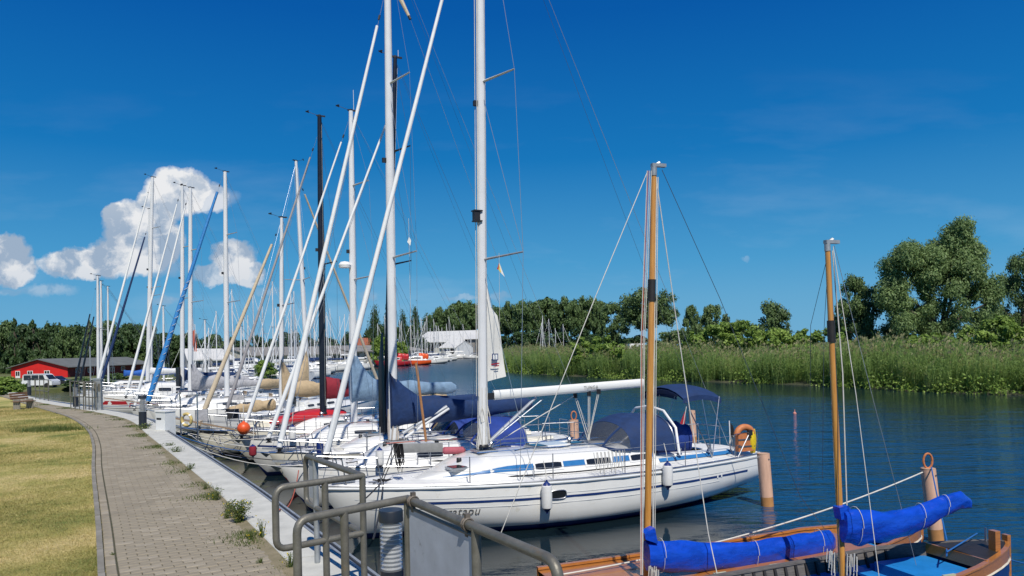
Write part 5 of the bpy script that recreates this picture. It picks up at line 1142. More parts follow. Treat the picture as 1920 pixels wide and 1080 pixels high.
def far_motor(lb, hullm=GEL, canopy=None, grp='small motor boats along the far shore'):
    root = thing('motor_boat', lb, 'motor boat', (0, 0, 0), 0, grp); h = Hull(6.8, 2.5, 1.2, .95); build_hull(h, root, hullm, NAVYP, low=True); r = Roof(h, 1.6, 5.0, .95, .95, .5); build_roof(r, root, GEL, None, [(2.4, 4.6, .45, .8)])
    if canopy: boom_cover(root, canopy, (4.4, 0, 1.7), (6.4, 0, 1.6), .6, .5, peak=0, name='canopy', lump=.1)
    return root
LSH = 'small white sailing boat with bare mast moored in the row along the far shore'; LMO = 'small white motor boat moored in the row along the far shore'
fs1 = far_sail(LSH, NAVYC); fs2 = far_sail(LSH, WHITE); fm1 = far_motor(LMO); fm2 = far_motor(LMO)
used = set()
def putfar(proto, px, d, rz, sc=1.0, zs=1.0, label=None):
    x = P(px, 690, d).x; 
    if proto.name in used: o = dup(proto)
    else: o = proto; used.add(proto.name)
    o.location = (x, d, 0); o.rotation_euler = (0, 0, rz); o.scale = (sc, sc, sc * zs)
    if label: o['label'] = label; 
    return o
shore = [(470, 104), (510, 122), (545, 148), (600, 160), (640, 168), (700, 190), (760, 218), (800, 245), (850, 290), (885, 330)]
def dsh(px): return float(np.interp(px, [a for a, _ in shore], [b for _, b in shore]))
px = 470; i = 0
while px < 888:
    d = dsh(px) * random.uniform(.90, .99); k = random.random(); pr = fs1 if k < .4 else fs2 if k < .66 else fm1 if k < .85 else fm2
    if not (655 < px < 722) : putfar(pr, px, d, RAD(random.choice((20, 200, 35, 215, 15)) + random.uniform(-8, 8)) + math.pi * (random.random() < .5), random.uniform(.85, 1.15) * (1 if d < 200 else 1.15), random.uniform(.85, 1.2)); i += 1
    px += random.uniform(8, 15) * (1.0 if d < 150 else .9)
for px in (478, 505, 515, 545, 558, 600, 620, 628, 641, 772, 780, 786, 800, 806, 820, 830, 846, 858, 876): putfar(random.choice((fs1, fs2)), px + random.uniform(-3, 3), dsh(px) * random.uniform(.97, 1.04), RAD(random.uniform(0, 360)), random.uniform(.9, 1.2), random.uniform(.85, 1.5))
for px in (470, 492, 530, 566, 584, 612, 634, 690, 742, 766, 792, 812, 838, 868): putfar(fs2, px, dsh(px) * 1.02, RAD(random.uniform(0, 360)), random.uniform(.95, 1.2), random.uniform(.95, 1.35))
for px in (352, 372, 398, 440, 458): putfar(fs1, px, 96 + random.uniform(-6, 8), RAD(random.uniform(0, 360)), .95, random.uniform(.75, .95))
for n_, (px, d) in enumerate([(1000, 190), (1012, 185), (1026, 192), (1062, 200), (1078, 205), (1044, 198)]):
    o = putfar(fs1, px, d, RAD(30 + 40 * n_), .95, random.uniform(.8, 1.15), 'laid up white sailing boat with bare mast standing ashore behind the reeds'); o['group'] = 'sailing boats laid up behind the reeds'; o.location.z = 1.0
rb = far_motor('bright red barge shaped boat among the white boats on the far shore', REDP, REDRUB, None); putfar(rb, 702, 186, RAD(15), 1.35); rb['category'] = 'boat'
for ch in rb.children: 
    if ch.name.startswith('coachroof'): ch.data = ch.data.copy(); ch.data.materials[0] = REDRUB
ob = far_motor('orange lifeboat like boat right of the thick white mast on the far shore', ORANGE, ORANGE, None); putfar(ob, 746, 196, RAD(20), 1.3)
bb = far_motor('white boat under a bright blue tarpaulin on the far shore', GEL, TARP, None); putfar(bb, 764, 224, RAD(200), 1.5, 1.5)
wb = far_motor('white cabin motor boat with blue windows, nearest on the left shore', GEL, None, None); putfar(wb, 538, 130, RAD(188), 1.7, 1.0)
wb2 = far_motor('long low white motor boat on the left shore below the beige cover', GEL, None, None); putfar(wb2, 500, 108, RAD(182), 1.2, .8)
sc = thing('signpost', 'slim bluish pole with a small round lamp near the red building', 'lamp post', P(170, 720, 74).xy.to_3d() + Vector((0, 0, .5)))
MB().tube([(0, 0, 0), (0, 0, 4.6)], .07, 6).build('pole', GALVL, sc)

# ================================================================== NEAR RAILINGS
def rnd(pts, r=.09, n=5):
    "round the corners of a polyline"
    pts = [Vector(p) for p in pts]; out = [pts[0]]
    for a, b, c in zip(pts, pts[1:], pts[2:]):
        u = (a - b).normalized(); v = (c - b).normalized(); p, q = b + u * r, b + v * r
        for i in range(n + 1): t = i / n; out.append(p.lerp(b, t).lerp(b.lerp(q, t), t))
    out.append(pts[-1]); return out
ZR, ZB, ZG = 3.05, 2.57, 2.0
K_, L_, M_ = Vector((-1.28, 6.23)), Vector((-1.86, 5.75)), Vector((-2.12, 7.53))
N_, Q_, R_ = Vector((-1.37, 4.64)), Vector((-.76, 5.23)), Vector((.18, 3.65))
def v3(p, z): return Vector((p.x, p.y, z))
def railing(name, label, K, wing, side, fr1=.45, fr2=.80, board=False, rr=.027):
    root = thing(name, label, 'railing', (K.x, K.y, ZG)); o = Vector((K.x, K.y, ZG)); loc = lambda pts: [p - o for p in pts]
    MB().tube(loc(rnd([v3(K, ZR), v3(wing, ZR), v3(wing, ZB if not board else ZG), ] + ([v3(K, ZB)] if not board else []))), rr, 10).build('hand_rail', GALV, root)
    if board: MB().tube(loc([v3(wing, ZB - .25), v3(K, ZB - .25)]), rr * .9, 10).build('mid_rail', GALV, root)
    MB().tube(loc([v3(K, ZG - .05), v3(K, ZR)]), rr, 10).build('post', GALV, root)
    p = K.lerp(wing, fr1 if not board else .6); MB().tube(loc([v3(p, ZG - .05), v3(p, ZR)]), rr, 10).build('post', GALV, root)
    if not board:
        MB().tube(loc(rnd([v3(K, ZR), v3(side, ZR), v3(side, ZB), v3(K, ZB)])), rr, 10).build('hand_rail', GALV, root)
        p = K.lerp(side, fr2); MB().tube(loc([v3(p, ZG - .05), v3(p, ZR)]), rr, 10).build('post', GALVL, root)
    for p in (K, K.lerp(wing, .55)): MB().lathe([(rr * 2.4, -.0), (rr * 2.4, .012), (rr * 1.1, .014), (rr * 1.1, .03)], 12, c=tuple(v3(p, ZG + .032) - o)).build('base_plate', GALVL, root)
    return root, o, loc
ra, oa, la = railing('tube_railing', 'galvanised tube railing with rounded loops left of the slatted light column', K_, L_, M_)
ps = K_.lerp(M_, .80); dirm = (M_ - K_).normalized()
g = MB(); c = v3(ps, 2.86) + Vector((dirm.x, dirm.y, 0)) * .09 - oa; g.box(c, (.20, .012, .42), rz=math.atan2(dirm.y, dirm.x)); sg = g.build('sign_plate', mat('sign plate', (.50, .52, .54), .5), ra, smooth=False)
g = MB()
for i in range(7):
    for j in range(3 + (i % 2)):
        if random.random() < .85: g.box(c + Vector((-dirm.y, dirm.x, 0)) * -.0085 + Vector((dirm.x, dirm.y, 0)) * (-.07 + j * .045 + random.uniform(-.006, .006)) + Vector((0, 0, .16 - i * .05)), (random.uniform(.022, .036), .026, random.uniform(.012, .026)), rz=math.atan2(dirm.y, dirm.x))
g.build('sign_print', mat('faded print', (.10, .11, .13), .6), sg, smooth=False)
rbm, ob_, lb_ = railing('tube_railing', 'galvanised tube railing with a blank weathered board hanging under its long rail, nearest the camera', Q_, N_, None, board=True)
dq_ = (R_ - Q_).normalized()
E_ = R_ + dq_ * .04
MB().tube(lb_(rnd([v3(Q_, ZR), v3(E_, ZR), v3(E_ + dq_ * .04, ZG + .1)], .10)), .029, 12).build('hand_rail', GALV, rbm)
pe = Q_.lerp(R_, .56); MB().tube(lb_([v3(pe, ZG - .3), v3(pe, ZR)]), .030, 10).build('post', GALV, rbm)
g = MB(); p0, p1 = Q_ + dq_ * .03, Q_.lerp(R_, .545); nb = Vector((-dq_.y, dq_.x)); nb = nb if nb.y < 0 else -nb
def bd(p, z, o): return v3(p + nb * o, z) - ob_
zt, zb = ZR - .055, 2.50
vs = [bd(p0, zb, .006), bd(p1, zb - .0, .006), bd(p1, zt, .006), bd(p0, zt, .006), bd(p0, zb, -.012), bd(p1, zb, -.012), bd(p1, zt, -.012), bd(p0, zt, -.012)]
g.add(vs, [(0, 1, 2, 3), (7, 6, 5, 4), (0, 4, 5, 1), (1, 5, 6, 2), (2, 6, 7, 3), (3, 7, 4, 0)]); bdo = g.build('board', PANEL, rbm, smooth=False)
for a, b in (((p0, zt), (p1, zt)), ((p0, zb), (p1, zb)), ((p0, zb), (p0, zt)), ((p1, zb), (p1, zt))):
    MB().tube([v3(a[0], a[1]) - ob_, v3(b[0], b[1]) - ob_], .012, 6).build('board_frame', GALV, bdo)
for f in (.055, .50):
    c = v3(Q_.lerp(R_, f), ZR) - ob_; g = MB(); dx = Vector((dq_.x, dq_.y, 0)); sd = Vector((nb.x, nb.y, 0))
    for w in (-.012, .012): g.tube([c + dx * w + (sd * math.cos(a) + Vector((0, 0, 1)) * math.sin(a)) * .036 for a in [2 * math.pi * j / 14 for j in range(15)]], .007, 5, cap=False)
    g.box(c + Vector((0, 0, .045)), (.03, .03, .035), rz=math.atan2(dq_.y, dq_.x)); g.box(c - Vector((0, 0, .05)), (.035, .02, .05), rz=math.atan2(dq_.y, dq_.x)); g.build('pipe_clamp', mat('rusty clamp', (.20, .17, .14), .6, metal=.4, var=.3), rbm)
# ------------------------------------------------------------------ light columns
def bollard(x, y, z, h, r, label, near=False):
    t = thing('bollard_light', label, 'bollard light', (x, y, z)); n = 24 if near else 14; hp = h * .50
    MB().lathe([(0, 0), (r, 0), (r, hp), (0, hp)], n).build('post', ANTH, t)
    MB().lathe([(0, h - .085), (r * 1.06, h - .085), (r * 1.06, h - .012), (r * 1.0, h), (0, h)], n).build('cap', ANTH, t)
    k = 11; st = (h - .10 - hp) / k
    for i in range(k):
        z0 = hp + .012 + i * st; MB().lathe([(r * .93, z0), (r * .93, z0 + st * .16), (r * .60, z0 + st * .74), (r * .58, z0 + st * .70), (r * .86, z0)], n).build('louvre', LOUV, t)
    MB().lathe([(r * .45, hp), (r * .45, h - .08)], n).build('inner_tube', WHITE, t)
    if near: MB().lathe([(r * .99, hp), (r * .99, h - .085)], n).build('clear_tube', ACR, t)
bollard(-.925, 5.5, 2.034, .885, .086, 'slatted bollard light with dark cap standing between the two near railings', True)
bollard(PZ(268, 803, 2).x, PZ(268, 803, 2).y, 2.0, .95, .105, 'anthracite bollard light with slatted head halfway along the promenade in the weeds')
bollard(PZ(142, 764, 2).x, PZ(142, 764, 2).y, 2.0, .95, .105, 'dark bollard light beside the far gate railing at the bend')
bollard(PZ(55, 741, 2).x, PZ(55, 741, 2).y, 2.0, .95, .105, 'small dark bollard light farthest away near the white van')

# ------------------------------------------------------------------ quay furniture
def farrail(px0, y0, px1, y1, h, label):
    a, b = PZ(px0, y0, 2.03), PZ(px1, y1, 2.03); root = thing('gate_railing', label, 'railing', a); v = b - a; v.z = 0
    MB().tube(rnd([Vector((0, 0, h)), v + Vector((0, 0, h)), v + Vector((0, 0, h * .45)), Vector((0, 0, h * .45)), Vector((0, 0, h))], .08), .022, 7).build('hand_rail', GALV, root)
    for f in (.04, .35, .66, .96): MB().tube([v * f, v * f + Vector((0, 0, h))], .02, 7).build('post', GALV, root)
farrail(132, 766, 158, 768, 1.1, 'far galvanised gate railing around the dark bollard light at the bend, left half')
farrail(160, 768, 181, 770, 1.1, 'far galvanised gate railing right of the dark bollard light, before the tall pedestals')
farrail(66, 748, 92, 752, 1.0, 'low grey railing on the quay beneath the white van')
for i, (px, y, lb) in enumerate([(181, 768, 'tall silver service pedestal left one of the pair at the bend'), (188, 769, 'tall silver service pedestal right one of the pair at the bend')]):
    q = PZ(px, y, 2.03); t = thing('service_pedestal', lb, 'pedestal', q); h = (y - 712) / FPX * q.y; MB().box((0, 0, h / 2), (.14, .14, h)).build('column', GALVL, t, smooth=False); MB().box((0, 0, h + .03), (.18, .18, .05)).build('lid', ALUS, t, smooth=False); MB().box((0, -.075, h * .75), (.09, .012, .3)).build('door', GALV, t, smooth=False)
q = P(311, 812, 20.6); q.z = 2.03 - .55; t = thing('electrical_cabinet', 'white electrical cabinet with a small vent standing behind the coping beside the bollard light', 'cabinet', q, RAD(-30))
MB().box((0, 0, .55), (.42, .32, 1.0)).build('housing', GELG, t, smooth=False); MB().box((0, 0, 1.07), (.46, .36, .04)).build('lid', WHITE, t, smooth=False); MB().box((-.06, -.164, .86), (.2, .01, .05)).build('vent', BLACK, t, smooth=False); MB().box((0, -.163, .45), (.36, .006, .75)).build('door', WHITE, t, smooth=False); MB().box((0, 0, -.25), (.5, .5, .6)).build('plinth', CONCD, t, smooth=False)
def ring(name, label, p, R, r, m, axis='y', cat='life ring', parts=4, rz=0):
    t = thing(name, label, cat, p, rz); n = 24; MB().tube([(R * math.cos(2 * math.pi * j / n), 0, R * math.sin(2 * math.pi * j / n)) for j in range(n + 1)], r, 9, cap=False).build('ring', m, t)
    for k in range(parts): a = math.pi / 4 + k * math.pi / 2; MB().tube([(R * math.cos(a + d), 0, R * math.sin(a + d)) for d in (-.14, 0, .14)], r * 1.08, 9).build('band', WHITE, t)
    return t
lp = P(350, 787, 21.4); lr = thing('rescue_post', 'steel post frame holding a life ring on the quay by the white cabinet', 'post', (lp.x, lp.y, 2.03), RAD(-20))
MB().tube(rnd([(-.3, .08, -.4), (-.3, .08, 1.0), (.32, .08, 1.0), (.32, .08, -.4)], .08), .02, 6).build('frame', STEEL, lr)
ring('life_ring', 'pale yellow horseshoe life ring on the post beside the white cabinet', lp, .17, .045, YCREAM, rz=RAD(-20))
t = thing('bench', 'small park bench with pale concrete sides on the dry lawn edge', 'bench', PZ(44, 767, 1.98), RAD(75)); t.scale = (.55, .8, .75)
for x in (-.55, .55): MB().box((x, 0, .28), (.08, .42, .56)).build('side_support', KERB, t, smooth=False)
for i in range(4): MB().box((0, -.20 + i * .13, .44), (1.5, .10, .035)).build('seat_slat', WOODB, t, smooth=False)
for i in range(3): MB().box((0, .26 + i * .03, .60 + i * .13), (1.5, .035, .10)).build('back_slat', WOODB, t, smooth=False)

# ------------------------------------------------------------------ red building, van, car
a0, b0 = Vector((-75, 125)), Vector((-85.6, 126.6)); zg, ze, zr = .3, 2.45, 3.75
t = thing('red_building', 'long bright red boarded building with low grey felt roof and white framed openings', 'building', (a0.x, a0.y, zg)); o = Vector((a0.x, a0.y, 0)); gd = (b0 - a0); sdv = Vector((.10, 1)).normalized() * 24
def w3(u, s, z): p = gd * u + sdv * s; return Vector((p.x, p.y, z - zg))
g = MB(); g.add([w3(0, 0, zg - .5), w3(1, 0, zg - .5), w3(1, 0, ze), w3(.5, 0, zr), w3(0, 0, ze)], [(0, 1, 2, 3, 4)]); g.add([w3(1, 0, zg - .5), w3(1, 1, zg - .5), w3(1, 1, ze), w3(1, 0, ze)], [(0, 1, 2, 3)]); g.build('gable_wall', REDHOUSE, t, smooth=False)
g = MB(); g.add([w3(0, 0, zg - .5), w3(0, 1, zg - .5), w3(0, 1, ze), w3(0, 0, ze)], [(0, 3, 2, 1)]); g.build('side_wall', DKRED, t, smooth=False)
for u0, u1, nm in ((-.06, .5, 'roof'), (1.06, .5, 'roof')):
    ez = ze - .14; g = MB(); A = [w3(u0, -.02, ez), w3(u1, -.02, zr + .02), w3(u1, 1.01, zr + .02), w3(u0, 1.01, ez)]; g.add(A + [p + Vector((0, 0, .12)) for p in A], [(3, 2, 1, 0), (4, 5, 6, 7), (0, 1, 5, 4), (1, 2, 6, 5), (2, 3, 7, 6), (3, 0, 4, 7)]); g.build('roof', ROOFG, t, smooth=False)
for u, w, h, nm in ((.66, .10, 1.15, 'window'), (.36, .10, 1.15, 'window'), (.88, .085, 1.5, 'door')):
    pr = Vector((-sdv.x, -sdv.y, 0)).normalized() * .04; z0 = .75 if nm == 'window' else zg + .1
    f = MB().add([w3(u - w / 2, 0, z0) + pr, w3(u + w / 2, 0, z0) + pr, w3(u + w / 2, 0, z0 + h) + pr, w3(u - w / 2, 0, z0 + h) + pr], [(0, 1, 2, 3)]).build(nm, WHITE, t, smooth=False)
    for k in (-1, 1): c = u + k * w * .22; MB().add([w3(c - w * .17, 0, z0 + h * .45) + pr * 1.6, w3(c + w * .17, 0, z0 + h * .45) + pr * 1.6, w3(c + w * .17, 0, z0 + h * .93) + pr * 1.6, w3(c - w * .17, 0, z0 + h * .93) + pr * 1.6], [(0, 1, 2, 3)]).build('pane', GLASSD, f, smooth=False)
for i in range(7):
    s = .08 + i * .13; f = MB().add([w3(-.004, s, 1.3), w3(-.004, s + .05, 1.3), w3(-.004, s + .05, 2.1), w3(-.004, s, 2.1)], [(0, 3, 2, 1)]).build('window', WHITE, t, smooth=False); MB().add([w3(-.008, s + .005, 1.37), w3(-.008, s + .045, 1.37), w3(-.008, s + .045, 2.03), w3(-.008, s + .005, 2.03)], [(0, 3, 2, 1)]).build('pane', GLASSD, f, smooth=False)
def vehicle(name, label, cat, p, rz, body, Lc, Hc, van=True, s=1.0):
    t = thing(name, label, cat, p, rz); t.scale = (s, s, s); W = 1.8
    sec = [(-Lc / 2, .35, .9, .0), (-Lc / 2 + .05, .3, Hc * .55, 0)] 
    if van: pr = [(-2.4, .30), (-2.42, .9), (-2.36, 1.0), (-2.25, Hc - .1), (-2.05, Hc), (.9, Hc), (1.25, Hc - .08), (1.85, 1.15), (2.35, .98), (2.42, .8), (2.42, .30)]
    else: pr = [(-2.1, .3), (-2.15, .8), (-1.9, .95), (-1.3, Hc), (.1, Hc), (.9, .95), (1.8, .85), (2.1, .7), (2.1, .3)]
    rows = []
    for sy, k in ((-1, .88), (-1, 1), (1, 1), (1, .88)):
        rows.append([(x, sy * W / 2 * (k if z < 1 else k * (.93 if k == 1 else 1)), z + (0 if k == 1 or z < .9 else .02)) for x, z in pr])
    g = MB().grid(rows, closed=False); n = len(pr); g.f.append(tuple(range(n - 1, -1, -1))); g.f.append(tuple(3 * n + i for i in range(n))); g.mi += [0, 0]; g.build('body', body, t, sharp=30)
    for sy in (-1, 1):
        for x0, x1 in (((-2.1, -.95), (-.85, .25), (.35, 1.3)) if van else ((-1.2, -.4), (-.35, .4))):
            z0, z1 = (1.12, Hc - .14) if van else (.95, Hc - .06); g = MB(); sl_ = .30 if (van and x1 > 1) or not van else 0
            g.add([(x0, sy * (W / 2 * .94 + .012), z0), (x1, sy * (W / 2 * .94 + .012), z0), (x1 - sl_, sy * (W / 2 * .93 + .008), z1), (x0, sy * (W / 2 * .93 + .008), z1)], [(0, 1, 2, 3) if sy < 0 else (3, 2, 1, 0)]); g.build('window', GLASSD, t, smooth=False)
        for x in (-1.5, 1.55): MB().tube([(x, sy * W / 2 * .80, .32), (x, sy * (W / 2 * .99), .32)], .33, 16).build('wheel', TYRE, t)
        MB().box((2.36 if van else 2.05, sy * .65, .78), (.12, .3, .16)).build('headlight', WHITE, t, smooth=False)
    MB().add([(1.30, -.72, Hc - .12), (1.30, .72, Hc - .12), (1.86, .80, 1.17), (1.86, -.8, 1.17)] if van else [(.15, -.7, Hc - .03), (.15, .7, Hc - .03), (.88, .78, .98), (.88, -.78, .98)], [(0, 3, 2, 1)]).build('windscreen', GLASSD, t, smooth=False)
pv = P(77, 731, 88); pv.z = .55; gz_ = gz(88)
vehicle('white_van', 'white passenger van with dark windows parked before the red building', 'van', (P(77, 720, 88).x, 88, gz_ + 0), RAD(-6), CARW, 4.8, 1.95, s=.80)
vehicle('dark_car', 'dark car parked right behind the nose of the white van', 'car', (P(108, 720, 92).x, 92, gz_ + 0), RAD(-10), CARD, 4.2, 1.45, van=False, s=.8)
vehicle('dark_car', 'dark car seen over the far shore boats by the white gabled shed', 'car', (P(868, 650, 345).x, 345, .8), RAD(10), CARD, 4.2, 1.45, van=False, s=1.0)

# ------------------------------------------------------------------ sheds on the far shore
def shed(name, label, a, b, depth, zg_, ze_, zr_, wallm, roofm, nwin=0, gable_end=None):
    a, b = Vector(a), Vector(b); d = b - a; n = Vector((-d.y, d.x)).normalized(); n = n if n.y > 0 else -n; t = thing(name, label, 'building', (a.x, a.y, zg_)); o_ = Vector((a.x, a.y, zg_))
    def q(u, s, z): p = a + d * u + n * (s * depth); return Vector((p.x, p.y, z)) - o_
    g = MB(); g.add([q(0, 0, zg_ - 1), q(1, 0, zg_ - 1), q(1, 0, ze_), q(0, 0, ze_)], [(0, 1, 2, 3)]); g.add([q(0, 0, zg_ - 1), q(0, 1, zg_ - 1), q(0, 1, ze_), q(0, .5, zr_), q(0, 0, ze_)], [(4, 3, 2, 1, 0)]); g.add([q(1, 0, zg_ - 1), q(1, 1, zg_ - 1), q(1, 1, ze_), q(1, .5, zr_), q(1, 0, ze_)], [(0, 1, 2, 3, 4)]); g.build('wall', wallm, t, smooth=False)
    for s0 in (-.06, 1.06): A = [q(-.01, s0, ze_ - .1), q(1.01, s0, ze_ - .1), q(1.01, .5, zr_ + .05), q(-.01, .5, zr_ + .05)]; MB().add(A + [p + Vector((0, 0, .22)) for p in A], [(0, 1, 2, 3), (7, 6, 5, 4), (0, 4, 5, 1), (1, 5, 6, 2), (2, 6, 7, 3), (3, 7, 4, 0)]).build('roof', roofm, t, smooth=False)
    for i in range(nwin):
        u = (i + .5) / nwin; w = .28 / nwin; MB().add([q(u - w, -.004, zg_ + .9), q(u + w, -.004, zg_ + .9), q(u + w, -.004, ze_ - .45), q(u - w, -.004, ze_ - .45)], [(0, 1, 2, 3)]).build('window' if i % 3 else 'door', GLASSD if i % 3 else ROOFB, t, smooth=False)
    return t
xy = lambda px, d: (P(px, 660, d).x, d)
shed('long_shed', 'long low cream shed with brownish grey roof behind the far moored boats', xy(468, 186), xy(650, 214), 16, .8, 3.4, 5.4, WALLW, ROOFB, 9)
shed('long_shed', 'second low cream shed continuing right behind the black mast', xy(655, 216), xy(792, 262), 16, .8, 3.9, 5.6, WALLW, ROOFB, 7)
shed('boat_hall', 'white roofed hall, the highest building on the far shore', xy(778, 352), xy(884, 340), 26, .8, 7.4, 12.6, WALLW, ROOFL, 5)
shed('gabled_shed', 'small white gabled shed in front of the white roofed hall', xy(824, 322), xy(856, 318), 14, .8, 4.6, 7.4, WHITE, ROOFL, 2)
shed('dark_hall', 'dark walled hall end at the right of the white roofed hall', xy(872, 336), xy(896, 336), 20, .8, 8.4, 10.2, WALLD, ROOFL, 1)
shed('tent_hall', 'pale tent roofed shed between the twin masts and the blue wrapped sail', xy(350, 140), xy(392, 142), 9, .6, 3.0, 5.0, GREYC, ROOFL, 3)
shed('tent_hall', 'second pale tent roofed shed right of the first one', xy(396, 143), xy(440, 147), 9, .6, 2.9, 4.9, GREYC, ROOFL, 3)
shed('brick_house', 'house with an orange red roof peeping over the shed roofs', xy(672, 290), xy(702, 292), 12, .8, 5, 9, WALLW, mat('red roof', (.33, .10, .05), .8), 3)
t = thing('caravan', 'cream caravan roof showing above the reeds right of the ragged tree', 'caravan', (P(1191, 646, 122).x, 122, .9)); MB().box((0, 0, 2.5), (2.6, 4, 1.9), taper=.94).build('body', WHITE, t, smooth=False); MB().box((0, -2.01, 2.7), (1.6, .02, .6)).build('window', GLASSD, t, smooth=False); MB().box((0, 0, .8), (1.6, 3, 1.6)).build('wheels', TYRE, t, smooth=False)
t = thing('crane_post', 'light blue crane column standing before the trees right of the white sail', 'crane', (P(937, 650, 225).x, 225, .8)); MB().box((0, 0, 3.1), (.9, .9, 7.2)).build('column', mat('crane blue', (.12, .38, .62), .5), t, smooth=False); MB().box((.3, 0, 7.2), (2.2, .5, .5)).build('arm', mat('crane blue', (.12, .38, .62), .5), t, smooth=False)

# ------------------------------------------------------------------ mooring piles
def pile(px0, y0, px1, y1, d, r, label, rgw=False):
    b = P(px0, y0, d); tp = P(px1, y1, d); t = thing('mooring_pile', label, 'mooring pile', (b.x, b.y, 0)); v = tp - Vector((b.x, b.y, 0)); 
    MB().tube([v * .18, v], r, 18).build('sleeve', PILE, t); MB().tube([v * -1.5, v * .19], r * .995, 18).build('stained_base', PILEB, t)
    MB().tube([v, v + Vector((0, 0, .015))], r * .99, 18).build('top', mat('pile top', (.55, .36, .24), .7), t)
    MB().box(v + Vector((r * .6, -r * .82, -.12)), (.03, .03, .03)).build('bolt', WIRED, t, smooth=False)
    if rgw: g = MB(); g.tube([v + Vector((.09 * math.cos(a), 0, .16 + .15 * math.sin(a))) for a in [2 * math.pi * j / 16 for j in range(17)]], .022, 7, cap=False); g.build('mooring_ring', BUOYO, t)
    return t, tp
p1_, tp1 = pile(1439, 948, 1431, 851, 18.6, .155, 'pink orange mooring pile at the stern of the nearest sloop'); p2_, tp2 = pile(1756, 1015, 1740, 879, 15.0, .140, 'pink mooring pile with an orange ring on top behind the blue covered wooden boats', True)
pile(1079, 830, 1076, 788, 25.5, .155, 'pale mooring pile partly hidden behind the second sloop canvas', True); pile(1300, 800, 1297, 770, 31, .14, 'far mooring pile half hidden behind the bimini of the nearest sloop')
MB_ = MB
def rope(name, label, pts, r, m, cat='rope'): return tag(MB().tube(pts, r, 6).build(name, m), label, cat)
rope('mooring_rope', 'long white mooring rope from the ringed pile across to the wooden boats', sag(tp2 + Vector((-.14, -.05, -.06)), Vector((.62, 11.55, .54)), .22, 24), .014, ROPEW)
rope('mooring_rope', 'blue rope hanging from the ring of the pile down to the wooden boat', sag(tp2 + Vector((0, -.12, .05)), P(1775, 1012, 12.4), .02, 10), .013, ROPEB)
rope('mooring_rope', 'blue rope end trailing from the pointed wooden bow to the right', sag(P(1884, 1046, 11.8), P(1990, 1062, 13.2), .05, 8), .011, ROPEB)
rope('mooring_rope', 'white stern rope from the orange pile to the nearest sloop', sag(tp1 + Vector((-.1, -.1, -.05)), P(1330, 868, 19.6), .05, 10), .011, ROPEW)
bk = H1.sheer(.9); a1 = Y1.rotation_euler[2]
def y1w(x, y, z): c, s = math.cos(a1), math.sin(a1); return Vector((Y1.location.x + x * c - y * s, Y1.location.y + x * s + y * c, z))
rope('mooring_line', 'black bow line from the nearest sloop down past the railing, left strand', sag(y1w(1.25, -.45, bk + .06), P(560, 988, 9.5), .18, 12), .014, ROPEK)
rope('mooring_line', 'black bow line from the nearest sloop down past the railing, right strand', sag(y1w(1.30, -.45, bk + .06), P(700, 1010, 8.2), .10, 12), .012, ROPEK)
rope('mooring_line', 'thin orange shore power cable hanging between quay and bow', sag(P(560, 882, 15.4), P(524, 955, 9.6), .25, 12), .010, ROPER)
g = MB()
for i in range(9):
    c = P(739 + (i % 4) * 2.2, 832, 16.2); ln = random.uniform(.35, .65); g.tube([c, c + Vector((.03, 0, -ln * .6)), c + Vector((.08, 0, -ln)), c + Vector((.13, 0, -ln * .6)), c + Vector((.10, 0, 0))], .013, 5)
for i in range(6): c = y1w(1.25 + random.uniform(-.1, .1), -.45, bk + .07); g.tube([c, c + Vector((.12, .03, .04)), c + Vector((.02, .06, .02)), c + Vector((-.1, 0, .05))], .015, 5)
g.tube([P(739, 832, 16.2) , y1w(1.25, -.45, bk + .1)], .012, 5); g.tube([P(748, 832, 16.2), y1w(1.3, -.45, bk + .1)], .012, 5)
tag(g.build('rope_hank', ROPEK), 'black rope hanks hanging from the bow rail of the nearest sloop', 'rope')
g = MB(); a, b = P(738, 841, 16.6), P(830, 839, 17.6); dd = (b - a); rows = [[a + dd * t + Vector((0, math.cos(an) * .04, math.sin(an) * .11)) for an in [2 * math.pi * j / 10 for j in range(10)]] for t in (0, .25, .5, .75, 1)]; g.grid(rows, closed=True); g.f += [tuple(range(9, -1, -1)), tuple(40 + j for j in range(10))]; g.mi += [0, 0]
tag(g.build('fender_board', mat('grey board', (.27, .27, .26), .7)), 'grey padded board lashed along the lifeline near the black rope hanks', 'board')
a, b = P(828, 845, 17.8), P(872, 844, 18.0); tag(MB().tube([a, a.lerp(b, .1), a.lerp(b, .9), b], [.03, .09, .09, .03], 10).build('rolled_flag', mat('faded red roll', (.42, .10, .13), .8)), 'faded red roll lying on deck left of the rope wrapped mast foot', 'roll')
# stern gear of the nearest sloop: life buoys, flag staff
t = thing('rescue_float', 'faded orange rescue cushion with grey straps on the stern rail of the nearest sloop', 'life buoy', P(1396, 822, 19.6), RAD(20)); n = 20
MB().tube([(.24 * math.cos(a), 0, .10 + .20 * math.sin(a)) for a in [math.pi * j / n for j in range(n + 1)]] , .085, 10).build('arch', BUOYO, t); MB().box((0, 0, -.10), (.50, .16, .46)).build('cushion', BUOYO, t); MB().box((0, -.085, -.02), (.52, .012, .04)).build('strap', WIRED, t, smooth=False); MB().box((.0, -.085, -.2), (.52, .012, .04)).build('strap', WIRED, t, smooth=False); MB().tube([(.06, -.12, .14), (-.38, -.2, -.46)], .018, 6).build('handle', STEEL, t); MB().box((.08, -.12, .16), (.12, .08, .14)).build('bracket', BLACK, t)
c = P(1411, 826, 19.7); t = thing('horseshoe_buoy', 'bright yellow horseshoe buoy cover on the stern rail of the nearest sloop', 'life buoy', c, RAD(55))
g = MB(); rows = []
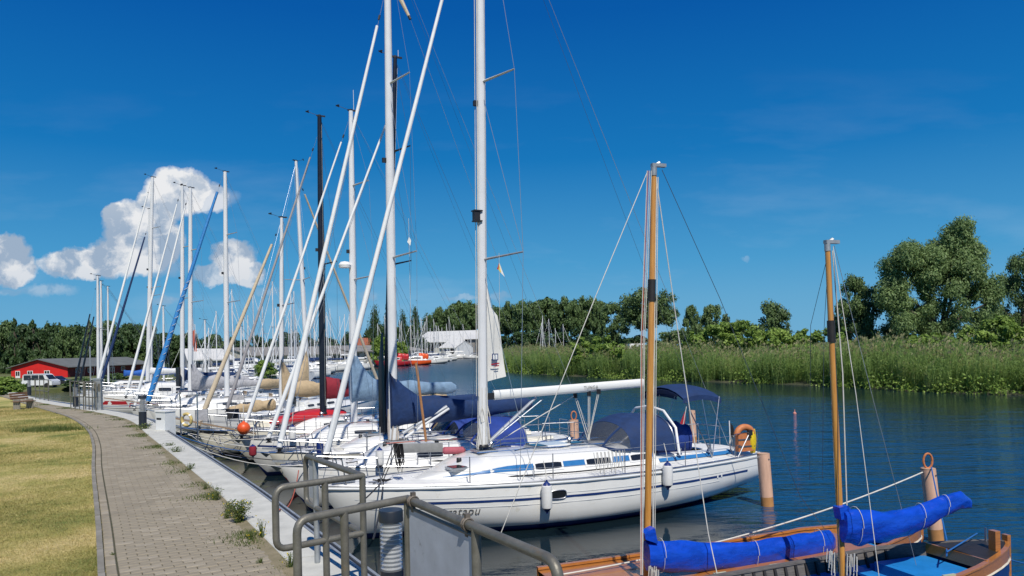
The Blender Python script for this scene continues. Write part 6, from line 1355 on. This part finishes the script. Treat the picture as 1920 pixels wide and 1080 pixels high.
for i in range(9): s = i / 8; w = .20 * math.sin(math.pi * (.12 + .76 * s)) ** .6 * (1 - .25 * s); rows.append([(w * math.cos(an), .09 * math.sin(an) * (.7 + .3 * math.sin(math.pi * s)), .30 - .62 * s + .01 * math.sin(an * 5 + i)) for an in [2 * math.pi * j / 14 for j in range(14)]])
g.grid(rows, closed=True); g.f += [tuple(range(13, -1, -1)), tuple(8 * 14 + j for j in range(14))]; g.mi += [0, 0]; g.build('cover', YELLOW, t, sharp=70)
t = thing('flag_staff', 'short black folded flag on a staff at the stern of the nearest sloop', 'flag', P(1370, 850, 20)); MB().tube([(0, 0, 0), (-.02, 0, .88)], .014, 6).build('staff', WHITE, t); MB().grid([[(.01, 0, .82), (.01, 0, .45)], [(.08, .03, .74), (.06, .02, .42)], [(.10, 0, .66), (.10, 0, .40)]]).build('flag', BLACK, t)
t = thing('flag', 'small red flag drooping from a stern staff behind the sprayhood', 'flag', P(1278, 800, 24)); MB().tube([(-.02, 0, -.3), (.17, 0, .65)], .013, 6).build('staff', ROPEW, t); MB().grid([[(.12, 0, .50), (-.08, .03, .02), (-.12, 0, -.04)], [(.14, .04, .40), (.04, .0, .05), (-.0, .03, -.06)], [(.13, 0, .30), (.10, .03, .02), (.12, 0, .0)]]).build('cloth', REDP, t)
# courtesy pennant
c = P(936, 492, 17.0); t = thing('pennant', 'small red yellow and white pennant hanging below the lower spreader', 'flag', c)
MB().add([(0, 0, 0), (-.055, .01, -.15), (-.02, .0, -.17)], [(0, 1, 2)]).build('red_stripe', REDP, t, smooth=False); MB().add([(0, 0, 0), (-.02, 0, -.17), (.04, .01, -.25)], [(0, 1, 2)]).build('yellow_stripe', YELLOW, t, smooth=False); MB().add([(0, 0, 0), (.04, .01, -.25), (.12, .02, -.33), (.05, 0, -.13)], [(0, 1, 2, 3)]).build('white_stripe', WHITE, t, smooth=False); MB().tube([(0, 0, .22), (0, 0, 0), (-.03, 0, -2.0)], .004, 4).build('flag_halyard', ROPEW, t)
t = thing('windsock', 'little white burgee under the spreader of the second sloop', 'flag', P(767, 452, 19.6)); MB().grid([[(0, 0, .12), (-.05, .02, -.02)], [(.05, .03, .02), (.03, 0, -.12)]]).build('cloth', SAILW, t); MB().tube([(0, 0, .6), (0, 0, -3)], .005, 4).build('flag_halyard', ROPEW, t)
t = thing('flag', 'red and white checked flag hanging above the far pale boats', 'flag', P(366, 638, 46)); MB().grid([[(0, 0, .7), (-.25, .05, .5)], [(.05, .05, 0), (-.2, 0, -.1)], [(.08, 0, -.7), (-.05, 0, -.7)]]).build('cloth', ROPER, t); MB().tube([(0, 0, -2), (0, 0, 1)], .02, 4).build('staff', WHITE, t)

# ------------------------------------------------------------------ clutter on the middle boats
c = P(457, 803, 24.0); t = thing('ball_fender', 'orange ball fender hanging at the bow beside the leaning white sails', 'fender', c); MB().lathe([(0, -.205)] + [(.205 * math.sin(a), -.205 * math.cos(a)) for a in [math.pi * j / 12 for j in range(1, 12)]] + [(.04, .22), (0, .25)], 20).build('ball', ORANGE, t); MB().tube([(0, 0, .27), (0, 0, .75)], .012, 5).build('line', ROPEW, t)
c0, c1 = P(512, 796, 27.5), P(632, 776, 30.0); t = thing('inflatable_dinghy', 'bright red upturned inflatable dinghy lashed on the foredeck beside the black mast', 'dinghy', c0, math.atan2(c1.y - c0.y, c1.x - c0.x)); Lr = (c1 - c0).length
g = MB(); rows = []
for i in range(15): s = i / 14; w = .62 * (math.sin(math.pi * (.06 + .6 * s)) ** .6); rows.append([(s * Lr, w * math.cos(an), .05 + .12 * s + .30 * (math.sin(an) ** .7 if math.sin(an) > 0 else -.4 * abs(math.sin(an))) * (math.sin(math.pi * (.08 + .8 * s)) ** .5)) for an in [2 * math.pi * j / 16 for j in range(16)]])
g.grid(rows, closed=True); g.f += [tuple(range(15, -1, -1)), tuple(14 * 16 + j for j in range(16))]; g.mi += [0, 0]; g.build('hull', REDRUB, t, sharp=60); MB().tube([(.1, -.42, .08), (Lr * .5, -.66, .14), (Lr * .95, -.45, .2)], .03, 6).build('rubbing_strake', REDP, t); MB().tube([(Lr * .55, -.6, .0), (Lr * .56, 0, .40), (Lr * .57, .6, 0)], .012, 5).build('lashing', ROPEW, t)
for (px, py, d, ln, r, m, lb) in ((474, 845, 20.5, .3, .10, REDC, 'small maroon fender low between the bows right of the orange ball'), (712, 858, 18.6, .45, .10, FEND, 'white fender tucked between the first and the second sloop'), (600, 842, 20.8, .45, .10, NAVYP, 'navy fender between the second and third sloop bows'), (548, 812, 24, .5, .11, FEND, 'white fender on the rail of the radar masted sloop')):
    fender(px, py, d, ln, r, lb, m)
t = thing('anchor', 'galvanised plough anchor hanging in the bow roller of the radar masted sloop', 'anchor', P(430, 838, 23.4), RAD(30)); MB().box((.18, 0, .06), (.5, .04, .05), ry=.1).build('shank', GALVL, t); MB().add([(-.22, 0, -.05), (.1, -.17, -.10), (.02, 0, -.16), (.1, .17, -.10)], [(0, 1, 2), (0, 2, 3), (0, 3, 1), (1, 3, 2)]).build('fluke', GALVL, t, smooth=False)
g = MB(); c = P(404, 826, 24.6)
for i in range(40): p = c + Vector((random.uniform(-1.0, .9), random.uniform(-.6, .6), random.uniform(-.5, .3))); g.tube([p, p + Vector((random.gauss(0, .35), random.gauss(0, .15), random.gauss(0, .2)))], .012, 4)
tag(g.build('pulpit_tangle', STEEL), 'tangle of steel bow rails and rods where the small boats meet the quay', 'rail')
for i, (px, py, d, w, h, m, lb) in enumerate([(378, 778, 27, .42, .40, GREYC, 'grey weather cloth panel on the rail left of the beige headsail'), (437, 776, 28, .42, .36, BLACK, 'dark square outboard cover on the rail of the cream boat'), (446, 745, 31, .5, .22, GREYC, 'grey folded cover on the cabin top of the cream boat')]):
    t = thing('weather_cloth', lb, 'cover', P(px, py, d), RAD(25)); MB().box((0, 0, 0), (w, .10, h), taper=.92).build('cloth', m, t); MB().tube([(-w / 2, 0, -h / 2 - .3), (-w / 2, 0, h / 2), (w / 2, 0, h / 2), (w / 2, 0, -h / 2 - .3)], .012, 5).build('frame', STEEL, t)
t = thing('marker_float', 'tiny pale red float bobbing on the river', 'buoy', PZ(1490, 776, 0)); MB().lathe([(0, -.1), (.1, -.05), (.1, .05), (.03, .12), (.025, .25), (0, .26)], 12).build('float', mat('float', (.6, .25, .2), .5), t)
q = P(760, 30, 26); t = thing('loose_sail_tip', 'tan furled sail end high between the two big masts at the top edge', 'sail', q)
MB().tube([(.12, 0, .0), (-.25, 0, .8), (-1.1, 0, 2.6)], [.05, .085, .09], 8).build('furled_sail', SAILB, t); MB().tube([(.12, 0, 0), (.17, 0, -.12)], .05, 8).build('swivel', BLACK, t); MB().tube([(.17, 0, -.1), P(960, 560, 30) - q], .005, 4).build('stay', WIRE, t)

# bow lines, anchors and boarding planks between the yachts and the quay
NM = ['second', 'third', 'fourth', 'fifth', 'sixth', 'eighth', 'ninth']
for nm, (rt, hl) in zip(NM, ((r2, h2), (r3, h3), (r4, h4), (r5, h5), (r6, h6), (r8, h8), (r9, h9))):
    an = rt.rotation_euler[2]; cs, sn = math.cos(an), math.sin(an)
    def wv(x, y, z): return Vector((rt.location.x + x * cs - y * sn, rt.location.y + x * sn + y * cs, z))
    for sd, wd in ((-1, 'near'), (1, 'far')):
        p = wv(.9, sd * .35, hl.sheer(.9) + .08); j = min(range(len(OUTS)), key=lambda q: (OUTS[q] - Vector((wv(-2.2, sd * 1.3, 0).x, wv(-2.2, sd * 1.3, 0).y))).length_squared); e_ = OUTS[j]
        rope('mooring_line', wd + ' side bow line of the ' + nm + ' yacht counted from the railing', sag(p, Vector((e_.x, e_.y, gz(e_.y) + .02)), .22, 10), .012, (ROPEW, ROPEK, ROPEB)[(len(nm) + (sd > 0)) % 3])
    t = thing('anchor', 'galvanised anchor on the bow of the ' + nm + ' yacht counted from the railing', 'anchor', wv(.05, 0, hl.sheer(0) + .06), an + math.pi)
    MB().box((-.10, 0, .03), (.62, .035, .05), ry=-.12).build('shank', GALVL, t); MB().add([(.30, 0, -.02), (.02, -.17, -.10), (.10, 0, -.20), (.02, .17, -.10)], [(0, 2, 1), (0, 3, 2), (0, 1, 3), (1, 2, 3)]).build('fluke', GALVL, t, smooth=False)
    g = MB()
    for i in range(7): c = wv(1.6 + random.uniform(-.5, 1.6), random.uniform(-.5, .5), hl.sheer(1.5) + .06); a0 = random.uniform(0, 6.28); g.tube([c + Vector((.15 * math.cos(a0 + a), .15 * math.sin(a0 + a), .02 * math.sin(2 * a))) for a in (0, .9, 1.8, 2.7, 3.6, 4.5)], .012, 5)
    tag(g.build('rope_coil', (ROPEB, ROPEW, ROPEK, ROPER)[len(nm) % 4]), 'loose rope coils on the foredeck of the ' + nm + ' yacht counted from the railing', 'rope')
    if nm in ('fourth', 'sixth', 'eighth'):
        a_, c_ = wv(.5, .05, hl.sheer(.4) + .14), wv(-1.9, .15, 2.06); v = c_ - a_; t = thing('boarding_plank', 'narrow boarding plank from the quay to the bow of the ' + nm + ' yacht', 'plank', a_); sdv_ = Vector((-v.y, v.x, 0)).normalized() * .14
        MB().add([-sdv_, sdv_, v + sdv_, v - sdv_] + [q + Vector((0, 0, .04)) for q in (-sdv_, sdv_, v + sdv_, v - sdv_)], [(3, 2, 1, 0), (4, 5, 6, 7), (0, 1, 5, 4), (1, 2, 6, 5), (2, 3, 7, 6), (3, 0, 4, 7)]).build('board', TEAK if nm != 'sixth' else ALUS, t, smooth=False)
        for i in range(5): q = v * (.15 + .17 * i); MB().tube([q - sdv_ + Vector((0, 0, .05)), q + sdv_ + Vector((0, 0, .05))], .012, 5).build('tread', GALVL, t)
# ------------------------------------------------------------------ two wooden open boats in the foreground
AXW = RAD(198); ax_ = Vector((math.cos(AXW), math.sin(AXW)))
def wooden(name, label, tip, L, B, front):
    root = thing(name, label, 'wooden boat', (tip[0], tip[1], 0), AXW)
    def hb(x): q = x / L; return B / 2 * (min(1, (q / .26)) ** .62 if q < .26 else 1 - .12 * ((q - .26) / .74) ** 2)
    def zs(x): q = x / L; return .60 + .22 * (1 - q) ** 2
    xs = [L * t for t in (.003, .02, .05, .09, .14, .2, .27, .36, .46, .58, .7, .82, .92, 1)]
    def sh(rows_f, nm, m, par=root, flip=0):
        for sd in (-1, 1): MB().grid([[(x, sd * y, z) for y, z in rows_f(x)] for x in xs], flip=(sd < 0) != bool(flip)).build(nm, m, par)
    # clinker planks of the outside: each strake stands proud of the one below
    nst = 5
    for k in range(nst):
        def pr(x, k=k):
            t0, t1 = k / nst, (k + 1) / nst; z0, z1 = lerp(-.15, zs(x), t0), lerp(-.15, zs(x), t1); f = lambda t: hb(x) * (.72 + .28 * t ** .7); return [(f(t0) + .016, z0 - .008), (f(t1) + .004, z1), (f(t1) - .012, z1)]
        sh(pr, 'strake', WOODO if k == nst - 1 else (WHITE if k == nst - 2 and False else NAVYP))
    def rub(x): z = lerp(-.15, zs(x), .8); return [(hb(x) * .965 + .012, z - .035), (hb(x) * .965 + .034, z - .01), (hb(x) * .965 + .012, z + .012)]
    sh(rub, 'rubbing_strake', mat('pale strake', (.62, .56, .45), .5))
    def inn(x): return [(hb(x) - .045, zs(x) - .005), (hb(x) * .93 - .03, zs(x) - .20)]
    sh(inn, 'inner_planking', WOODG if front else WOODO, flip=1)
    def inn2(x): return [(hb(x) * .93 - .034, zs(x) - .20), (hb(x) * .78 - .03, .12)]
    sh(inn2, 'inner_lining', BPAINT if front else WOODO, flip=1)
    for sd in (-1, 1): 
        MB().grid([[(x, sd * (hb(x) + .022), zs(x) + .0), (x, sd * (hb(x) + .02), zs(x) + .028), (x, sd * (hb(x) - .06), zs(x) + .03), (x, sd * (hb(x) - .065), zs(x) - .01)] for x in xs], flip=sd < 0).build('gunwale', WOODG if front and sd < 0 else WOODO, root, sharp=30)
    MB().grid([[(x, -hb(x) * .82, .31), (x, 0, .29), (x, hb(x) * .82, .31)] for x in xs[4:]], flip=True).build('floor_board', BPAINT if front else WOODG, root)
    # dark end deck
    MB().grid([[(x, y, zs(x) + .005 + .05 * (1 - (y / (hb(x) + .01)) ** 2)) for y in (-hb(x) + .06, -hb(x) * .4, 0, hb(x) * .4, hb(x) - .06)] for x in [L * t for t in (.02, .05, .09, .12, .155)]], flip=True).build('end_deck', WOODK, root)
    x = L * .155; MB().box((x, 0, zs(x) - .04), (.03, hb(x) * 1.9, .16)).build('deck_beam', WOODO, root, smooth=False)
    if not front: MB().grid([[(x, y, zs(x) - .03 + .02 * (1 - abs(y))) for y in (-hb(x) + .05, 0, hb(x) - .05)] for x in [L * q for q in (.22, .3, .4, .5, .6, .7, .8, .9, 1)]], flip=True).build('deck', WOODO, root); root.location.z = -.10
    for i in range(26 if front else 0):
        x = L * (.25 + .028 * i)
        for sd in (-1, 1): MB().add([(x - .02, sd * (hb(x) - .05), zs(x) - .02), (x + .02, sd * (hb(x) - .05), zs(x) - .02), (x + .02, sd * (hb(x) * .92 - .055), zs(x) - .24), (x - .02, sd * (hb(x) * .92 - .055), zs(x) - .24), (x - .02, sd * (hb(x) - .078), zs(x) - .02), (x + .02, sd * (hb(x) - .078), zs(x) - .02), (x + .02, sd * (hb(x) * .92 - .085), zs(x) - .24), (x - .02, sd * (hb(x) * .92 - .085), zs(x) - .24)], [(4, 5, 6, 7), (0, 4, 7, 3), (1, 2, 6, 5), (0, 1, 5, 4)]).build('rib', WOODK, root, smooth=False)
    # thwarts and seat boxes
    for f in ((.36, .62) if front else (.5, .75)): x = L * f; MB().box((x, 0, zs(x) - .17), (.26, hb(x) * 1.8, .035)).build('thwart', BPAINT if front else WOODO, root, smooth=False)
    x = L * .215; MB().box((x + .12, .0, .42), (1.0, hb(x) * 1.55, .34)).build('seat_box', BPAINT, root, smooth=False)
    for sd in (-1, 1): MB().grid([[(xx, sd * (hb(xx) * .93), zs(xx) - .21), (xx, sd * (hb(xx) * .86 - .34), zs(xx) - .22)] for xx in [L * t for t in (.34, .5, .66, .82, .95)]], flip=sd > 0).build('side_bench', BPAINT if front else WOODO, root)
    g = MB(); x = .0; g.box((-.01, 0, zs(0) - .25), (.07, .10, .75)); g.build('stem_post', WOODO, root, smooth=False)
    # rudder head and fittings on the end deck
    g = MB(); g.box((.55, .25, zs(.5) + .16), (.10, .12, .34)); g.build('mooring_bitt', WOODO, root, smooth=False); MB().tube([(.30, -.1, zs(.3) + .05), (.30, -.1, zs(.3) + .26)], .02, 7).build('pin', STEEL, root)
    for i, f in enumerate((.30, .42, .52, .66, .78)):
        x = L * f; MB().box((x, (hb(x) - .02), zs(x) + .04), (.22, .04, .03)).build('cleat', mat('pale cleat', (.45, .47, .33), .7), root, smooth=False); MB().tube([(x + .2, hb(x) - .09, zs(x) + .02), (x + .2, hb(x) - .10, zs(x) - .18)], .012, 5).build('belaying_pin', STEEL if i % 2 else ROPER, root)
    return root, hb, zs
WA, hbA, zsA = wooden('wooden_sailboat', 'varnished wooden sailboat with the taller wooden mast and left blue tarpaulin bundle', (7.40, 13.60), 7.2, 1.65, False)
WB, hbB, zsB = wooden('wooden_sailboat', 'blue painted open wooden boat with the shorter mast and right blue tarpaulin bundle', (7.84, 11.87), 6.9, 1.6, True)
def wl(root, w): v = Vector(w) - root.location; c, s = math.cos(-AXW), math.sin(-AXW); return Vector((v.x * c - v.y * s, v.x * s + v.y * c, v.z))
def wmast(root, fpx, fpy, tpx, tpy, d, r, zf, blacks, label):
    f = wl(root, P(fpx, fpy, d)); f.z = zf; tp = wl(root, P(tpx, tpy, d)); v = tp - f
    MB().tube([f, f + v * .5, f + v * .98], [r * .88, r * .84, r * .66], 14).build('mast', WOODV, root)
    MB().tube([f + v * .978, f + v * 1.0], [r * .80, r * .78], 12).build('mast_band', GALVL, root); g = MB(); g.box(tp + Vector((-.08, 0, .02)), (.24, .07, .05)); g.tube([tp + Vector((0, 0, .0)), tp + Vector((-.10, 0, .06))], .03, 6); g.build('mast_cap', GALVL, root)
    for a, b in blacks: MB().tube([f + v * a, f + v * b], [r * 1.02, r * 1.0], 14).build('leather_band', WOODK, root)
    return f, tp, v
fA, tA, vA = wmast(WA, 1211, 1074, 1226, 312, 11.5, .062, .35, ((.685, .735),), '')
fB, tB, vB = wmast(WB, 1581, 1072, 1551, 456, 10.9, .056, .25, ((.725, .785),), '')
def bundle(root, pts, rs, peak, name='sail_bundle', m=TARP, seed=1):
    r_ = random.Random(seed); pts = [Vector(p) for p in pts]; rows = []; k = 18; n = 30
    for i in range(n + 1):
        t = i / n * (len(pts) - 1); j = min(int(t), len(pts) - 2); f = t - j; f = f * f * (3 - 2 * f) if False else f; p = pts[j].lerp(pts[j + 1], f); r = lerp(rs[j], rs[j + 1], f); T = i / n
        row_ = []
        for q in range(k):
            an = 2 * math.pi * q / k; fold = 1 + .07 * math.sin(an * 2 + T * 7 + seed) + .06 * math.sin(an * 5 - T * 17 + seed * 2) + .045 * math.sin(T * 41 + an * 3)
            sq = .62 if math.sin(an) > 0 else .78; row_.append(p + Vector((0, math.cos(an) * r * .55 * fold, math.sin(an) * r * fold * (1 if math.sin(an) > 0 else 1.12))))
        rows.append(row_)
    g = MB().grid(rows, closed=True); g.f += [tuple(range(k)), tuple(n * k + q for q in range(k - 1, -1, -1))]; g.mi += [0, 0]; o = g.build(name, m, root, sharp=75)
    return o
def wp(root, px, py, d): return wl(root, P(px, py, d))
o = bundle(WA, [wp(WA, 1212, 1040, 11.35), wp(WA, 1262, 1041, 11.5), wp(WA, 1330, 1044, 11.75), wp(WA, 1420, 1038, 12.05), wp(WA, 1500, 1026, 12.35), wp(WA, 1553, 1016, 12.55), wp(WA, 1562, 1014, 12.6)], [.22, .23, .20, .20, .22, .22, .12], 0, seed=2)
g = MB(); a = [wp(WA, 1211, 1012, 11.2), wp(WA, 1209, 1000, 11.2), wp(WA, 1228, 990, 11.25), wp(WA, 1234, 1020, 11.3)]; b_ = [p + Vector((0, -.16, 0)) for p in a]; g.add(a + b_, [(0, 1, 2, 3), (7, 6, 5, 4), (0, 4, 5, 1), (1, 5, 6, 2), (2, 6, 7, 3), (3, 7, 4, 0)]); g.build('bundle_flap', TARP, o)
o = bundle(WB, [wp(WB, 1580, 984, 10.8), wp(WB, 1612, 988, 10.9), wp(WB, 1665, 986, 11.05), wp(WB, 1720, 970, 11.25), wp(WB, 1765, 950, 11.4), wp(WB, 1800, 936, 11.5), wp(WB, 1819, 944, 11.6)], [.20, .25, .22, .19, .15, .12, .07], 0, seed=5)
g = MB(); a = [wp(WB, 1578, 975, 10.75), wp(WB, 1574, 952, 10.75), wp(WB, 1590, 948, 10.8), wp(WB, 1606, 968, 10.85)]; b_ = [p + Vector((0, -.14, 0)) for p in a]; g.add(a + b_, [(0, 1, 2, 3), (7, 6, 5, 4), (0, 4, 5, 1), (1, 5, 6, 2), (2, 6, 7, 3), (3, 7, 4, 0)]); g.build('bundle_flap', TARP, o)
for root, cs in ((WA, ((1240, 1041, 11.4, .25), (1415, 1038, 12.0, .21), (1535, 1020, 12.5, .24))), (WB, ((1604, 986, 10.9, .27), (1725, 968, 11.25, .19), (1772, 948, 11.4, .16)))):
    for px, py, d, r in cs: c = wp(root, px, py, d); MB().tube([c + Vector((.012 * j / 9, math.cos(2 * math.pi * j / 18) * r * .62, math.sin(2 * math.pi * j / 18) * r * 1.06)) for j in range(19)], .0045, 5, cap=False).build('tie_line', ROPEW, root)
def line(root, name, m, r, *pp): 
    MB().tube([wp(root, *p) for p in pp], r, 5).build(name, m, root)
for i, dx in enumerate((-17, -14, -9, -4)): line(WA, 'halyard', ROPEW if i != 1 else ROPER, .006, (1224 + dx * .62, 320, 11.4), (1211 + dx * .55, 640, 11.38), (1206 + dx * .3, 1078, 11.2))
line(WA, 'halyard', ROPEW, .011, (1231, 332, 11.5), (1226, 700, 11.5), (1224, 1075, 11.4)); line(WA, 'halyard', ROPEW, .007, (1234, 332, 11.5), (1230, 700, 11.5), (1228, 1000, 11.5))
line(WA, 'stay', ROPEW, .007, (1214, 322, 11.5), (1115, 560, 11.0), (935, 1010, 10.4)); line(WA, 'stay', ROPEW, .008, (1230, 332, 11.5), (1268, 600, 11.6), (1328, 1000, 11.6), (1345, 1078, 11.3)); line(WA, 'stay', WIRED, .005, (1241, 318, 11.5), (1350, 560, 12.2), (1500, 930, 13.0), (1560, 1010, 13.3))
line(WB, 'halyard', ROPEW, .010, (1561, 470, 10.9), (1580, 700, 10.9), (1588, 950, 10.9)); line(WB, 'halyard', WIRED, .004, (1557, 470, 10.9), (1571, 760, 10.85), (1574, 1070, 10.8))
line(WB, 'stay', ROPEW, .006, (1562, 462, 10.9), (1605, 740, 10.6), (1648, 1080, 10.2)); line(WB, 'stay', WIRE, .0045, (1564, 460, 10.9), (1640, 760, 11.1), (1718, 1060, 11.2)); line(WB, 'stay', WIRED, .004, (1548, 495, 10.9), (1520, 610, 11.6), (1518, 900, 12.4)); line(WB, 'stay', WIRED, .004, (1552, 500, 10.9), (1545, 620, 11.6), (1542, 900, 12.2))
for root, px, py, d in ((WB, 1552, 1040, 11.0), (WB, 1587, 1045, 10.8), (WA, 1217, 1070, 11.2)):
    g = MB()
    for i in range(8): c = wp(root, px + random.uniform(0, 13), py - 8 + random.uniform(-3, 3), d) + Vector((0, random.uniform(-.06, .06), 0)); ln = random.uniform(.15, .36); g.tube([c, c + Vector((.02, 0, -ln)), c + Vector((-.03, .01, -ln * 1.05)), c + Vector((-.04, 0, -.05))], .0065, 5)
    g.build('rope_coil', ROPEW, root)
g = MB()
for i in range(15): c = wp(WB, 1768 + random.uniform(-14, 22), 1040 + random.uniform(-4, 6), 11.2); c.z = .50 + random.uniform(0, .08); a0 = random.uniform(0, 6.28); g.tube([c + Vector((.16 * math.cos(a0 + a), .10 * math.sin(a0 + a), .01 * math.sin(3 * a))) for a in (0, .8, 1.6, 2.4, 3.2)], .011, 5)
g.tube([wp(WB, 1775, 1012, 12.4), wp(WB, 1775, 1042, 11.2)], .012, 5); g.tube([wp(WB, 1832, 1000, 12.0), wp(WB, 1775, 1035, 11.3)], .012, 5); g.build('rope_coil', ROPEB, WB)
